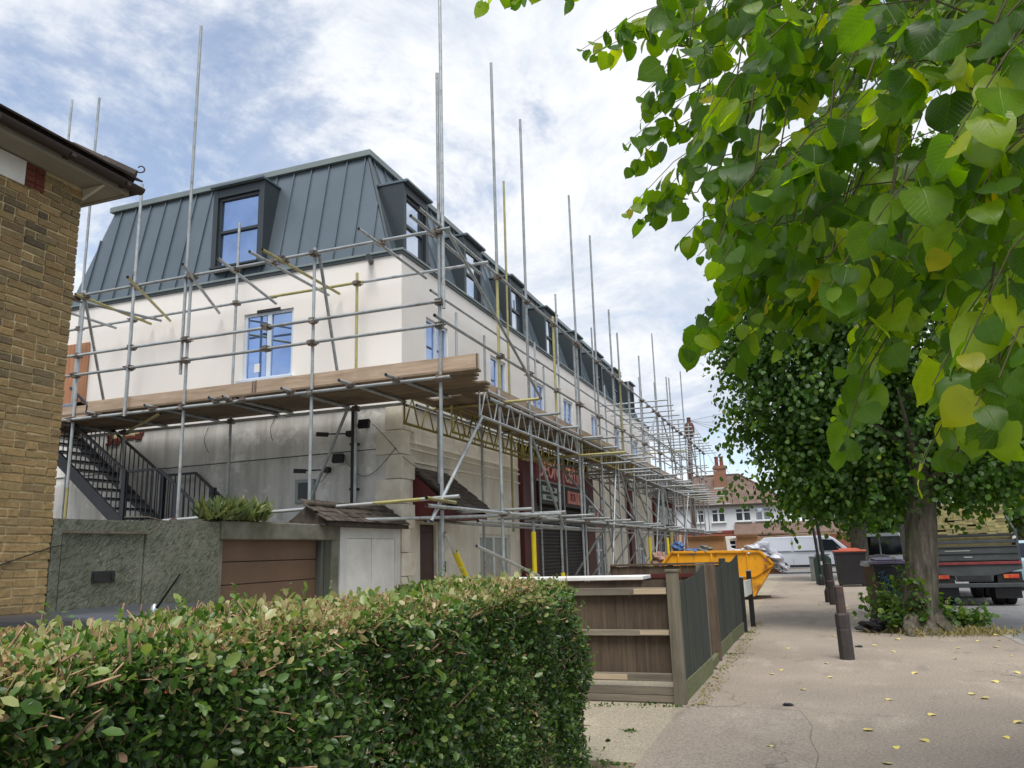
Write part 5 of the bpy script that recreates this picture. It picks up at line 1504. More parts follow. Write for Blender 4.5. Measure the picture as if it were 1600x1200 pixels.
def box_thing(name, x0, x1, y0, y1, z0, z1, mat, label, cat, rz=0, flap=True):
    t = thing(name, ((x0 + x1) / 2, (y0 + y1) / 2, z0), label, cat, None, rz)
    hx, hy, h = (x1 - x0) / 2, (y1 - y0) / 2, z1 - z0
    MB().box(-hx, hx, -hy, hy, 0, h).build('carton', mat, t, local=True, bevel=.01)
    if flap:
        MB().prism([(-hx, -hy, h), (hx, -hy, h), (hx, -hy - .12, h + .05), (-hx, -hy - .1, h + .04)], (0, 0, .008)).build('flap', mat, t, local=True)
        MB().box(-hx, hx, -.025, .025, h, h + .004).build('tape', m_pale, t, local=True)
    return t
box_thing('cardboard_box', -3.45, -2.35, 24.75, 25.4, 1.36, 1.80, m_card, 'long brown cardboard box lying on the skip beside white plastic chair', 'box', .03)
box_thing('cardboard_box', -2.0, -1.38, 24.95, 25.45, 1.34, 1.80, m_card, 'shorter brown cardboard box behind white plastic chair on the skip', 'box', -.08)
wc = thing('white_chair', (-2.15, 24.9, 1.36), 'white plastic chair thrown on top of the skip between cardboard boxes', 'chair', rz=.1)
mb = MB(); mb.prism([(-.18, 0, 0.03), (-.2, 0, .46), (.12, 0, .46), (.13, 0, .40), (-.08, 0, .36), (-.04, 0, .12), (.3, 0, .03), (.28, 0, -.03), (-.14, 0, -.03)], (0, .42, 0)); mb.build('seat', m_offwhite, wc, local=True, bevel=.02)
for x, y in ((-.12, .04), (-.12, .38), (.24, .04), (.24, .38)): MB().tube((x, y, -.02), (x + .02, y, -.32), .02, n=6).build('leg', m_offwhite, wc, local=True)
for k, (c, r, lab) in enumerate((((-3.75, 24.75, 1.55), (.16, .16, .17), 'pale blue plastic bag on the skip beside the long cardboard box'), ((-3.28, 24.62, 1.40), (.26, .16, .10), 'dark blue plastic sack slumped over the skip rim'))):
    o = blob('rubbish_bag', c, r, m_bagb, 10 + k); tag(o, lab, 'bag', 'bags on the skip')
o = blob('grey_sack', (-2.95, 24.6, 1.46), (.18, .14, .13), m_greyc, 21); tag(o, 'lumpy grey sack between blue sack and cardboard box', 'bag', 'bags on the skip')
o = blob('pink_sack', (-4.35, 24.9, 1.16), (.26, .3, .26), m_rubble, 23); tag(o, 'pinkish rubble sack beyond the sloping end of the skip', 'bag', 'bags on the skip')
# crumpled sheeting spilling over the end
shp = thing('plastic_sheeting', (-1.2, 24.8, 1.3), 'crumpled clear and white plastic sheeting spilling over the skip end', 'sheeting')
for k, (c, r, s_) in enumerate((((-1.45, 24.8, 1.42), (.34, .3, .17), .35), ((-1.12, 24.75, 1.2), (.26, .35, .2), .4), ((-.92, 24.8, 1.02), (.17, .3, .2), .4), ((-1.75, 24.65, 1.38), (.3, .12, .06), .4), ((-.78, 24.85, .86), (.1, .22, .14), .45))):
    blob('fold', c, r, m_clear, 40 + k, shp, s_)
for x, z0, z1, lab in ((-4.22, .1, 2.05, 'pale yellow sleeved post leaning behind the skip'), (-3.95, .5, 1.95, 'short cream post standing behind the skip rim')):
    t = thing('sleeved_post', (x, 26.5, 0), lab, 'post')
    MB().tube((x - .08, 26.5, z0), (x + .03, 26.5, z1), .05, n=10).build('sleeve', m_tubey if z0 < .3 else m_pale, t, smooth=True)
    MB().tube((x - .08, 26.5, -.02), (x - .07, 26.5, z0 + .1), .035, n=8).build('tube', m_tube, t, smooth=True)

# ------------------------------------------------------------------ bins, cabinets, posts
def wheelie(name, loc, label, w_, d, h, body_m, lid_m, rz, four=False, graffiti=False):
    b = thing(name, loc, label, 'bin', None, rz)
    v0 = [(-w_ * .43, -d * .40, .07), (w_ * .43, -d * .40, .07), (w_ * .43, d * .40, .07), (-w_ * .43, d * .40, .07)]
    v1 = [(-w_ / 2, -d / 2, h * .86), (w_ / 2, -d / 2, h * .86), (w_ / 2, d / 2, h * .86), (-w_ / 2, d / 2, h * .86)]
    mb = MB(); mb.add(v0 + v1, [(0, 3, 2, 1), (4, 5, 6, 7), (0, 1, 5, 4), (1, 2, 6, 5), (2, 3, 7, 6), (3, 0, 4, 7)]); mb.build('body', body_m, b, local=True, bevel=.03)
    MB().box(-w_ / 2 - .02, w_ / 2 + .02, -d / 2 - .02, d / 2 + .02, h * .84, h * .88).build('rim', body_m, b, local=True, bevel=.01)
    mb = MB(); mb.prism([(-w_ / 2 - .03, -d / 2 - .04, h * .885), (w_ / 2 + .03, -d / 2 - .04, h * .885), (w_ / 2 + .03, d / 2 + .02, h * .885), (-w_ / 2 - .03, d / 2 + .02, h * .885)], (0, 0, h * .045))
    lid = mb.build('lid', lid_m, b, local=True, bevel=.02)
    MB().prism([(-w_ * .36, -d * .36, h * .93), (w_ * .36, -d * .36, h * .93), (w_ * .3, d * .4, h * .96), (-w_ * .3, d * .4, h * .96)], (0, 0, h * .02)).build('lid_panel', lid_m, lid, local=True, bevel=.015)
    MB().tube((-w_ * .38, d / 2 + .05, h * .86), (w_ * .38, d / 2 + .05, h * .86), .016, n=8).build('handle', body_m, b, local=True)
    for sx in (-1, 1):
        for sy in ((-1, 1) if four else (1,)):
            wl = MB().tube((sx * w_ * .36, sy * d * .34, .09), (sx * (w_ * .36 + .05), sy * d * .34, .09), .09, n=14).build('wheel', m_tyre, b, local=True)
    if graffiti:
        pts = [(-.22, .95), (-.12, 1.0), (-.2, .84), (-.05, .93), (-.14, .72), (.02, .82), (-.02, .66), (.1, .76), (.14, .62), (.04, .58), (.2, .7)]
        for k in range(2):
            mb = MB(); mb.path([(x * (1 if k == 0 else .8) - .05, -d / 2 - .004 + (h * .86 - z) * d * .1 / (h * .79), z - (0 if k == 0 else .1)) for x, z in pts], .011, 4)
            mb.build('graffiti', m_graf, b, local=True)
    return b
bb = wheelie('wheelie_bin', (1.36, 17.25, 0), 'black wheelie bin with faded purple lid and blue graffiti by the tree trunk', .66, .74, 1.26, m_blackp, m_purple, .25, graffiti=True)
tag(blob('rubbish_scrap', (1.0, 17.0, 1.12), (.1, .06, .05), m_offwhite, 61), 'scrap of white plastic poking out of the purple-lidded bin', 'rubbish')
wheelie('wheelie_bin', (1.32, 31.4, 0), 'big black communal wheelie bin with orange lid behind the litter bin', 1.0, 1.0, 1.36, m_blackp, m_orange, .05, four=True)
wheelie('wheelie_bin', (2.35, 31.9, 0), 'dark wheelie bin half hidden behind the tree beside the orange-lidded bin', .6, .7, 1.1, m_blackp, m_blackp, -.1)
gb = thing('litter_bin', (.42, 33.2, 0), 'dark green litter bin with a small white emblem beside thin posts', 'bin')
mb = MB(); mb.prism([(.12, 33, .02), (.74, 33, .02), (.74, 33, .95), (.62, 33, 1.08), (.22, 33, 1.08), (.1, 33, .95)], (0, .5, 0)); mb.build('body', m_green, gb, bevel=.02)
MB().box(.3, .44, 32.985, 32.999, .72, .86).build('emblem', m_signgrey, gb); MB().box(.16, .7, 33.05, 33.45, 1.08, 1.12).build('hood', m_green, gb, bevel=.015)
gc = thing('grey_cabinet', (.1, 36, 0), 'low grey street cabinet behind the green litter bin', 'cabinet')
MB().box(-.05, .32, 36, 36.35, 0, .95).build('body', m_greyc, gc, bevel=.01); MB().box(-.07, .34, 35.98, 36.37, .95, 1.0).build('lid', m_greyc, gc, bevel=.01)
for (x, y, h, r, xt, lab) in ((.30, 32.4, 3.6, .055, .12, 'thin black sign post rising from the green litter bin into the tree'), (.36, 23.2, 3.7, .05, .16, 'thicker black sign post just behind the pavement bollard')):
    t = thing('sign_post', (x, y, 0), lab, 'post', 'black posts under the lime tree')
    MB().path([(x, y, 0), (x - .02, y, 1.0), (x + (xt - x) * .6, y, 2.4), (xt, y, h)], [r, r, r * .9, r * .85], 8).build('pole', m_black, t, smooth=True)
    MB().lathe([(r * 2.1, 0), (r * 2.1, .28), (r * 1.4, .36), (r * 1.05, .4)], (x, y, 0), 10).build('base', m_black, t, smooth=True)
bag = thing('rubbish_bag', (1.0, 15.6, 0), 'small black rubbish bag slumped at the foot of the tree trunk', 'bag')
blob('sack', (.92, 15.6, .10), (.22, .18, .11), m_cloth, 71, bag, .35); blob('sack', (1.22, 15.65, .09), (.24, .18, .11), m_cloth, 72, bag, .3)

# ------------------------------------------------------------------ vehicles
def wheel(parent, c, r, wd, side):
    x, y, z = c
    def lat(prof, name, mat, par):
        mb = MB(); n = 22; v = []; f = []
        for rad, yy in prof:
            for i in range(n):
                a = 2 * math.pi * i / n; v.append((x + rad * math.cos(a), y + yy * side, z + rad * math.sin(a)))
        for k in range(len(prof) - 1):
            for i in range(n): f.append((k * n + i, k * n + (i + 1) % n, (k + 1) * n + (i + 1) % n, (k + 1) * n + i))
        f += [tuple(range(n)), tuple(range((len(prof) - 1) * n, len(prof) * n))]
        return mb.add(v, f).build(name, mat, par, local=True, smooth=True)
    t = lat([(r * .6, -wd), (r * .96, -wd), (r, -wd * .8), (r, -wd * .15), (r * .95, 0), (r * .66, .0), (r * .62, -.02)], 'wheel', m_tyre, parent)
    lat([(r * .64, -.03), (r * .64, -.008), (r * .56, -.03), (r * .2, -.035), (r * .16, -.01), (r * .02, -.01)], 'rim', m_rim, t)
    for k in range(5):
        a = 2 * math.pi * k / 5 + .3
        MB().bar((x + r * .14 * math.cos(a), y - .018 * side, z + r * .14 * math.sin(a)), (x + r * .6 * math.cos(a), y - .012 * side, z + r * .6 * math.sin(a)), .05, .02, (0, 1, 0)).build('spoke', m_rim, t, local=True)
def shell(root, name, prof, W, zt, tum, mat, wheels, R_, bevel=.03):
    """side profile prof (x, z) counter-clockwise from the lower rear, lofted over the width, leaning in above zt"""
    def yv(z): return W - tum * max(0, (z - zt)) - .02 * max(0, (.45 - z))
    pts = []
    for (x, z) in prof: pts.append((x, z))
    mb = MB(); n = len(pts)
    ys = [-1, -.94, .94, 1]
    v = []
    for k, s in enumerate(ys):
        for (x, z) in pts:
            ins = .035 if abs(s) == 1 else 0
            cz = sum(p[1] for p in pts) / n
            v.append((x * (1 - ins * .35), s * yv(z), z + (cz - z) * ins))
    f = []
    for k in range(3):
        for i in range(n): f.append((k * n + i, k * n + (i + 1) % n, (k + 1) * n + (i + 1) % n, (k + 1) * n + i))
    f += [tuple(range(n)), tuple(reversed(range(3 * n, 4 * n)))]
    mb.add(v, f)
    o = mb.build(name, mat, root, local=True, smooth=True)
    me = o.data
    import bmesh
    bm = bmesh.new(); bm.from_mesh(me); bmesh.ops.recalc_face_normals(bm, faces=bm.faces); bmesh.ops.triangulate(bm, faces=[q for q in bm.faces if len(q.verts) > 4]); bm.to_mesh(me); bm.free()
    for p in me.polygons: p.use_smooth = True
    me.set_sharp_from_angle(angle=math.radians(30))
    return o, yv
def arch(x, R_, z0=.28, n=8):
    return [(x - R_ * math.cos(math.pi * k / n), z0 + R_ * math.sin(math.pi * k / n)) for k in range(n + 1)]
def side_panel(name, pts, yv, s, mat, root, off=.006, ext=.01):
    P = [Vector((x, s * (yv(z) + off), z)) for x, z in pts]
    return MB().prism(P, (0, -s * ext, 0)).build(name, mat, root, local=True)
def van(loc, rz, label, paint, gl, group):
    t = thing('van', loc, label, 'van', group, rz)
    prof = [(-2.6, .34)] + arch(-1.62, .40) + arch(1.62, .40) + [(2.48, .3), (2.58, .45), (2.58, .85), (2.48, 1.02), (1.86, 1.22), (1.22, 1.80), (1.0, 1.93), (.4, 1.97), (-2.35, 1.95), (-2.52, 1.82), (-2.6, 1.1)]
    b, yv = shell(t, 'body', prof, .95, 1.05, .16, paint, None, .4)
    for s in (-1, 1):
        side_panel('window', [(.42, 1.18), (1.62, 1.18), (1.12, 1.74), (.42, 1.78)], yv, s, gl, t)
        for q in ([(.34, .42), (.352, .42), (.352, 1.85), (.34, 1.85)], [(-.95, .42), (-.938, .42), (-.938, 1.85), (-.95, 1.85)], [(-2.5, 1.13), (.3, 1.13), (.3, 1.15), (-2.5, 1.15)]):
            side_panel('panel_gap', q, yv, s, m_black, t, .003)
        side_panel('recessed_panel', [(-2.3, 1.2), (-1.0, 1.2), (-1.0, 1.78), (-2.2, 1.78)], yv, s, paint, t, .005)
        side_panel('recessed_panel', [(-.88, 1.2), (.28, 1.2), (.28, 1.78), (-.88, 1.78)], yv, s, paint, t, .005)
        side_panel('sill_strip', [(-1.15, .33), (1.15, .33), (1.15, .46), (-1.15, .46)], yv, s, m_blackp, t, .008)
        side_panel('headlight', [(2.1, .88), (2.44, .82), (2.4, 1.0), (2.1, 1.06)], yv, s, m_lamp_w, t, .01)
        side_panel('tail_light', [(-2.58, .9), (-2.46, .9), (-2.44, 1.45), (-2.56, 1.45)], yv, s, m_lamp_r, t, .01)
        mb = MB(); mb.obox((1.32, s * 1.08, 1.24), (.06, 0, 0), (0, .07, 0), (0, 0, .11)); mb.build('mirror', m_blackp, t, local=True, bevel=.02)
        for x in (-1.62, 1.62): wheel(t, (x, s * .93, .33), .33, .2, s)
    mb = MB(); mb.add([(1.88, -.8, 1.24), (1.88, .8, 1.24), (1.26, .72, 1.80), (1.26, -.72, 1.80)], [(0, 1, 2, 3)]); mb.build('windscreen', gl, t, local=True)
    MB().box(2.5, 2.62, -.9, .9, .34, .56).build('bumper', m_blackp, t, local=True, bevel=.03)
    MB().box(-2.66, -2.55, -.9, .9, .36, .56).build('bumper', m_blackp, t, local=True, bevel=.03)
    for s in (-1, 1):
        mb = MB(); mb.add([(-2.612, s * .06, 1.18), (-2.612, s * .82, 1.18), (-2.56, s * .74, 1.76), (-2.56, s * .06, 1.76)], [(0, 1, 2, 3)]); mb.build('rear_window', gl, t, local=True)
    MB().box(-2.615, -2.60, -.26, .26, .78, .89).build('number_plate', m_offwhite, t, local=True)
    return t
van((.08, 46.9, -.03), 0, 'silver panel van parked across the end of the street', m_silver, m_glass_d, 'vans parked at the street end')
v2 = van((3.15, 40.6, -.06), math.radians(84), 'white van with big black rear windows behind the orange-lidded bin', m_vanwhite, m_glass_d, 'vans parked at the street end')
# rear of this one is nearly all dark glass
for s in (-1, 1):
    MB().box(-2.635, -2.618, s * .03, s * .84, 1.02, 1.80).build('rear_window', m_glass_d, v2, local=True)

def car(loc, rz, label, paint, roofz=1.45, antenna=False):
    t = thing('parked_car', loc, label, 'car', 'parked cars', rz)
    k = roofz / 1.45
    prof = [(-2.05, .32)] + arch(-1.3, .36, .26) + arch(1.3, .36, .26) + [(2.05, .3), (2.12, .5), (2.05, .74), (1.2, .92), (.95, .96), (.25, 1.36 * k), (-.1, 1.44 * k), (-1.1, 1.45 * k), (-1.5, 1.38 * k), (-1.95, .98), (-2.08, .9), (-2.1, .5)]
    b, yv = shell(t, 'body', prof, .87, .92, .32, paint, None, .36)
    for s in (-1, 1):
        side_panel('window', [(-1.3, .98), (-.25, .97), (-.25, 1.34 * k), (-1.12, 1.34 * k)], yv, s, m_glass_d, t, .004)
        side_panel('window', [(-.18, .97), (.82, .97), (.22, 1.30 * k), (-.18, 1.34 * k)], yv, s, m_glass_d, t, .004)
        side_panel('headlight', [(1.72, .66), (2.02, .62), (2.0, .74), (1.7, .8)], yv, s, m_lamp_w, t, .01)
        side_panel('tail_light', [(-2.06, .78), (-1.86, .8), (-1.9, .95), (-2.04, .9)], yv, s, m_lamp_r, t, .01)
        for x in (-1.3, 1.3): wheel(t, (x, s * .85, .31), .31, .19, s)
        MB().obox((.72, s * .95, 1.0), (.05, 0, 0), (0, .08, 0), (0, 0, .06)).build('mirror', paint, t, local=True, bevel=.02)
    mb = MB(); mb.add([(.93, -.74, .985), (.93, .74, .985), (.27, .64, 1.345 * k), (.27, -.64, 1.345 * k)], [(0, 1, 2, 3)]); mb.build('windscreen', m_glass_d, t, local=True)
    mb = MB(); mb.add([(-1.96, -.7, 1.0), (-1.96, .7, 1.0), (-1.53, .62, 1.37 * k), (-1.53, -.62, 1.37 * k)], [(0, 1, 2, 3)]); mb.build('rear_window', m_glass_d, t, local=True)
    if antenna:
        a = MB(); a.path([(-1.08, .1, 1.45 * k), (-1.12, .1, 1.49 * k), (-1.30, .1, 1.53)], [.018, .009, .006], 6); a.build('antenna', m_black, t, local=True, smooth=True)
        MB().lathe([(.03, 0), (.022, .03), (.006, .045)], (-1.08, .1, 1.447 * k), 10).build('antenna_base', m_alu, t, local=True, smooth=True)
    return t
car((-5.58, 4.75, -.06), math.pi, 'dark grey car with roof antenna parked on the driveway behind the hedge', m_cargrey, 1.28, True)
car((5.95, 30.5, -.06), math.pi / 2, 'pale blue car parked beyond the black tipper truck', m_carblue, 1.5)

# tipper truck seen from behind
TK = thing('tipper_truck', (3.72, 22.3, -.06), 'black tipper truck with red band carrying stacked old roof tiles', 'truck')
ty = 22.3; cx_ = 3.72; hw = 1.0
MB().box(cx_ - hw, cx_ + hw, ty + .12, ty + 4.0, .86, .98).build('bed_floor', m_truck, TK)
for s in (-1, 1):
    MB().box(cx_ + s * hw - .03, cx_ + s * hw + .03, ty + .1, ty + 4.0, .98, 1.46).build('bed_side', m_truck, TK, bevel=.008)
    MB().box(cx_ + s * (hw - .02) - .035, cx_ + s * (hw - .02) + .035, ty + .02, ty + .1, .8, 1.75 if s > 0 else 1.62).build('corner_post', m_truckg, TK, bevel=.006)
    MB().tube((cx_ + s * (hw - .04), ty + .05, 1.75), (cx_ + s * (hw - .04), ty + 1.2, 2.35), .025, n=8).build('side_rail', m_truckg, TK)
tg_ = MB().box(cx_ - hw + .03, cx_ + hw - .03, ty - .01, ty + .04, 1.0, 1.36).build('tailgate', m_truckg, TK, bevel=.012)
for z in (1.02, 1.18, 1.34): MB().box(cx_ - hw + .04, cx_ + hw - .04, ty - .026, ty - .01, z - .014, z + .014).build('tailgate_rib', m_truck, tg_, bevel=.004)
MB().box(cx_ - .6, cx_ - .05, ty - .014, ty - .0101, 1.245, 1.262).build('scuff', m_signgrey, tg_); MB().box(cx_ - .2, cx_ - .02, ty - .014, ty - .0101, 1.09, 1.11).build('scuff', m_signgrey, tg_)
MB().box(cx_ - hw + .03, cx_ + hw - .03, ty + .02, ty + .07, 1.42, 1.5).build('top_rail', m_truckg, TK, bevel=.008); MB().box(cx_ - hw + .03, cx_ + hw - .03, ty + .06, ty + .1, 1.58, 1.64).build('top_rail', m_truck, TK, bevel=.008)
MB().box(cx_ - hw, cx_ + hw, ty - .03, ty + .03, .92, .985).build('red_band', m_truckr, TK, bevel=.006)
mb = MB(); mb.prism([(cx_ - hw, ty, .915), (cx_ + hw, ty, .915), (cx_ + hw, ty, .80), (cx_ + .38, ty, .66), (cx_ + .36, ty, .52), (cx_ - .44, ty, .52), (cx_ - .46, ty, .66), (cx_ - hw, ty, .74)], (0, .05, 0)); mb.build('rear_panel', m_truckg, TK)
MB().box(cx_ - .4, cx_ + .32, ty - .012, ty - .001, .55, .66).build('number_plate_recess', m_truck, TK)
MB().box(cx_ - hw, cx_ + hw, ty - .06, ty + .06, .38, .48).build('bumper_bar', m_truckg, TK, bevel=.012)
for s in (-1, 1):
    MB().box(cx_ + s * .72 - .26, cx_ + s * .72 + .26, ty + .03, ty + .1, .48, .74).build('lamp_recess', m_black, TK)
    MB().box(cx_ + s * .74 - .16, cx_ + s * .74 + .17, ty - .0, ty + .05, .585, .68).build('tail_light', m_lamp_r, TK, bevel=.01)
    MB().box(cx_ + s * .74 - .15, cx_ + s * .74 - .05, ty - .006, ty, .595, .67).build('amber_light', m_lamp_o, TK)
    mb = MB(); mb.prism([(cx_ + s * .66 - .28, ty + .1, .12), (cx_ + s * .66 + .28, ty + .1, .12), (cx_ + s * .66 + .27, ty + .1, .46), (cx_ + s * .66 - .27, ty + .1, .46)], (0, .015, 0)); mb.build('mud_flap', m_black, TK)
    for yy in (ty + .75, ty + 3.4):
        for o_ in (0, -.25):
            mb = MB(); mb.tube((cx_ + s * .9 + s * o_, yy, .36), (cx_ + s * .68 + s * o_, yy, .36), .42, n=20); mb.build('wheel', m_tyre, TK, bevel=.03)
MB().box(cx_ - .4, cx_ + .4, ty + .2, ty + 5.5, .55, .85).build('chassis', m_truck, TK)
MB().box(cx_ - .98, cx_ + .98, ty + 4.15, ty + 5.9, .5, 2.35).build('cab', m_truck, TK, bevel=.08)
MB().box(cx_ - .75, cx_ + .75, ty + 4.13, ty + 4.149, 1.45, 2.1).build('cab_window', m_glass_d, TK)
MB().tube((cx_ + hw - .06, ty - .005, 1.55), (cx_ + hw - .06, ty + .01, 1.55), .035, n=10).build('marker_lamp', m_lamp_w, TK)
ts = thing('tile_stack', (cx_, ty + 1.0, 1.6), 'stacked rows of mossy yellow-grey roof tiles on the tipper truck', 'tiles')
MB().box(cx_ - .92, cx_ + .9, ty + .14, ty + 2.2, 1.0, 1.62).build('packing', m_stack, ts)
tl = MB().box(-.118, .118, 0, .30, -.028, .028).build('tile', m_stack, None); tlm = tl.data; bpy.data.objects.remove(tl)
for r in range(13):
    x = cx_ - .82 + (r % 2) * .03 + random.uniform(-.02, .02)
    for c in range(8):
        if random.random() < .04: continue
        z = 1.68 + r * .058 + random.uniform(-.012, .014)
        inst('tile', tlm, ts, Tm(x + c * .222 + random.uniform(-.008, .008), ty + .14 + r * .035 + random.uniform(-.03, .03), z) @ Rx(random.uniform(-.05, .05)) @ Rz(random.uniform(-.03, .03)))
MB().box(cx_ - .86, cx_ + .84, ty + .68, ty + 2.2, 1.63, 2.4).build('packing', m_stack, ts)

# ------------------------------------------------------------------ trees
def lime_leaf_template(rows=6):
    """heart-shaped blade with a folded midrib, unit length, lying along +Y; 5 columns"""
    prof = [(-.09, .20), (.02, .42), (.22, .52), (.46, .50), (.68, .385), (.84, .20), (.92, .07), (1.0, .008)]
    V = []; UV = []
    for t, w_ in prof:
        for c in (-1, -.55, 0, .55, 1):
            yb = t
            if t < 0: yb = .0 if c == 0 else t + (.05 if abs(c) == 1 else 0)     # heart notch
            z = .10 * abs(c) * w_ / .49 - .10 * t * t - .05 * (abs(c) ** 2) * 1.0 + .012 * math.sin(9 * t + 4 * c)
            V.append((c * w_, yb, z)); UV.append((.5 + c * w_, t))
    F = []
    for r in range(len(prof) - 1):
        for c in range(4):
            a = r * 5 + c; F.append((a, a + 1, a + 6, a + 5))
    return np.array(V), np.array(F), np.array(UV)
LV, LF, LUV = lime_leaf_template()
def variant(seed):
    r = random.Random(seed); V = LV.copy()
    k1, k2, k3 = r.uniform(-.3, .15), r.uniform(-.2, .2), r.uniform(-.25, .25)
    V[:, 2] += k1 * V[:, 1] ** 2 + k2 * V[:, 0] * V[:, 1] + k3 * V[:, 0] ** 2
    V[:, 0] *= r.uniform(.9, 1.08)
    V[:, 0] += r.uniform(-.06, .06) * V[:, 1]
    V[:, 2] += .02 * np.sin(14 * V[:, 0] + r.uniform(0, 6)) + .015 * np.sin(11 * V[:, 1] + r.uniform(0, 6))
    return V
leaf_me = []
for k in range(8):
    V = variant(k)
    # petiole
    pv = np.array([(-.012, 0, 0), (.012, 0, 0), (0, 0, .02), (-.01, -.42, .1), (.01, -.42, .1), (0, -.42, .118)])
    pf = np.array([(0, 1, 4, 3), (1, 2, 5, 4), (2, 0, 3, 5)])
    VV = np.concatenate([V, pv]); FF = np.concatenate([LF, pf + len(V)]); UU = np.concatenate([LUV, np.full((6, 2), .5)])
    leaf_me.append(mesh_np('leaf', VV, FF, m_lime_o, smooth=True, uv=UU))

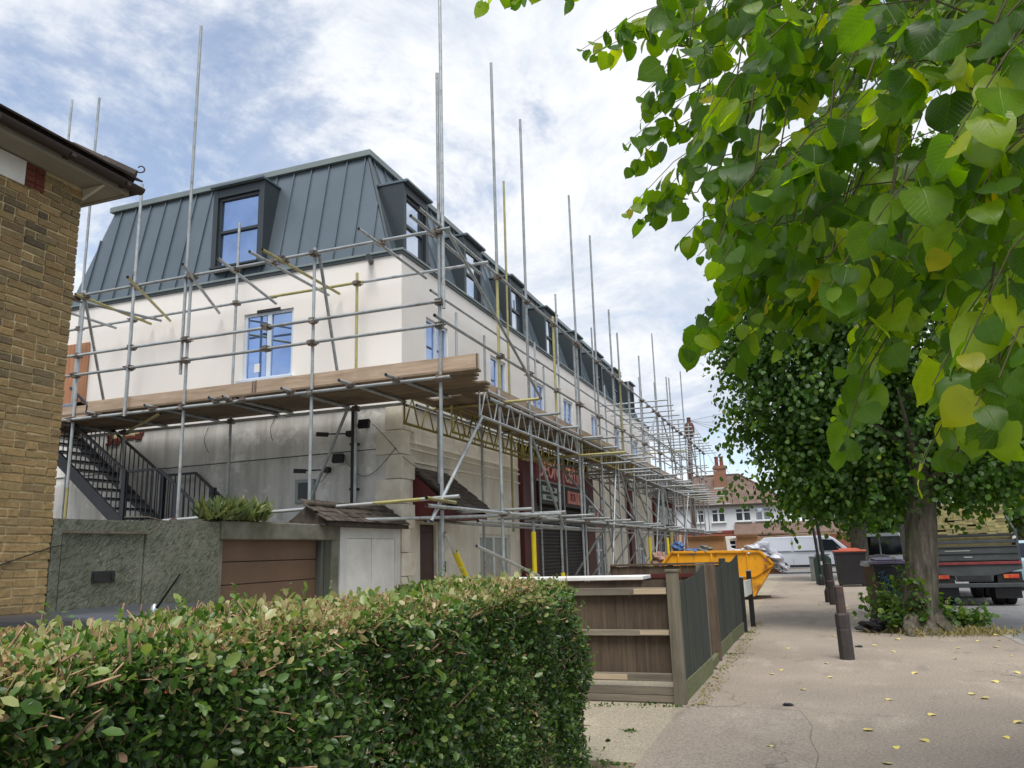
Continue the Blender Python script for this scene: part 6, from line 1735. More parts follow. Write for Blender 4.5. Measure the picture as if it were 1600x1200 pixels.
TWIGS = [tuple(float(v) for v in s.split(',')) for s in """-0.26,3.352,4.094,-0.739,3.046,3.721;-0.153,3.405,4.031,-0.569,3.086,3.813;-0.656,3.093,4.124,-0.77,2.983,3.945;-0.823,2.935,4.073,-1.111,2.764,3.888;-0.823,2.935,4.073,-0.947,2.824,3.883;-0.164,3.34,3.821,-0.491,3.086,3.461;-0.206,3.275,3.564,-0.578,3.103,3.247;-0.167,3.236,3.316,-0.589,3.064,2.922;-0.23,3.238,3.209,-0.496,3.099,2.919;-0.048,3.153,3.392,-0.344,3.012,3.064;0.135,2.837,3.163,-0.232,2.697,2.716;0.051,2.687,2.731,-0.25,2.524,2.489;0.098,2.629,2.582,-0.239,2.468,2.273;-0.038,2.617,2.42,-0.308,2.468,2.166;0.118,2.569,2.402,-0.201,2.419,2.071;0.201,2.507,2.326,-0.029,2.365,2.108;0.213,2.592,2.931,-0.103,2.428,2.668;0.31,2.665,3.24,-0.012,2.48,3.062;0.168,2.88,3.505,-0.136,2.783,3.443;0.386,1.951,2.673,0.145,1.8,2.477;0.346,2.097,2.447,0.057,1.916,2.304;0.372,2.259,2.257,0.167,2.125,2.037;0.246,2.147,2.067,0.097,2.053,1.765;0.462,2.256,1.932,0.258,2.125,1.707;0.553,2.082,1.89,0.307,1.976,1.72;-0.217,3.296,3.453,-0.56,3.128,3.165;-0.299,3.249,3.048,-0.529,3.092,2.893;-0.157,2.923,2.797,-0.34,2.782,2.646;-0.135,2.803,2.401,-0.313,2.675,2.204;-0.35,3.258,3.885,-0.702,3.066,3.692;-0.248,3.234,3.677,-0.502,3.106,3.353;0.467,1.678,2.568,0.201,1.478,2.548;0.43,1.79,2.498,0.252,1.616,2.498;0.526,1.844,2.413,0.308,1.745,2.263;0.423,2.044,2.323,0.221,1.903,2.144;0.524,1.905,2.142,0.329,1.818,1.972;0.963,4.406,2.209,0.853,4.286,2.083;0.627,2.632,3.351,0.436,2.513,3.091;0.671,1.999,2.928,0.515,1.886,2.698;1.342,5.051,3.95,1.182,4.944,3.69;0.277,2.355,2.429,0.079,2.212,2.265;1.677,5.123,3.621,1.397,4.97,3.369;-0.222,3.808,2.67,-0.32,3.692,2.545;1.295,4.452,4.162,0.998,4.285,3.943;0.365,3.377,4.15,0.021,3.206,3.873;0.658,2.194,2.877,0.485,2.092,2.571;-0.062,2.631,2.614,-0.177,2.514,2.466;-0.135,2.599,2.913,-0.226,2.489,2.776;0.568,1.814,2.426,0.316,1.685,2.111;0.868,3.551,4.094,0.746,3.45,3.866;0.945,2.968,2.883,0.595,2.789,2.634;0.43,1.758,2.404,0.173,1.613,2.152;0.043,2.488,2.581,-0.15,2.377,2.28;0.302,3.4,2.585,0.196,3.28,2.465;0.513,4.357,2.671,0.315,4.236,2.406;0.035,2.717,3.654,-0.119,2.633,3.3;0.014,3.499,4.156,-0.181,3.377,3.901;-0.023,2.01,2.37,-0.132,1.894,2.228;0.079,2.018,2.981,0.01,1.921,2.82;0.642,1.781,2.665,0.416,1.645,2.424;1.38,5.351,3.463,1.2,5.223,3.262;-0.045,3.074,3.874,-0.134,2.993,3.611;1.276,3.504,3.657,0.963,3.339,3.403;0.468,4.151,3.887,0.318,4.044,3.638;1.102,4.646,4.23,0.897,4.526,3.953;1.089,3.446,2.73,0.891,3.318,2.498;0.493,1.592,2.153,0.273,1.472,1.851;-0.033,2.141,2.735,-0.151,2.078,2.343;1.306,4.435,2.533,1.203,4.316,2.411;1.363,4.446,4.595,1.107,4.291,4.387;0.499,3.777,2.791,0.367,3.689,2.489;0.821,4.425,3.159,0.657,4.289,3.02;0.71,4.137,3.853,0.509,4.024,3.547;0.574,3.149,3.668,0.441,3.046,3.435;0.001,3.289,3.964,-0.1,3.184,3.787;0.37,3.191,3.833,0.142,3.065,3.544;1.179,4.043,3.024,1.044,3.934,2.81;0.14,2.274,2.337,0.036,2.156,2.212;-0.115,2.905,3.625,-0.234,2.819,3.332;1.292,4.227,4.506,1.132,4.128,4.207;1.586,5.345,4.392,1.252,5.177,4.121;1.224,4.812,3.583,0.974,4.661,3.372;0.098,3.069,3.962,-0.022,2.977,3.701;0.181,3.326,3.285,0.008,3.243,2.896;1.101,4.701,2.907,0.777,4.537,2.632;1.44,4.796,2.715,1.29,4.687,2.478;0.82,2.238,3.043,0.624,2.147,2.65;0.484,1.882,2.273,0.346,1.755,2.134;0.217,3.148,2.984,-0.008,3.005,2.774;0.985,5.278,2.724,0.823,5.173,2.45;0.087,3.256,3.615,-0.097,3.15,3.31;0.276,2.869,2.748,0.065,2.726,2.561;0.082,2.578,2.636,-0.074,2.489,2.299;0.178,2.393,2.495,-0.005,2.268,2.274;0.493,4.594,3.403,0.21,4.42,3.239;0.052,2.304,2.471,-0.064,2.186,2.326;0.744,4.194,3.803,0.551,4.064,3.587;1.092,3.547,3.773,0.757,3.374,3.521;0.155,2.284,3.266,-0.062,2.144,3.059;1.368,5.201,3.378,1.17,5.057,3.22;-0.088,3.274,2.953,-0.185,3.16,2.82;1.261,3.531,3.855,1.125,3.416,3.665;0.189,4.035,4.105,-0.043,3.887,3.908;0.643,2.343,2.328,0.413,2.182,2.195;0.631,2.335,3.139,0.432,2.199,2.943;0.53,3.502,2.873,0.414,3.395,2.682;1.063,5.376,2.513,0.853,5.231,2.338;0.432,3.542,2.601,0.264,3.406,2.453;0.07,2.443,3.446,-0.221,2.304,3.115;0.898,3.237,3.406,0.761,3.118,3.228;0.51,1.439,2.432,0.269,1.307,2.152;0.025,2.283,2.871,-0.17,2.144,2.69;0.873,4.664,2.849,0.788,4.559,2.701;0.212,1.961,2.578,0.03,1.823,2.415;1.301,4.535,3.445,1.107,4.416,3.182;0.746,3.583,2.078,0.629,3.468,1.92;0.148,2.144,2.564,0.03,2.065,2.249;1.378,4.851,4.959,1.036,4.697,4.61;0.775,2.304,2.601,0.632,2.189,2.398;-0.16,3.652,3.219,-0.253,3.539,3.086;1.211,4.751,4.913,1.058,4.661,4.585;0.032,2.285,2.669,-0.064,2.172,2.534;0.241,3.079,3.451,0.091,2.979,3.175;1.418,4.97,2.961,1.301,4.865,2.755;0.214,2.794,3.312,0.042,2.675,3.083;1.243,5.286,2.307,1.122,5.18,2.1;0.119,3.667,3.776,-0.066,3.533,3.595;1.191,4.026,3.227,1.022,3.92,2.943;0.442,2.463,2.375,0.292,2.36,2.109;0.258,3.08,3.898,0.001,2.943,3.613;1.21,4.22,2.494,1.001,4.095,2.231;0.614,5.234,2.934,0.485,5.109,2.799;0.924,3.522,3.303,0.735,3.397,3.073;0.038,2.251,2.994,-0.182,2.136,2.672;1.079,4.116,3.694,0.889,4.013,3.364;-0.011,3.862,3.182,-0.255,3.71,2.982;0.346,2.407,2.861,-0.002,2.253,2.507;0.264,2.712,3.221,0.098,2.594,2.997;0.383,3.362,2.309,0.278,3.24,2.2;0.919,2.428,3.199,0.714,2.308,2.919;0.888,3.621,4.141,0.569,3.486,3.745;0.897,3.618,2.826,0.614,3.479,2.507;0.42,1.541,1.904,0.31,1.417,1.798;-0.185,3.544,3.644,-0.281,3.434,3.495;0.048,3.837,3.817,-0.204,3.686,3.601;1.553,4.898,4.015,1.36,4.775,3.768;0.286,3.647,3.807,0.013,3.508,3.501;0.947,2.84,3.113,0.804,2.716,2.951;1.296,4.713,3.927,0.994,4.545,3.706;0.71,2.223,2.962,0.543,2.138,2.593;0.287,2.664,3.524,0.195,2.557,3.369;-0.24,3.786,4.316,-0.45,3.647,4.114;1.287,3.558,3.852,1.075,3.458,3.473;0.731,2.106,2.985,0.448,1.971,2.649;1.625,5.246,4.122,1.476,5.133,3.901;1.716,5.766,2.76,1.544,5.633,2.591;-0.086,2.65,2.537,-0.199,2.533,2.395;-0.039,2.049,2.515,-0.139,1.953,2.3;0.407,1.887,1.862,0.309,1.762,1.775;0.179,3.075,2.742,-0.058,2.916,2.586;1.303,4.258,2.845,1.18,4.137,2.704;0.131,1.914,2.887,-0.173,1.784,2.496;1.443,3.868,4.16,1.182,3.728,3.879;1.337,4.733,3.97,1.197,4.637,3.692;-0.103,2.486,3.209,-0.19,2.379,3.064;0.522,4.702,3.648,0.309,4.572,3.4;1.239,5.253,2.95,1.017,5.133,2.648;0.238,1.991,2.559,-0.042,1.825,2.363;1.173,4.294,3.399,0.978,4.16,3.198;0.628,2.516,2.612,0.366,2.389,2.276;0.129,2.641,2.395,0.055,2.527,2.299;-0.145,2.524,3.424,-0.264,2.414,3.243;0.403,3.167,2.479,0.268,3.089,2.129;1.244,4,2.515,1.023,3.85,2.346;0.304,3.505,3.281,0.118,3.398,2.979;0.582,4.082,4.315,0.397,3.967,4.048;1.335,4.986,3.698,1.19,4.878,3.464;-0.07,2.199,2.663,-0.163,2.088,2.526;0.562,3.564,4.109,0.248,3.408,3.813;-0.139,3.992,4.077,-0.319,3.874,3.829;0.888,5.282,3.483,0.681,5.15,3.253;0.316,3.639,2.757,0.101,3.484,2.616;0.401,3.178,2.433,0.187,3.051,2.171;0.278,3.909,2.22,0.202,3.791,2.139;1.71,4.902,4.046,1.351,4.727,3.763;0.114,2.539,3.297,-0.039,2.436,3.024;0.228,3.919,3.373,-0.09,3.776,3.011;0.272,2.044,2.652,-0.037,1.883,2.389;0.553,2.825,2.459,0.259,2.674,2.176;0.712,2.822,3.211,0.612,2.716,3.039;-0.116,3.909,2.874,-0.335,3.789,2.575;0.617,4.035,4.299,0.414,3.918,4.014;0.412,1.981,1.936,0.293,1.854,1.826;0.754,4.279,2.913,0.503,4.132,2.682;-0.339,3.761,4.051,-0.441,3.652,3.889;-0.08,2.528,2.377,-0.161,2.415,2.268;1.038,3.75,2.499,0.823,3.612,2.284;-0.187,2.91,3.336,-0.249,2.816,3.17;1.264,3.708,3.965,0.995,3.564,3.69;1.349,3.78,3.81,1.165,3.644,3.635;0.243,4.058,4.328,0.071,3.949,4.056;1.421,5.516,2.248,1.32,5.389,2.168;0.798,4.082,2.615,0.539,3.941,2.344;0.418,3.404,3.9,0.144,3.253,3.645;0.858,5.023,4.144,0.632,4.893,3.877;-0.156,1.98,3.095,-0.251,1.874,2.932;0.559,3.443,3.384,0.296,3.289,3.164;0.263,4.034,3.259,0.084,3.915,3.021;0.691,2.452,2.259,0.431,2.299,2.043;0.206,3.854,3.825,0.059,3.739,3.62;-0.133,3.072,3.943,-0.359,2.943,3.672;0.436,2.781,2.38,0.264,2.679,2.077;0.196,2.796,3.393,0.017,2.708,3.017;0.978,3.608,3.142,0.848,3.492,2.968;1.462,5.264,5.08,1.187,5.113,4.827;1.375,5.245,4.186,1.14,5.11,3.93;0.575,2.189,3.014,0.314,2.033,2.804;0.147,3.282,2.819,-0.055,3.155,2.578;0.631,3.327,3.741,0.429,3.185,3.566;0.335,4.079,3.814,0.168,3.963,3.576;0.179,3.542,3.809,-0.011,3.432,3.51;0.379,3.169,3.502,0.259,3.062,3.304;0.613,2.129,2.998,0.374,1.982,2.788;0.064,2.681,3.493,-0.046,2.569,3.335;0.788,3.308,3.173,0.604,3.175,2.984;0.996,3.891,2.157,0.739,3.73,1.976;1.124,4.164,2.553,0.924,4.021,2.384;1.12,5.204,2.607,0.871,5.056,2.382;0.423,3.929,3.553,0.209,3.796,3.321;0.012,2.403,3.476,-0.211,2.28,3.182;0.469,2.315,2.309,0.268,2.186,2.076;0.785,3.724,2.593,0.689,3.608,2.471;0.183,2.422,2.848,-0.125,2.272,2.536;0.238,1.927,2.254,0.101,1.803,2.102;0.979,4.959,3.633,0.659,4.789,3.388;0.278,2.489,2.978,0.133,2.395,2.681;0.265,3.35,3.101,0.115,3.252,2.813;0.291,2.621,3.354,0.16,2.51,3.154;0.137,2.34,3.204,0.022,2.233,3.016;0.674,2.53,2.544,0.54,2.417,2.347;0.926,4.994,3.676,0.591,4.805,3.494;0.635,3.474,4.1,0.474,3.347,3.922;0.303,2.257,2.401,0.141,2.127,2.238;0.681,4.351,3.823,0.557,4.246,3.61;0.146,3.758,4.354,0,3.645,4.141;0.578,3.914,4.058,0.413,3.792,3.853;0.983,3.602,3.794,0.668,3.454,3.465;0.978,4.654,4.733,0.801,4.541,4.466;0.157,2.471,2.451,-0.053,2.339,2.22;1.138,3.701,4.017,1.026,3.616,3.736;-0.048,3.543,3.617,-0.232,3.425,3.365;1.093,3.534,2.913,0.924,3.424,2.648;0.665,3.158,3.437,0.363,3.024,3.065;0.341,3.036,2.688,0.057,2.88,2.441;0.657,4.14,3.887,0.426,4.002,3.646;0.843,3.875,3,0.659,3.73,2.867;0.863,4.999,3.067,0.634,4.847,2.892;-0.105,4.18,3.061,-0.3,4.045,2.865;0.36,2.532,2.83,0.272,2.428,2.668;0.536,3.407,2.889,0.433,3.312,2.663;1.11,4.079,2.627,0.879,3.936,2.412;1.265,3.917,3.638,1.083,3.797,3.393;-0.009,2.883,2.804,-0.144,2.779,2.566;0.269,3.091,2.793,0.109,2.964,2.618;0.475,1.808,1.862,0.342,1.677,1.748;0.213,3.168,2.774,0.121,3.074,2.563;0.512,2.476,2.052,0.414,2.353,1.96;0.059,3.603,2.902,-0.079,3.505,2.635;0.311,3.344,2.642,0.212,3.246,2.44;0.69,2.642,2.529,0.457,2.533,2.158;-0.112,4.091,4.479,-0.344,3.951,4.246;1.317,3.668,3.76,1.001,3.499,3.52;0.067,3.45,2.729,-0.084,3.336,2.507;0.574,2.365,2.493,0.2,2.2,2.144;0.836,2.963,2.958,0.56,2.812,2.704;0.96,3.55,3.373,0.763,3.425,3.129;-0.066,2.216,2.897,-0.147,2.109,2.764;0.662,2.665,2.17,0.515,2.576,1.849;0.741,3.964,4.17,0.58,3.865,3.87;0.166,2.452,2.452,-0.112,2.304,2.18;0.959,4.41,3.268,0.769,4.279,3.064;0.656,3.946,2.688,0.379,3.82,2.32;1.504,5.437,3.521,1.262,5.289,3.304;-0.168,2.594,3.454,-0.28,2.485,3.28;0.801,3.687,2.078,0.657,3.554,1.953;-0.184,2.12,2.99,-0.251,2.017,2.859;0.293,3.578,4.091,0.148,3.453,3.931;1,3.496,2.725,0.779,3.353,2.527;-0.013,2.993,2.427,-0.114,2.875,2.305;0.676,4.888,3.614,0.517,4.772,3.393;0.297,3.583,2.982,0.085,3.469,2.664;0.178,2.543,3.302,-0.159,2.363,3.077;1.047,3.477,3.837,0.866,3.4,3.408;-0.205,3.946,2.757,-0.268,3.835,2.664;0.872,4.911,3.664,0.739,4.815,3.399;0.7,3.24,3.681,0.446,3.103,3.401;0.562,3.464,3.165,0.352,3.317,3.001;1.216,4.414,4.082,0.84,4.214,3.879;0.917,3.926,2.398,0.77,3.805,2.215;1.266,3.919,3.408,1.058,3.791,3.159;1.127,3.869,2.572,0.96,3.746,2.365;0.33,3.853,2.235,0.181,3.741,2.007;0.756,3.692,2.507,0.631,3.571,2.359;1.468,4.605,3.896,1.293,4.492,3.634;1.124,3.978,4.1,0.948,3.882,3.763;0.392,2.682,2.281,0.166,2.553,2.008;0.836,4.942,4.192,0.684,4.826,3.982;0.579,3.476,3.739,0.391,3.349,3.518;1.321,4.208,2.648,1.041,4.039,2.464;0.769,3.42,2.047,0.618,3.287,1.916;0.639,2.913,3.409,0.431,2.786,3.158;1.939,5.456,4.819,1.606,5.291,4.538;0.747,2.152,3.057,0.45,2.017,2.698;1.208,3.74,3.823,0.965,3.589,3.625;0.786,3.514,3.03,0.55,3.405,2.655;1.139,3.461,3.373,0.96,3.356,3.071;1.923,5.149,5.02,1.509,4.98,4.623;0.399,3.677,2.647,0.254,3.591,2.317;0.393,1.858,1.973,0.262,1.73,1.85;0.848,3.048,2.909,0.7,2.934,2.698;0.536,2.515,2.784,0.26,2.356,2.566;0.441,2.478,2.957,0.301,2.398,2.606;0.914,3.506,3.15,0.594,3.342,2.883;1.098,3.593,3.92,0.799,3.452,3.588;0.549,3.703,3.853,0.288,3.584,3.478;1.517,5.687,3.083,1.285,5.54,2.88;0.923,4.404,2.688,0.664,4.242,2.506;0.448,3.555,2.871,0.154,3.383,2.679;0.832,4.445,4.352,0.69,4.326,4.169;0.873,3.806,2.792,0.605,3.635,2.639;0.464,3.376,3.58,0.29,3.252,3.367;1.143,4.913,2.804,0.984,4.777,2.67;1.039,3.152,2.892,0.799,2.993,2.732;1.242,4.361,3.113,1.008,4.217,2.898;0.681,2.298,3.042,0.571,2.183,2.894;1.349,5.356,4.042,1.206,5.257,3.771;0.516,2.624,3.243,0.222,2.463,3.005;0.527,3.641,4.091,0.375,3.525,3.879;0.687,3.571,3.029,0.479,3.462,2.696;0.96,4.189,3.002,0.857,4.095,2.77;0.36,2.648,2.932,0.193,2.518,2.759;1.529,4.665,3.962,1.242,4.52,3.664;1.129,4.041,2.356,1.016,3.929,2.192;0.476,3.896,3.198,0.358,3.802,2.943;0.711,3.495,3.733,0.563,3.398,3.442;0.85,3.393,3.623,0.604,3.253,3.367;1.039,3.197,3.082,0.82,3.065,2.836;0.532,1.896,2.405,0.401,1.778,2.235;0.98,3.825,2.184,0.762,3.679,2;0.96,2.914,3.583,0.763,2.79,3.334;0.77,3.242,3.615,0.531,3.116,3.308;1.556,4.973,5.031,1.391,4.884,4.68;0.559,2.939,2.5,0.258,2.759,2.334;0.52,3.71,2.473,0.237,3.563,2.19;1.025,3.987,3.376,0.799,3.837,3.194;1.263,5.21,4.853,1.117,5.11,4.579;0.368,2.383,2.936,0.18,2.258,2.708;0.511,1.995,2.863,0.363,1.887,2.623;1.355,5.557,2.46,1.103,5.415,2.204;1.244,4.482,3.898,1.049,4.339,3.738;1.398,4.244,3.447,1.069,4.071,3.205;0.43,1.599,1.898,0.281,1.467,1.764;0.367,3.026,2.317,0.239,2.901,2.185;0.51,2.867,3.455,0.364,2.746,3.278;1.08,3.459,3.73,0.856,3.325,3.482;1.013,3.933,3.548,0.916,3.823,3.398;1.205,4.595,3.217,0.953,4.439,3.021;0.917,3.529,4.056,0.647,3.372,3.836;0.897,3.617,3.159,0.652,3.469,2.941;1.142,3.848,3.021,0.871,3.708,2.729;0.687,2.648,3.327,0.374,2.511,2.954;0.999,3.494,3.027,0.818,3.376,2.78;1.545,5.306,4.548,1.347,5.203,4.205;0.699,3.573,3.574,0.527,3.489,3.186;0.432,2.373,3.181,0.201,2.225,2.985;0.451,3.628,2.574,0.26,3.503,2.342;1.175,4.881,3.684,0.88,4.71,3.489;0.785,4.17,4.392,0.585,4.03,4.21;1.369,4.474,2.564,1.118,4.322,2.355;0.381,4.595,2.356,0.2,4.457,2.197;0.614,2.661,2.227,0.396,2.511,2.064;1.222,4.826,4.92,1.097,4.725,4.687;0.467,1.777,2.595,0.207,1.615,2.415;0.58,3.846,4.048,0.42,3.728,3.837;0.87,3.548,4.103,0.642,3.409,3.873;0.289,2.123,2.425,0.168,2.009,2.256""".split(';')]
lt = thing('lime_tree', (2.05, 2.6, 0), 'overhanging lime tree with big heart-shaped leaves hanging over the pavement', 'tree', 'lime trees along the pavement')
trunk = MB(); trunk.path([(2.02, 2.55, -.1), (2.05, 2.6, .3), (2.08, 2.62, 1.5), (2.05, 2.7, 3.0), (2.0, 2.8, 4.6), (1.9, 3.0, 6.5)], [.46, .33, .28, .25, .2, .1], 12)
trunk.build('trunk', m_bark, lt, smooth=True)
limbs = [[(2.05, 2.7, 2.9), (1.7, 3.0, 3.6), (1.2, 3.4, 4.1), (.6, 3.7, 4.2), (.1, 3.9, 3.9)], [(2.05, 2.65, 2.6), (1.8, 2.3, 3.1), (1.3, 2.1, 3.4), (.75, 2.0, 3.3)], [(2.0, 2.75, 3.3), (1.8, 3.4, 4.0), (1.5, 4.2, 4.4), (1.1, 4.8, 4.2)],
         [(2.05, 2.65, 3.2), (1.5, 2.7, 4.2), (.8, 2.9, 5.0), (0, 3.1, 5.2)], [(2.05, 2.6, 2.2), (1.75, 2.5, 2.6), (1.4, 2.35, 2.75), (1.1, 2.2, 2.6)], [(2.0, 2.8, 3.6), (2.4, 3.6, 4.6), (2.6, 4.4, 5.2)], [(2.0, 2.8, 4.0), (2.6, 2.2, 5.0), (3.2, 1.8, 5.6)], [(2.0, 2.7, 3.8), (1.6, 1.8, 4.8), (1.2, 1.0, 5.4)]]
mbl = []
for l in limbs:
    MB().path(l, list(np.linspace(.075, .016, len(l))), 8).build('limb', m_bark, lt, smooth=True)
limb_pts = np.array([np.array(l[i]) * (1 - t) + np.array(l[i + 1]) * t for l in limbs[:6] for i in range(len(l) - 1) for t in (0, .25, .5, .75)])
tw = MB(); LP, LD, LN, LS = [], [], [], []
rng = np.random.default_rng(21)
for q in TWIGS:
    a, b = np.array(q[:3]), np.array(q[3:])
    mid = (a + b) / 2 + np.array([0, 0, .04])
    j = np.argmin(((limb_pts - a) ** 2).sum(1)); base = limb_pts[j]
    d0 = np.linalg.norm(base - a)
    pts = ([base, base * .5 + a * .5 + np.array([0, 0, .08 * d0])] if d0 < .55 else [a + (a - b) * .4 + np.array([0, 0, .12])]) + [a, mid, b]
    tw.path(pts, list(np.linspace(.003, .0012, len(pts))), 5)
    L_ = np.linalg.norm(b - a); n = max(4, int(L_ / .034))
    side = 1
    dirv = (b - a) / L_
    for k in range(n):
        t = (k + .6) / n
        p = (a * (1 - t) + mid * t) * (1 - t) + (mid * (1 - t) + b * t) * t
        side = -side
        lat = np.cross(dirv, [0, 0, 1.0]); lat /= np.linalg.norm(lat) + 1e-6
        d = dirv * .45 + lat * side * rng.uniform(.3, .9) + np.array([0, 0, -rng.uniform(.45, 1.1)]) + rng.normal(0, .22, 3)
        d /= np.linalg.norm(d)
        s = rng.uniform(.058, .1) * (.62 if t > .88 else 1.0) * (.85 if t > .7 else 1)
        LP.append(p + d * .42 * s); LD.append(d); LS.append(s)
        nn = np.array([.05, .35, .75]) + rng.normal(0, .48, 3)
        if rng.random() < .12: nn = np.array([-.2, -.6, .5]) + rng.normal(0, .3, 3)
        LN.append(nn)
tw.build('twigs', m_ltwig, lt, kind='stuff')
LP = np.array(LP); LD = np.array(LD); LN = np.array(LN); LS = np.array(LS)
X_, Y_, Z_ = axes_from(unit(LD), unit(LN))
dist = []
for p, s in zip(LP, LS):
    q = seen_px(p)
    dist.append(q[2] / s if (-30 < q[0] < 1630 and -40 < q[1] < 1200) else 1e5 + q[2])
order = np.argsort(dist)
for i in order[:299]:
    inst('leaf', leaf_me[i % 8], lt, frame(LP[i], X_[i], Y_[i], Z_[i]) @ Sm(LS[i], LS[i], LS[i]))
rest = order[299:]
# wider crown, mostly unseen, its leaves added to shade the hanging foliage below
nc = 34000
u = unit(rng.normal(size=(nc, 3))); rad = rng.random(nc) ** .4
Cp = np.array([2.6, 2.4, 5.6]) + u * rad[:, None] * np.array([3.0, 3.2, 2.9])
cl_ = rng.integers(0, 420, nc); cc = Cp[:420]; Cp = cc[cl_] + rng.normal(0, .22, (nc, 3))
keep = (Cp[:, 2] > 2.9) & (Cp[:, 0] > .55 + .24 * Cp[:, 1]) | (Cp[:, 2] > 5.0) & (Cp[:, 0] > 1.0)
Cp = Cp[keep]; nc = len(Cp)
d = unit(rng.normal(size=(nc, 3)) * .6 + np.array([0, 0, -.8])); nrm_ = rng.normal(size=(nc, 3)) + np.array([0, 0, .6])
Xc, Yc, Zc = axes_from(d, nrm_)
Vs, Fs, Ts, Us, o_ = [], [], [], [], 0
for (P, X, Y, Z, Sx) in ((LP[rest], X_[rest], Y_[rest], Z_[rest], LS[rest]),):
    V, F, at, uv = scatter(LV, LF, P, X, Y, Z, Sx, rng.random(len(P)), LUV)
    Vs.append(V); Fs.append(F + o_); Ts.append(at); Us.append(uv); o_ += len(V)
V, F, at, _ = scatter(tvh * np.array([1.5, 1, 1]), tfh, Cp, Xc, Yc, Zc, rng.uniform(.09, .13, nc), rng.random(nc))
tag(link(bpy.data.objects.new('crown', mesh_np('crown', V - np.array(lt.location), F, m_tree, {'tint': at})), lt), kind='stuff')
V = np.concatenate(Vs)
tag(link(bpy.data.objects.new('foliage', mesh_np('foliage', V - np.array(lt.location), np.concatenate(Fs), m_lime_a, {'tint': np.concatenate(Ts)}, True, np.concatenate(Us))), lt), kind='stuff')

def crown(root, clumps, n, size, mat, seed, sky_up=.5):
    """leaves in clumps: clumps [(centre, radii)], many small leaf faces with gaps between sprays"""
    rng = np.random.default_rng(seed)
    vol = np.array([r[0] * r[1] * r[2] for _, r in clumps]); w_ = vol ** .75 / (vol ** .75).sum()
    k = rng.choice(len(clumps), n // 9, p=w_)
    C = np.array([c for c, _ in clumps])[k]; R_ = np.array([r for _, r in clumps])[k]
    u = unit(rng.normal(size=(len(k), 3))); rad = (.35 + .65 * rng.random(len(k)) ** .5)
    sp = C + u * rad[:, None] * R_ + rng.normal(0, .12, (len(k), 3))
    P = np.repeat(sp, 9, axis=0); un = np.repeat(u, 9, axis=0); m = len(P)
    drop = np.tile(np.linspace(-.5, .5, 9), len(k))
    dr = unit(np.repeat(u * np.array([1, 1, .1]) + np.array([0, 0, -.75]) + rng.normal(0, .3, (len(k), 3)), 9, axis=0))
    P = P + dr * (drop * .55)[:, None] + rng.normal(0, .07, (m, 3))
    d = unit(dr * .5 + rng.normal(0, .5, (m, 3)) + np.array([0, 0, -.6])); nn = unit(un * .7 + rng.normal(0, .5, (m, 3)) + np.array([0, 0, .55]))
    X, Y, Z = axes_from(d, nn)
    spt = np.repeat(rng.normal(.42, .16, len(k)), 9)
    t = np.clip(spt + rng.normal(0, .15, m), 0, 1)
    V, F, at, _ = scatter(tvh * np.array([1.35, 1, 1]), tfh, P, X, Y, Z, rng.uniform(.75, 1.25, m) * size, t)
    me = mesh_np('crown', V - np.array(root.location), F, mat, {'tint': at})
    return tag(link(bpy.data.objects.new('crown', me), root), kind='stuff')

# lime tree with the thick trunk by the purple bin
t1 = thing('lime_tree', (1.7, 15.75, 0), 'lime tree with thick flared trunk standing between bollard and tipper truck', 'tree', 'lime trees along the pavement')
mb = MB()
n_ = 22; ring = []
zs = [-.06, .04, .14, .3, .55, .9, 1.3, 1.8, 2.4, 3.2, 4.2]
rs_ = [.58, .50, .40, .325, .285, .265, .255, .255, .25, .23, .19]
xs_ = [1.63, 1.64, 1.66, 1.68, 1.71, 1.76, 1.83, 1.90, 1.95, 1.98, 2.0]
v = []; f = []
for k, z in enumerate(zs):
    for i in range(n_):
        a = 2 * math.pi * i / n_
        fl = max(0, 1 - z / .7)
        rr2 = rs_[k] * (1 + .24 * fl * math.sin(4 * a + .6) + .10 * fl * math.sin(7 * a + 2) + .05 * math.sin(3 * a + z * 2.4) + .035 * math.sin(8 * a - z * 3) + .02 * math.sin(13 * a + z * 6))
        v.append((xs_[k] + rr2 * math.cos(a), 15.7 + rr2 * math.sin(a), z))
for k in range(len(zs) - 1):
    for i in range(n_): f.append((k * n_ + i, k * n_ + (i + 1) % n_, (k + 1) * n_ + (i + 1) % n_, (k + 1) * n_ + i))
mb.add(v, f); mb.build('trunk', m_bark, t1, smooth='all')
for s in range(5):   # root flares
    a = s * 1.3 + .4
    MB().path([(1.65 + .3 * math.cos(a), 15.7 + .3 * math.sin(a), .22), (1.65 + .52 * math.cos(a), 15.7 + .52 * math.sin(a), .06), (1.65 + .8 * math.cos(a + .15), 15.7 + .8 * math.sin(a + .15), -.03)], [.16, .12, .05], 8).build('root', m_bark, t1, smooth=True)
rr1 = random.Random(8)
for k in range(9):
    a = k * .75; z = rr1.uniform(2.3, 4.0)
    p0 = Vector((1.97, 15.7, z)); d = Vector((math.cos(a), math.sin(a), rr1.uniform(.3, .9)))
    MB().path([p0, p0 + d * .7, p0 + d * 1.3 + Vector((0, 0, .05)), p0 + d * 1.7], [.08, .05, .025, .01], 7).build('limb', m_bark, t1, smooth=True)
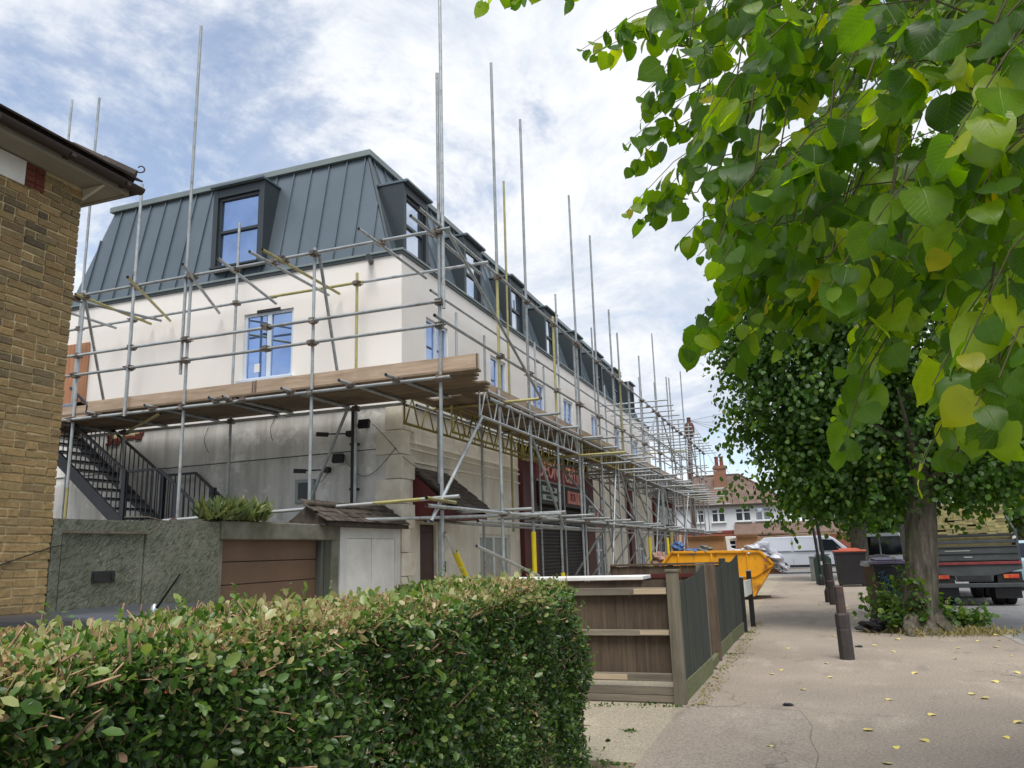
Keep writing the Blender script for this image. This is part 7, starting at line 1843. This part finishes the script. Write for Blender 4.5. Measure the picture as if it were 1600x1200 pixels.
cl1 = [((1.9, 16.3, 5.8), (2.5, 2.5, 2.3)), ((.4, 16.0, 4.9), (1.5, 1.7, 1.9)), ((.35, 16.2, 3.3), (1.1, 1.4, 1.2)), ((1.5, 16.1, 3.3), (1.6, 1.7, 1.1)), ((3.2, 16.4, 3.9), (1.7, 1.9, 1.6)), ((4.2, 16.5, 5.0), (1.6, 1.7, 1.8)), ((-.45, 16.0, 5.6), (.9, 1.3, 1.0)), ((.6, 16.2, 7.2), (1.7, 1.7, 1.2)), ((2.6, 16.4, 7.9), (2.0, 2.0, 1.3)),
       ((.1, 16.0, 2.45), (.75, .9, .55)), ((1.2, 16.0, 2.35), (.9, 1.0, .45)), ((2.5, 16.0, 2.5), (.9, 1.0, .5)), ((-.5, 16.1, 4.1), (.55, 1.0, .9)), ((-1.0, 16.0, 5.45), (.45, .6, .5)), ((3.4, 15.9, 2.7), (.8, .9, .5))]
crown(t1, cl1, 76000, .096, m_tree, 31)
# a few stray sprays breaking the outline
rngs = np.random.default_rng(12)
crown_s = [((-1.25 + rngs.uniform(-.1, .4), 15.9, z), (.22, .3, .16)) for z in np.linspace(2.6, 6.6, 9)]
o = crown(t1, crown_s, 380, .11, m_tree, 33); o.name = 'spray'
# suckers round the foot
def suckers(name, ctrs, n, label, seed):
    rng = np.random.default_rng(seed)
    t = thing(name, (ctrs[0][0], ctrs[0][1], 0), label, 'shrub', 'leafy suckers round the lime trunk')
    mb = MB(); P = []
    for c in range(n):
        cx_, cy_, s, h = ctrs[rng.integers(len(ctrs))]
        b = np.array([cx_ + rng.normal(0, s * .3), cy_ + rng.normal(0, s * .3), 0]); e = b + np.array([rng.normal(0, s * .6), rng.normal(0, s * .5), rng.uniform(.35, 1.0) * h])
        m_ = (b + e) / 2 + np.array([rng.normal(0, .04), rng.normal(0, .04), .1])
        mb.path([b, m_, e], [.008, .006, .003], 4)
        for q in np.linspace(.25, 1, 13): P.append((b * (1 - q) ** 2 + 2 * m_ * q * (1 - q) + e * q * q) + rng.normal(0, .045, 3))
    P = np.array(P); m = len(P)
    X, Y, Z = axes_from(unit(rng.normal(size=(m, 3)) + np.array([0, -.2, -.2])), unit(rng.normal(0, .5, (m, 3)) + np.array([0, -.4, .8])))
    V, F, at, _ = scatter(tvh * np.array([1.4, 1, 1]), tfh, P, X, Y, Z, rng.uniform(.05, .125, m), np.clip(rng.normal(.5, .22, m), 0, 1))
    mb.build('stem', m_stem, t)
    tag(link(bpy.data.objects.new('foliage', mesh_np('foliage', V - np.array(t.location), F, m_shrub, {'tint': at})), t), kind='stuff')
suckers('sucker_shrub', [(1.28, 15.75, .36, 1.0), (1.12, 15.9, .3, .75), (1.45, 15.5, .25, .5)], 58, 'leafy green suckers between the trunk and the purple-lidded bin', 51)
suckers('sucker_shrub', [(2.25, 15.6, .3, .6), (2.5, 15.7, .3, .4)], 34, 'low leafy suckers on the road side of the flared trunk', 52)
suckers('sucker_shrub', [(1.45, 15.72, .14, 1.55), (1.6, 15.42, .12, 1.35)], 16, 'thin upright suckers growing against the thick trunk', 53)
rng = np.random.default_rng(6); n = 420
P = np.column_stack([rng.normal(2.1, .5, n), rng.normal(15.3, .22, n), np.full(n, 0.0)])
X, Y, Z = axes_from(unit(np.column_stack([rng.normal(0, .5, n), rng.normal(0, .5, n), rng.uniform(.4, 1, n)])), rng.normal(size=(n, 3)))
V, F, at, _ = scatter(tvh * np.array([.35, 1, 1]), tfh, P, X, Y, Z, rng.uniform(.06, .2, n), rng.random(n))
tag(link(bpy.data.objects.new('dry_grass', mesh_np('dry_grass', V, F, m_weed, {'tint': at}))), kind='stuff', label='dry straw-coloured grass round the foot of the trunk', cat='grass')

t2 = thing('street_tree', (1.95, 36.5, 0), 'smaller tree with slim trunk rising behind the orange-lidded bin', 'tree', 'lime trees along the pavement')
MB().path([(1.9, 36.5, -.05), (1.93, 36.5, .4), (2.0, 36.5, 2.2), (2.1, 36.5, 4.5)], [.48, .36, .32, .2], 12).build('trunk', m_bark, t2, smooth=True)
for k in range(6):
    a = k * 1.05; p0 = Vector((2.05, 36.5, 2.5 + .2 * k)); d = Vector((math.cos(a), math.sin(a), .7))
    MB().path([p0, p0 + d * 1.0, p0 + d * 2.2], [.1, .06, .02], 6).build('limb', m_bark, t2, smooth=True)
crown(t2, [((2.2, 36.5, 5.8), (3.3, 3.0, 2.4)), ((.6, 36.4, 4.0), (1.6, 1.6, 1.2)), ((2.4, 36.4, 3.6), (2.0, 1.8, 1.0)), ((4.2, 36.4, 4.6), (1.8, 1.8, 1.6)), ((.2, 36.3, 3.1), (.8, 1.0, .6))], 15000, .2, m_tree, 35)

# fallen leaves scattered on the pavement
fm = [bpy.data.meshes.new('fallen_leaf') for _ in range(3)]
for k, me in enumerate(fm):
    r = random.Random(90 + k)
    V = [(LV[i][0] * .9, LV[i][1], .1 + LV[i][2] * (.8 + .4 * k) + r.uniform(0, .06)) for i in range(len(LV))]
    me.from_pydata(V, [], [tuple(int(q) for q in q4) for q4 in LF]); me.materials.append(m_fallen); me.update()
spots = [(.68, 7.36), (.47, 7.08), (1.63, 12.21), (.38, 6.54), (-.43, 6.87), (.95, 12.9), (.6, 9.1), (1.9, 13.4), (1.2, 14.4), (.2, 14.9), (1.75, 10.4), (1.5, 9.3), (.9, 8.4), (1.3, 7.6), (.1, 10.4), (2.4, 12.6), (2.1, 11.1), (1.05, 10.9), (.75, 13.6), (2.3, 14.3), (1.55, 8.2), (.3, 7.6), (-.2, 9.5)]
rl = random.Random(14)
while len(spots) < 40: spots.append((rl.uniform(-.9, 2.7), rl.uniform(6.6, 26)))
for k, (x, y) in enumerate(spots):
    o = bpy.data.objects.new('fallen_leaf', fm[k % 3]); COL.objects.link(o)
    s = rl.uniform(.05, .085); o.location = (x, y, .002 if x < 2.78 else -.058 if x > 2.92 else .01); o.rotation_euler = (rl.uniform(-.1, .1), rl.uniform(-.1, .1), rl.uniform(0, 6.28)); o.scale = (s, s, s)
    tag(o, 'small yellow fallen leaf lying on the pavement', 'fallen leaf', 'yellow leaves scattered on the pavement')
n = 900
yy = rng.uniform(8.3, 17.5, n); dd = np.abs(rng.normal(0, .10, n))
P = np.column_stack([-1.27 + .012 * (yy - 8.5) + dd, yy, np.full(n, .004)])
ang = rng.uniform(0, 6.28, n)
X, Y, Z = axes_from(np.column_stack([np.cos(ang), np.sin(ang), rng.uniform(0, .3, n)]), np.column_stack([rng.normal(0, .25, (n, 2)), np.ones(n)]))
V, F, at, _ = scatter(tvh, tfh, P, X, Y, Z, rng.uniform(.01, .045, n), rng.random(n))
tag(link(bpy.data.objects.new('leaf_debris', mesh_np('leaf_debris', V, F, m_weed, {'tint': at}))), kind='stuff', label='dry leaf bits and dirt gathered along the foot of the fences', cat='debris')
for x, y, lab in ((-.35, 8.6, 'small dark scrap of litter lying on the pavement before the bollard'), (.55, 13.4, 'tiny black scrap on the pavement behind the bollard')):
    o = blob('litter_scrap', (x, y, .012), (.05, .03, .014), m_cloth, abs(int(x * 100))); tag(o, lab, 'litter')

# ------------------------------------------------------------------ houses and pole beyond the crossing road
def far_house(name, loc, label, w_, d, ze, zr, hipx):
    h = thing(name, loc, label, 'house', 'houses beyond the crossing road')
    x0, y0, _ = loc; x1, y1 = x0 + w_, y0 + d
    MB().box(x0, x1, y0, y1, -.1, 2.7).build('lower_wall', m_housebr, h)
    MB().box(x0, x1, y0 - .01, y1, 2.7, ze).build('upper_wall', m_housew, h)
    MB().box(x0 - .02, x1 + .02, y0 - .05, y0 - .012, 2.66, 2.86).build('string_band', m_pot, h)
    o = .4
    A, B, C_, D = (x0 - o, y0 - o, ze), (x1 + o, y0 - o, ze), (x1 + o, y1 + o, ze), (x0 - o, y1 + o, ze)
    E1, E2 = (x0 + hipx, (y0 + y1) / 2, zr), (x1 - hipx, (y0 + y1) / 2, zr)
    mb = MB(); mb.add([A, B, C_, D, E1, E2], [(0, 1, 5, 4), (2, 3, 4, 5), (1, 2, 5), (3, 0, 4), (0, 3, 2, 1)]); rf = mb.build('roof', m_tile_r, h)
    MB().bar(Vector(E1) + Vector((0, 0, .03)), Vector(E2) + Vector((0, 0, .03)), .25, .14).build('ridge', m_tile_r, rf)
    for e, c in ((E2, B), (E1, A)): MB().bar(Vector(e) + Vector((0, 0, .03)), Vector(c) + Vector((0, 0, .03)), .22, .12).build('hip', m_tile_r, rf)
    MB().box(x0 - o, x1 + o, y0 - o - .06, y0 - o + .02, ze - .1, ze + .06).build('gutter', m_gutter, h)
    return h, (x0, y0, x1, y1)
fh, _ = far_house('suburban_house', (-13.5, 72, 0), 'white and brick suburban house with hipped brown roof and orange chimney', 12.0, 8.5, 5.0, 8.0, 4.0)
for cxp in (-5.1, -3.45):
    window(fh, (cxp, 71.98, 4.15), (1, 0, 0), (0, -1, 0), 1.35, 1.15, m_white, m_glass_l, 2, (.2,), .1)
for cxp in (-9.0, -7.2): window(fh, (cxp, 71.98, 4.15), (1, 0, 0), (0, -1, 0), 1.2, 1.2, m_white, m_glass_l, 2, (.2,), .1)
for cxp in (-8.6, -6.5): window(fh, (cxp, 71.98, 1.4), (1, 0, 0), (0, -1, 0), 1.3, 1.3, m_white, m_glass_d, 2, (.2,), .1)
mb = MB(); mb.prism([(-5.9, 70.6, 2.35), (4.5, 70.6, 2.35), (4.5, 71.95, 3.3), (-5.9, 71.95, 3.3)], (0, 0, .12)); mb.build('porch_roof', m_tile_r, fh)
MB().box(-5.8, 4.4, 70.7, 71.9, -.1, 2.34).build('porch', m_housebr, fh)
for cxp in (-4.5, -2.5, -.5): window(fh, (cxp, 70.66, 1.35), (1, 0, 0), (0, -1, 0), 1.5, 1.3, m_white, m_glass_d, 3, (), .1)
ch = MB().box(-7.55, -6.5, 74.2, 75.0, 6.4, 8.75).build('chimney', m_chim, fh)
MB().box(-7.62, -6.43, 74.13, 75.07, 8.45, 8.6).build('chimney_course', m_chim, ch); MB().box(-7.62, -6.43, 74.13, 75.07, 6.3, 6.75).build('flashing', m_signgrey, ch)
for x in (-7.25, -6.8): MB().lathe([(.17, 0), (.15, .7), (.19, .74), (.19, .85)], (x, 74.6, 8.75), 10).build('chimney_pot', m_pot, ch, smooth=True)
mb = MB(); mb.tube((-6.1, 74.6, 8.7), (-6.1, 74.6, 10.2), .02, n=5); mb.tube((-7.2, 74.6, 10.15), (-6.05, 74.6, 10.15), .02, n=5)
for k in range(5): mb.tube((-7.1 + k * .2, 74.3, 10.15), (-7.1 + k * .2, 74.9, 10.15), .012, n=4)
mb.build('aerial', m_alu, fh)
fh2, _ = far_house('brick_terrace_house', (7.5, 62, 0), 'red brick and white house behind the parked pale blue car', 14, 8, 5.2, 8.4, 3.0)
for cxp in (9.6, 12.4): window(fh2, (cxp, 61.98, 4.1), (1, 0, 0), (0, -1, 0), 1.5, 1.3, m_white, m_glass_d, 2, (.2,), .1)
for cxp in (9.4, 12.6): window(fh2, (cxp, 61.98, 1.5), (1, 0, 0), (0, -1, 0), 1.7, 1.5, m_white, m_glass_d, 3, (.2,), .1)
gw = thing('garden_wall', (0, 57.3, 0), 'low brick garden wall in front of the suburban house', 'wall')
MB().box(-14, 7, 57.3, 57.55, -.1, .95).build('wall', m_housebr, gw); MB().box(-14.05, 7.05, 57.25, 57.6, .95, 1.04).build('coping', m_chim, gw)
hp = thing('timber_pile', (-1.3, 50.6, 1.9), 'long pale timber lengths carried on a rack above the silver van', 'timber')
for k in range(9):
    y = 50.2 + .1 * (k % 5); z = 1.98 + .06 * (k // 5) + random.uniform(0, .03)
    MB().bar((-4.2 + random.uniform(-.3, .3), y, z - .12), (1.9 + random.uniform(-.5, .3), y, z + .08), .09, .05).build('plank', m_heap, hp)
for x in (-3.2, .6):
    MB().box(x - .05, x + .05, 50.1, 50.8, -.05, 1.95).build('trestle', m_fence_b, hp)
# telegraph pole with wires
tp = thing('telegraph_pole', (-6.15, 48.5, 0), 'reddish-brown telegraph pole with capped top seen through the scaffolding', 'pole')
MB().path([(-6.35, 48.5, -.05), (-6.3, 48.5, 5), (-6.15, 48.5, 9.1)], [.17, .15, .12], 10).build('pole', m_pole, tp, smooth=True)
MB().lathe([(.16, 0), (.26, .15), (.3, .3), (.3, .75), (.22, .95), (.12, 1.0), (.12, 1.3)], (-6.15, 48.5, 8.0), 10).build('pole_cap', m_pole, tp, smooth=True)
for (x, y, z) in ((6.0, 40, 10.3), (9, 55, 6.0), (8, 44, 7.0), (-3.8, 71.5, 5.0), (6.5, 62, 5.6), (-5.2, 71.5, 5.0)):
    a = Vector((-6.1, 48.5, 9.1)); b = Vector((x, y, z)); pts = []
    for k in range(9):
        t = k / 8; p = a.lerp(b, t); p.z -= .35 * math.sin(math.pi * t) ; pts.append(p)
    MB().path(pts, .012, 4).build('wire', m_wire, tp)
# trees and hedge closing the far end of the road
for (x, y, h, s, lab) in ((12.5, 58, 6.5, 2.6, 'round green garden tree beyond the parked pale blue car'), (4.6, 60, 5.5, 2.2, 'small green garden tree in front of the far houses')):
    g = thing('garden_tree', (x, y, 0), lab, 'tree', 'garden trees at the street end')
    MB().path([(x, y, -.1), (x, y, 2), (x + .2, y, h * .6)], [.25, .2, .1], 8).build('trunk', m_bark, g, smooth=True)
    crown(g, [((x, y, h * .62), (s, s, h * .36)), ((x - s * .5, y, h * .5), (s * .6, s * .6, h * .22)), ((x + s * .5, y, h * .55), (s * .6, s * .6, h * .22))], 3600, .3, m_tree, abs(int(x * 7)) + 99)
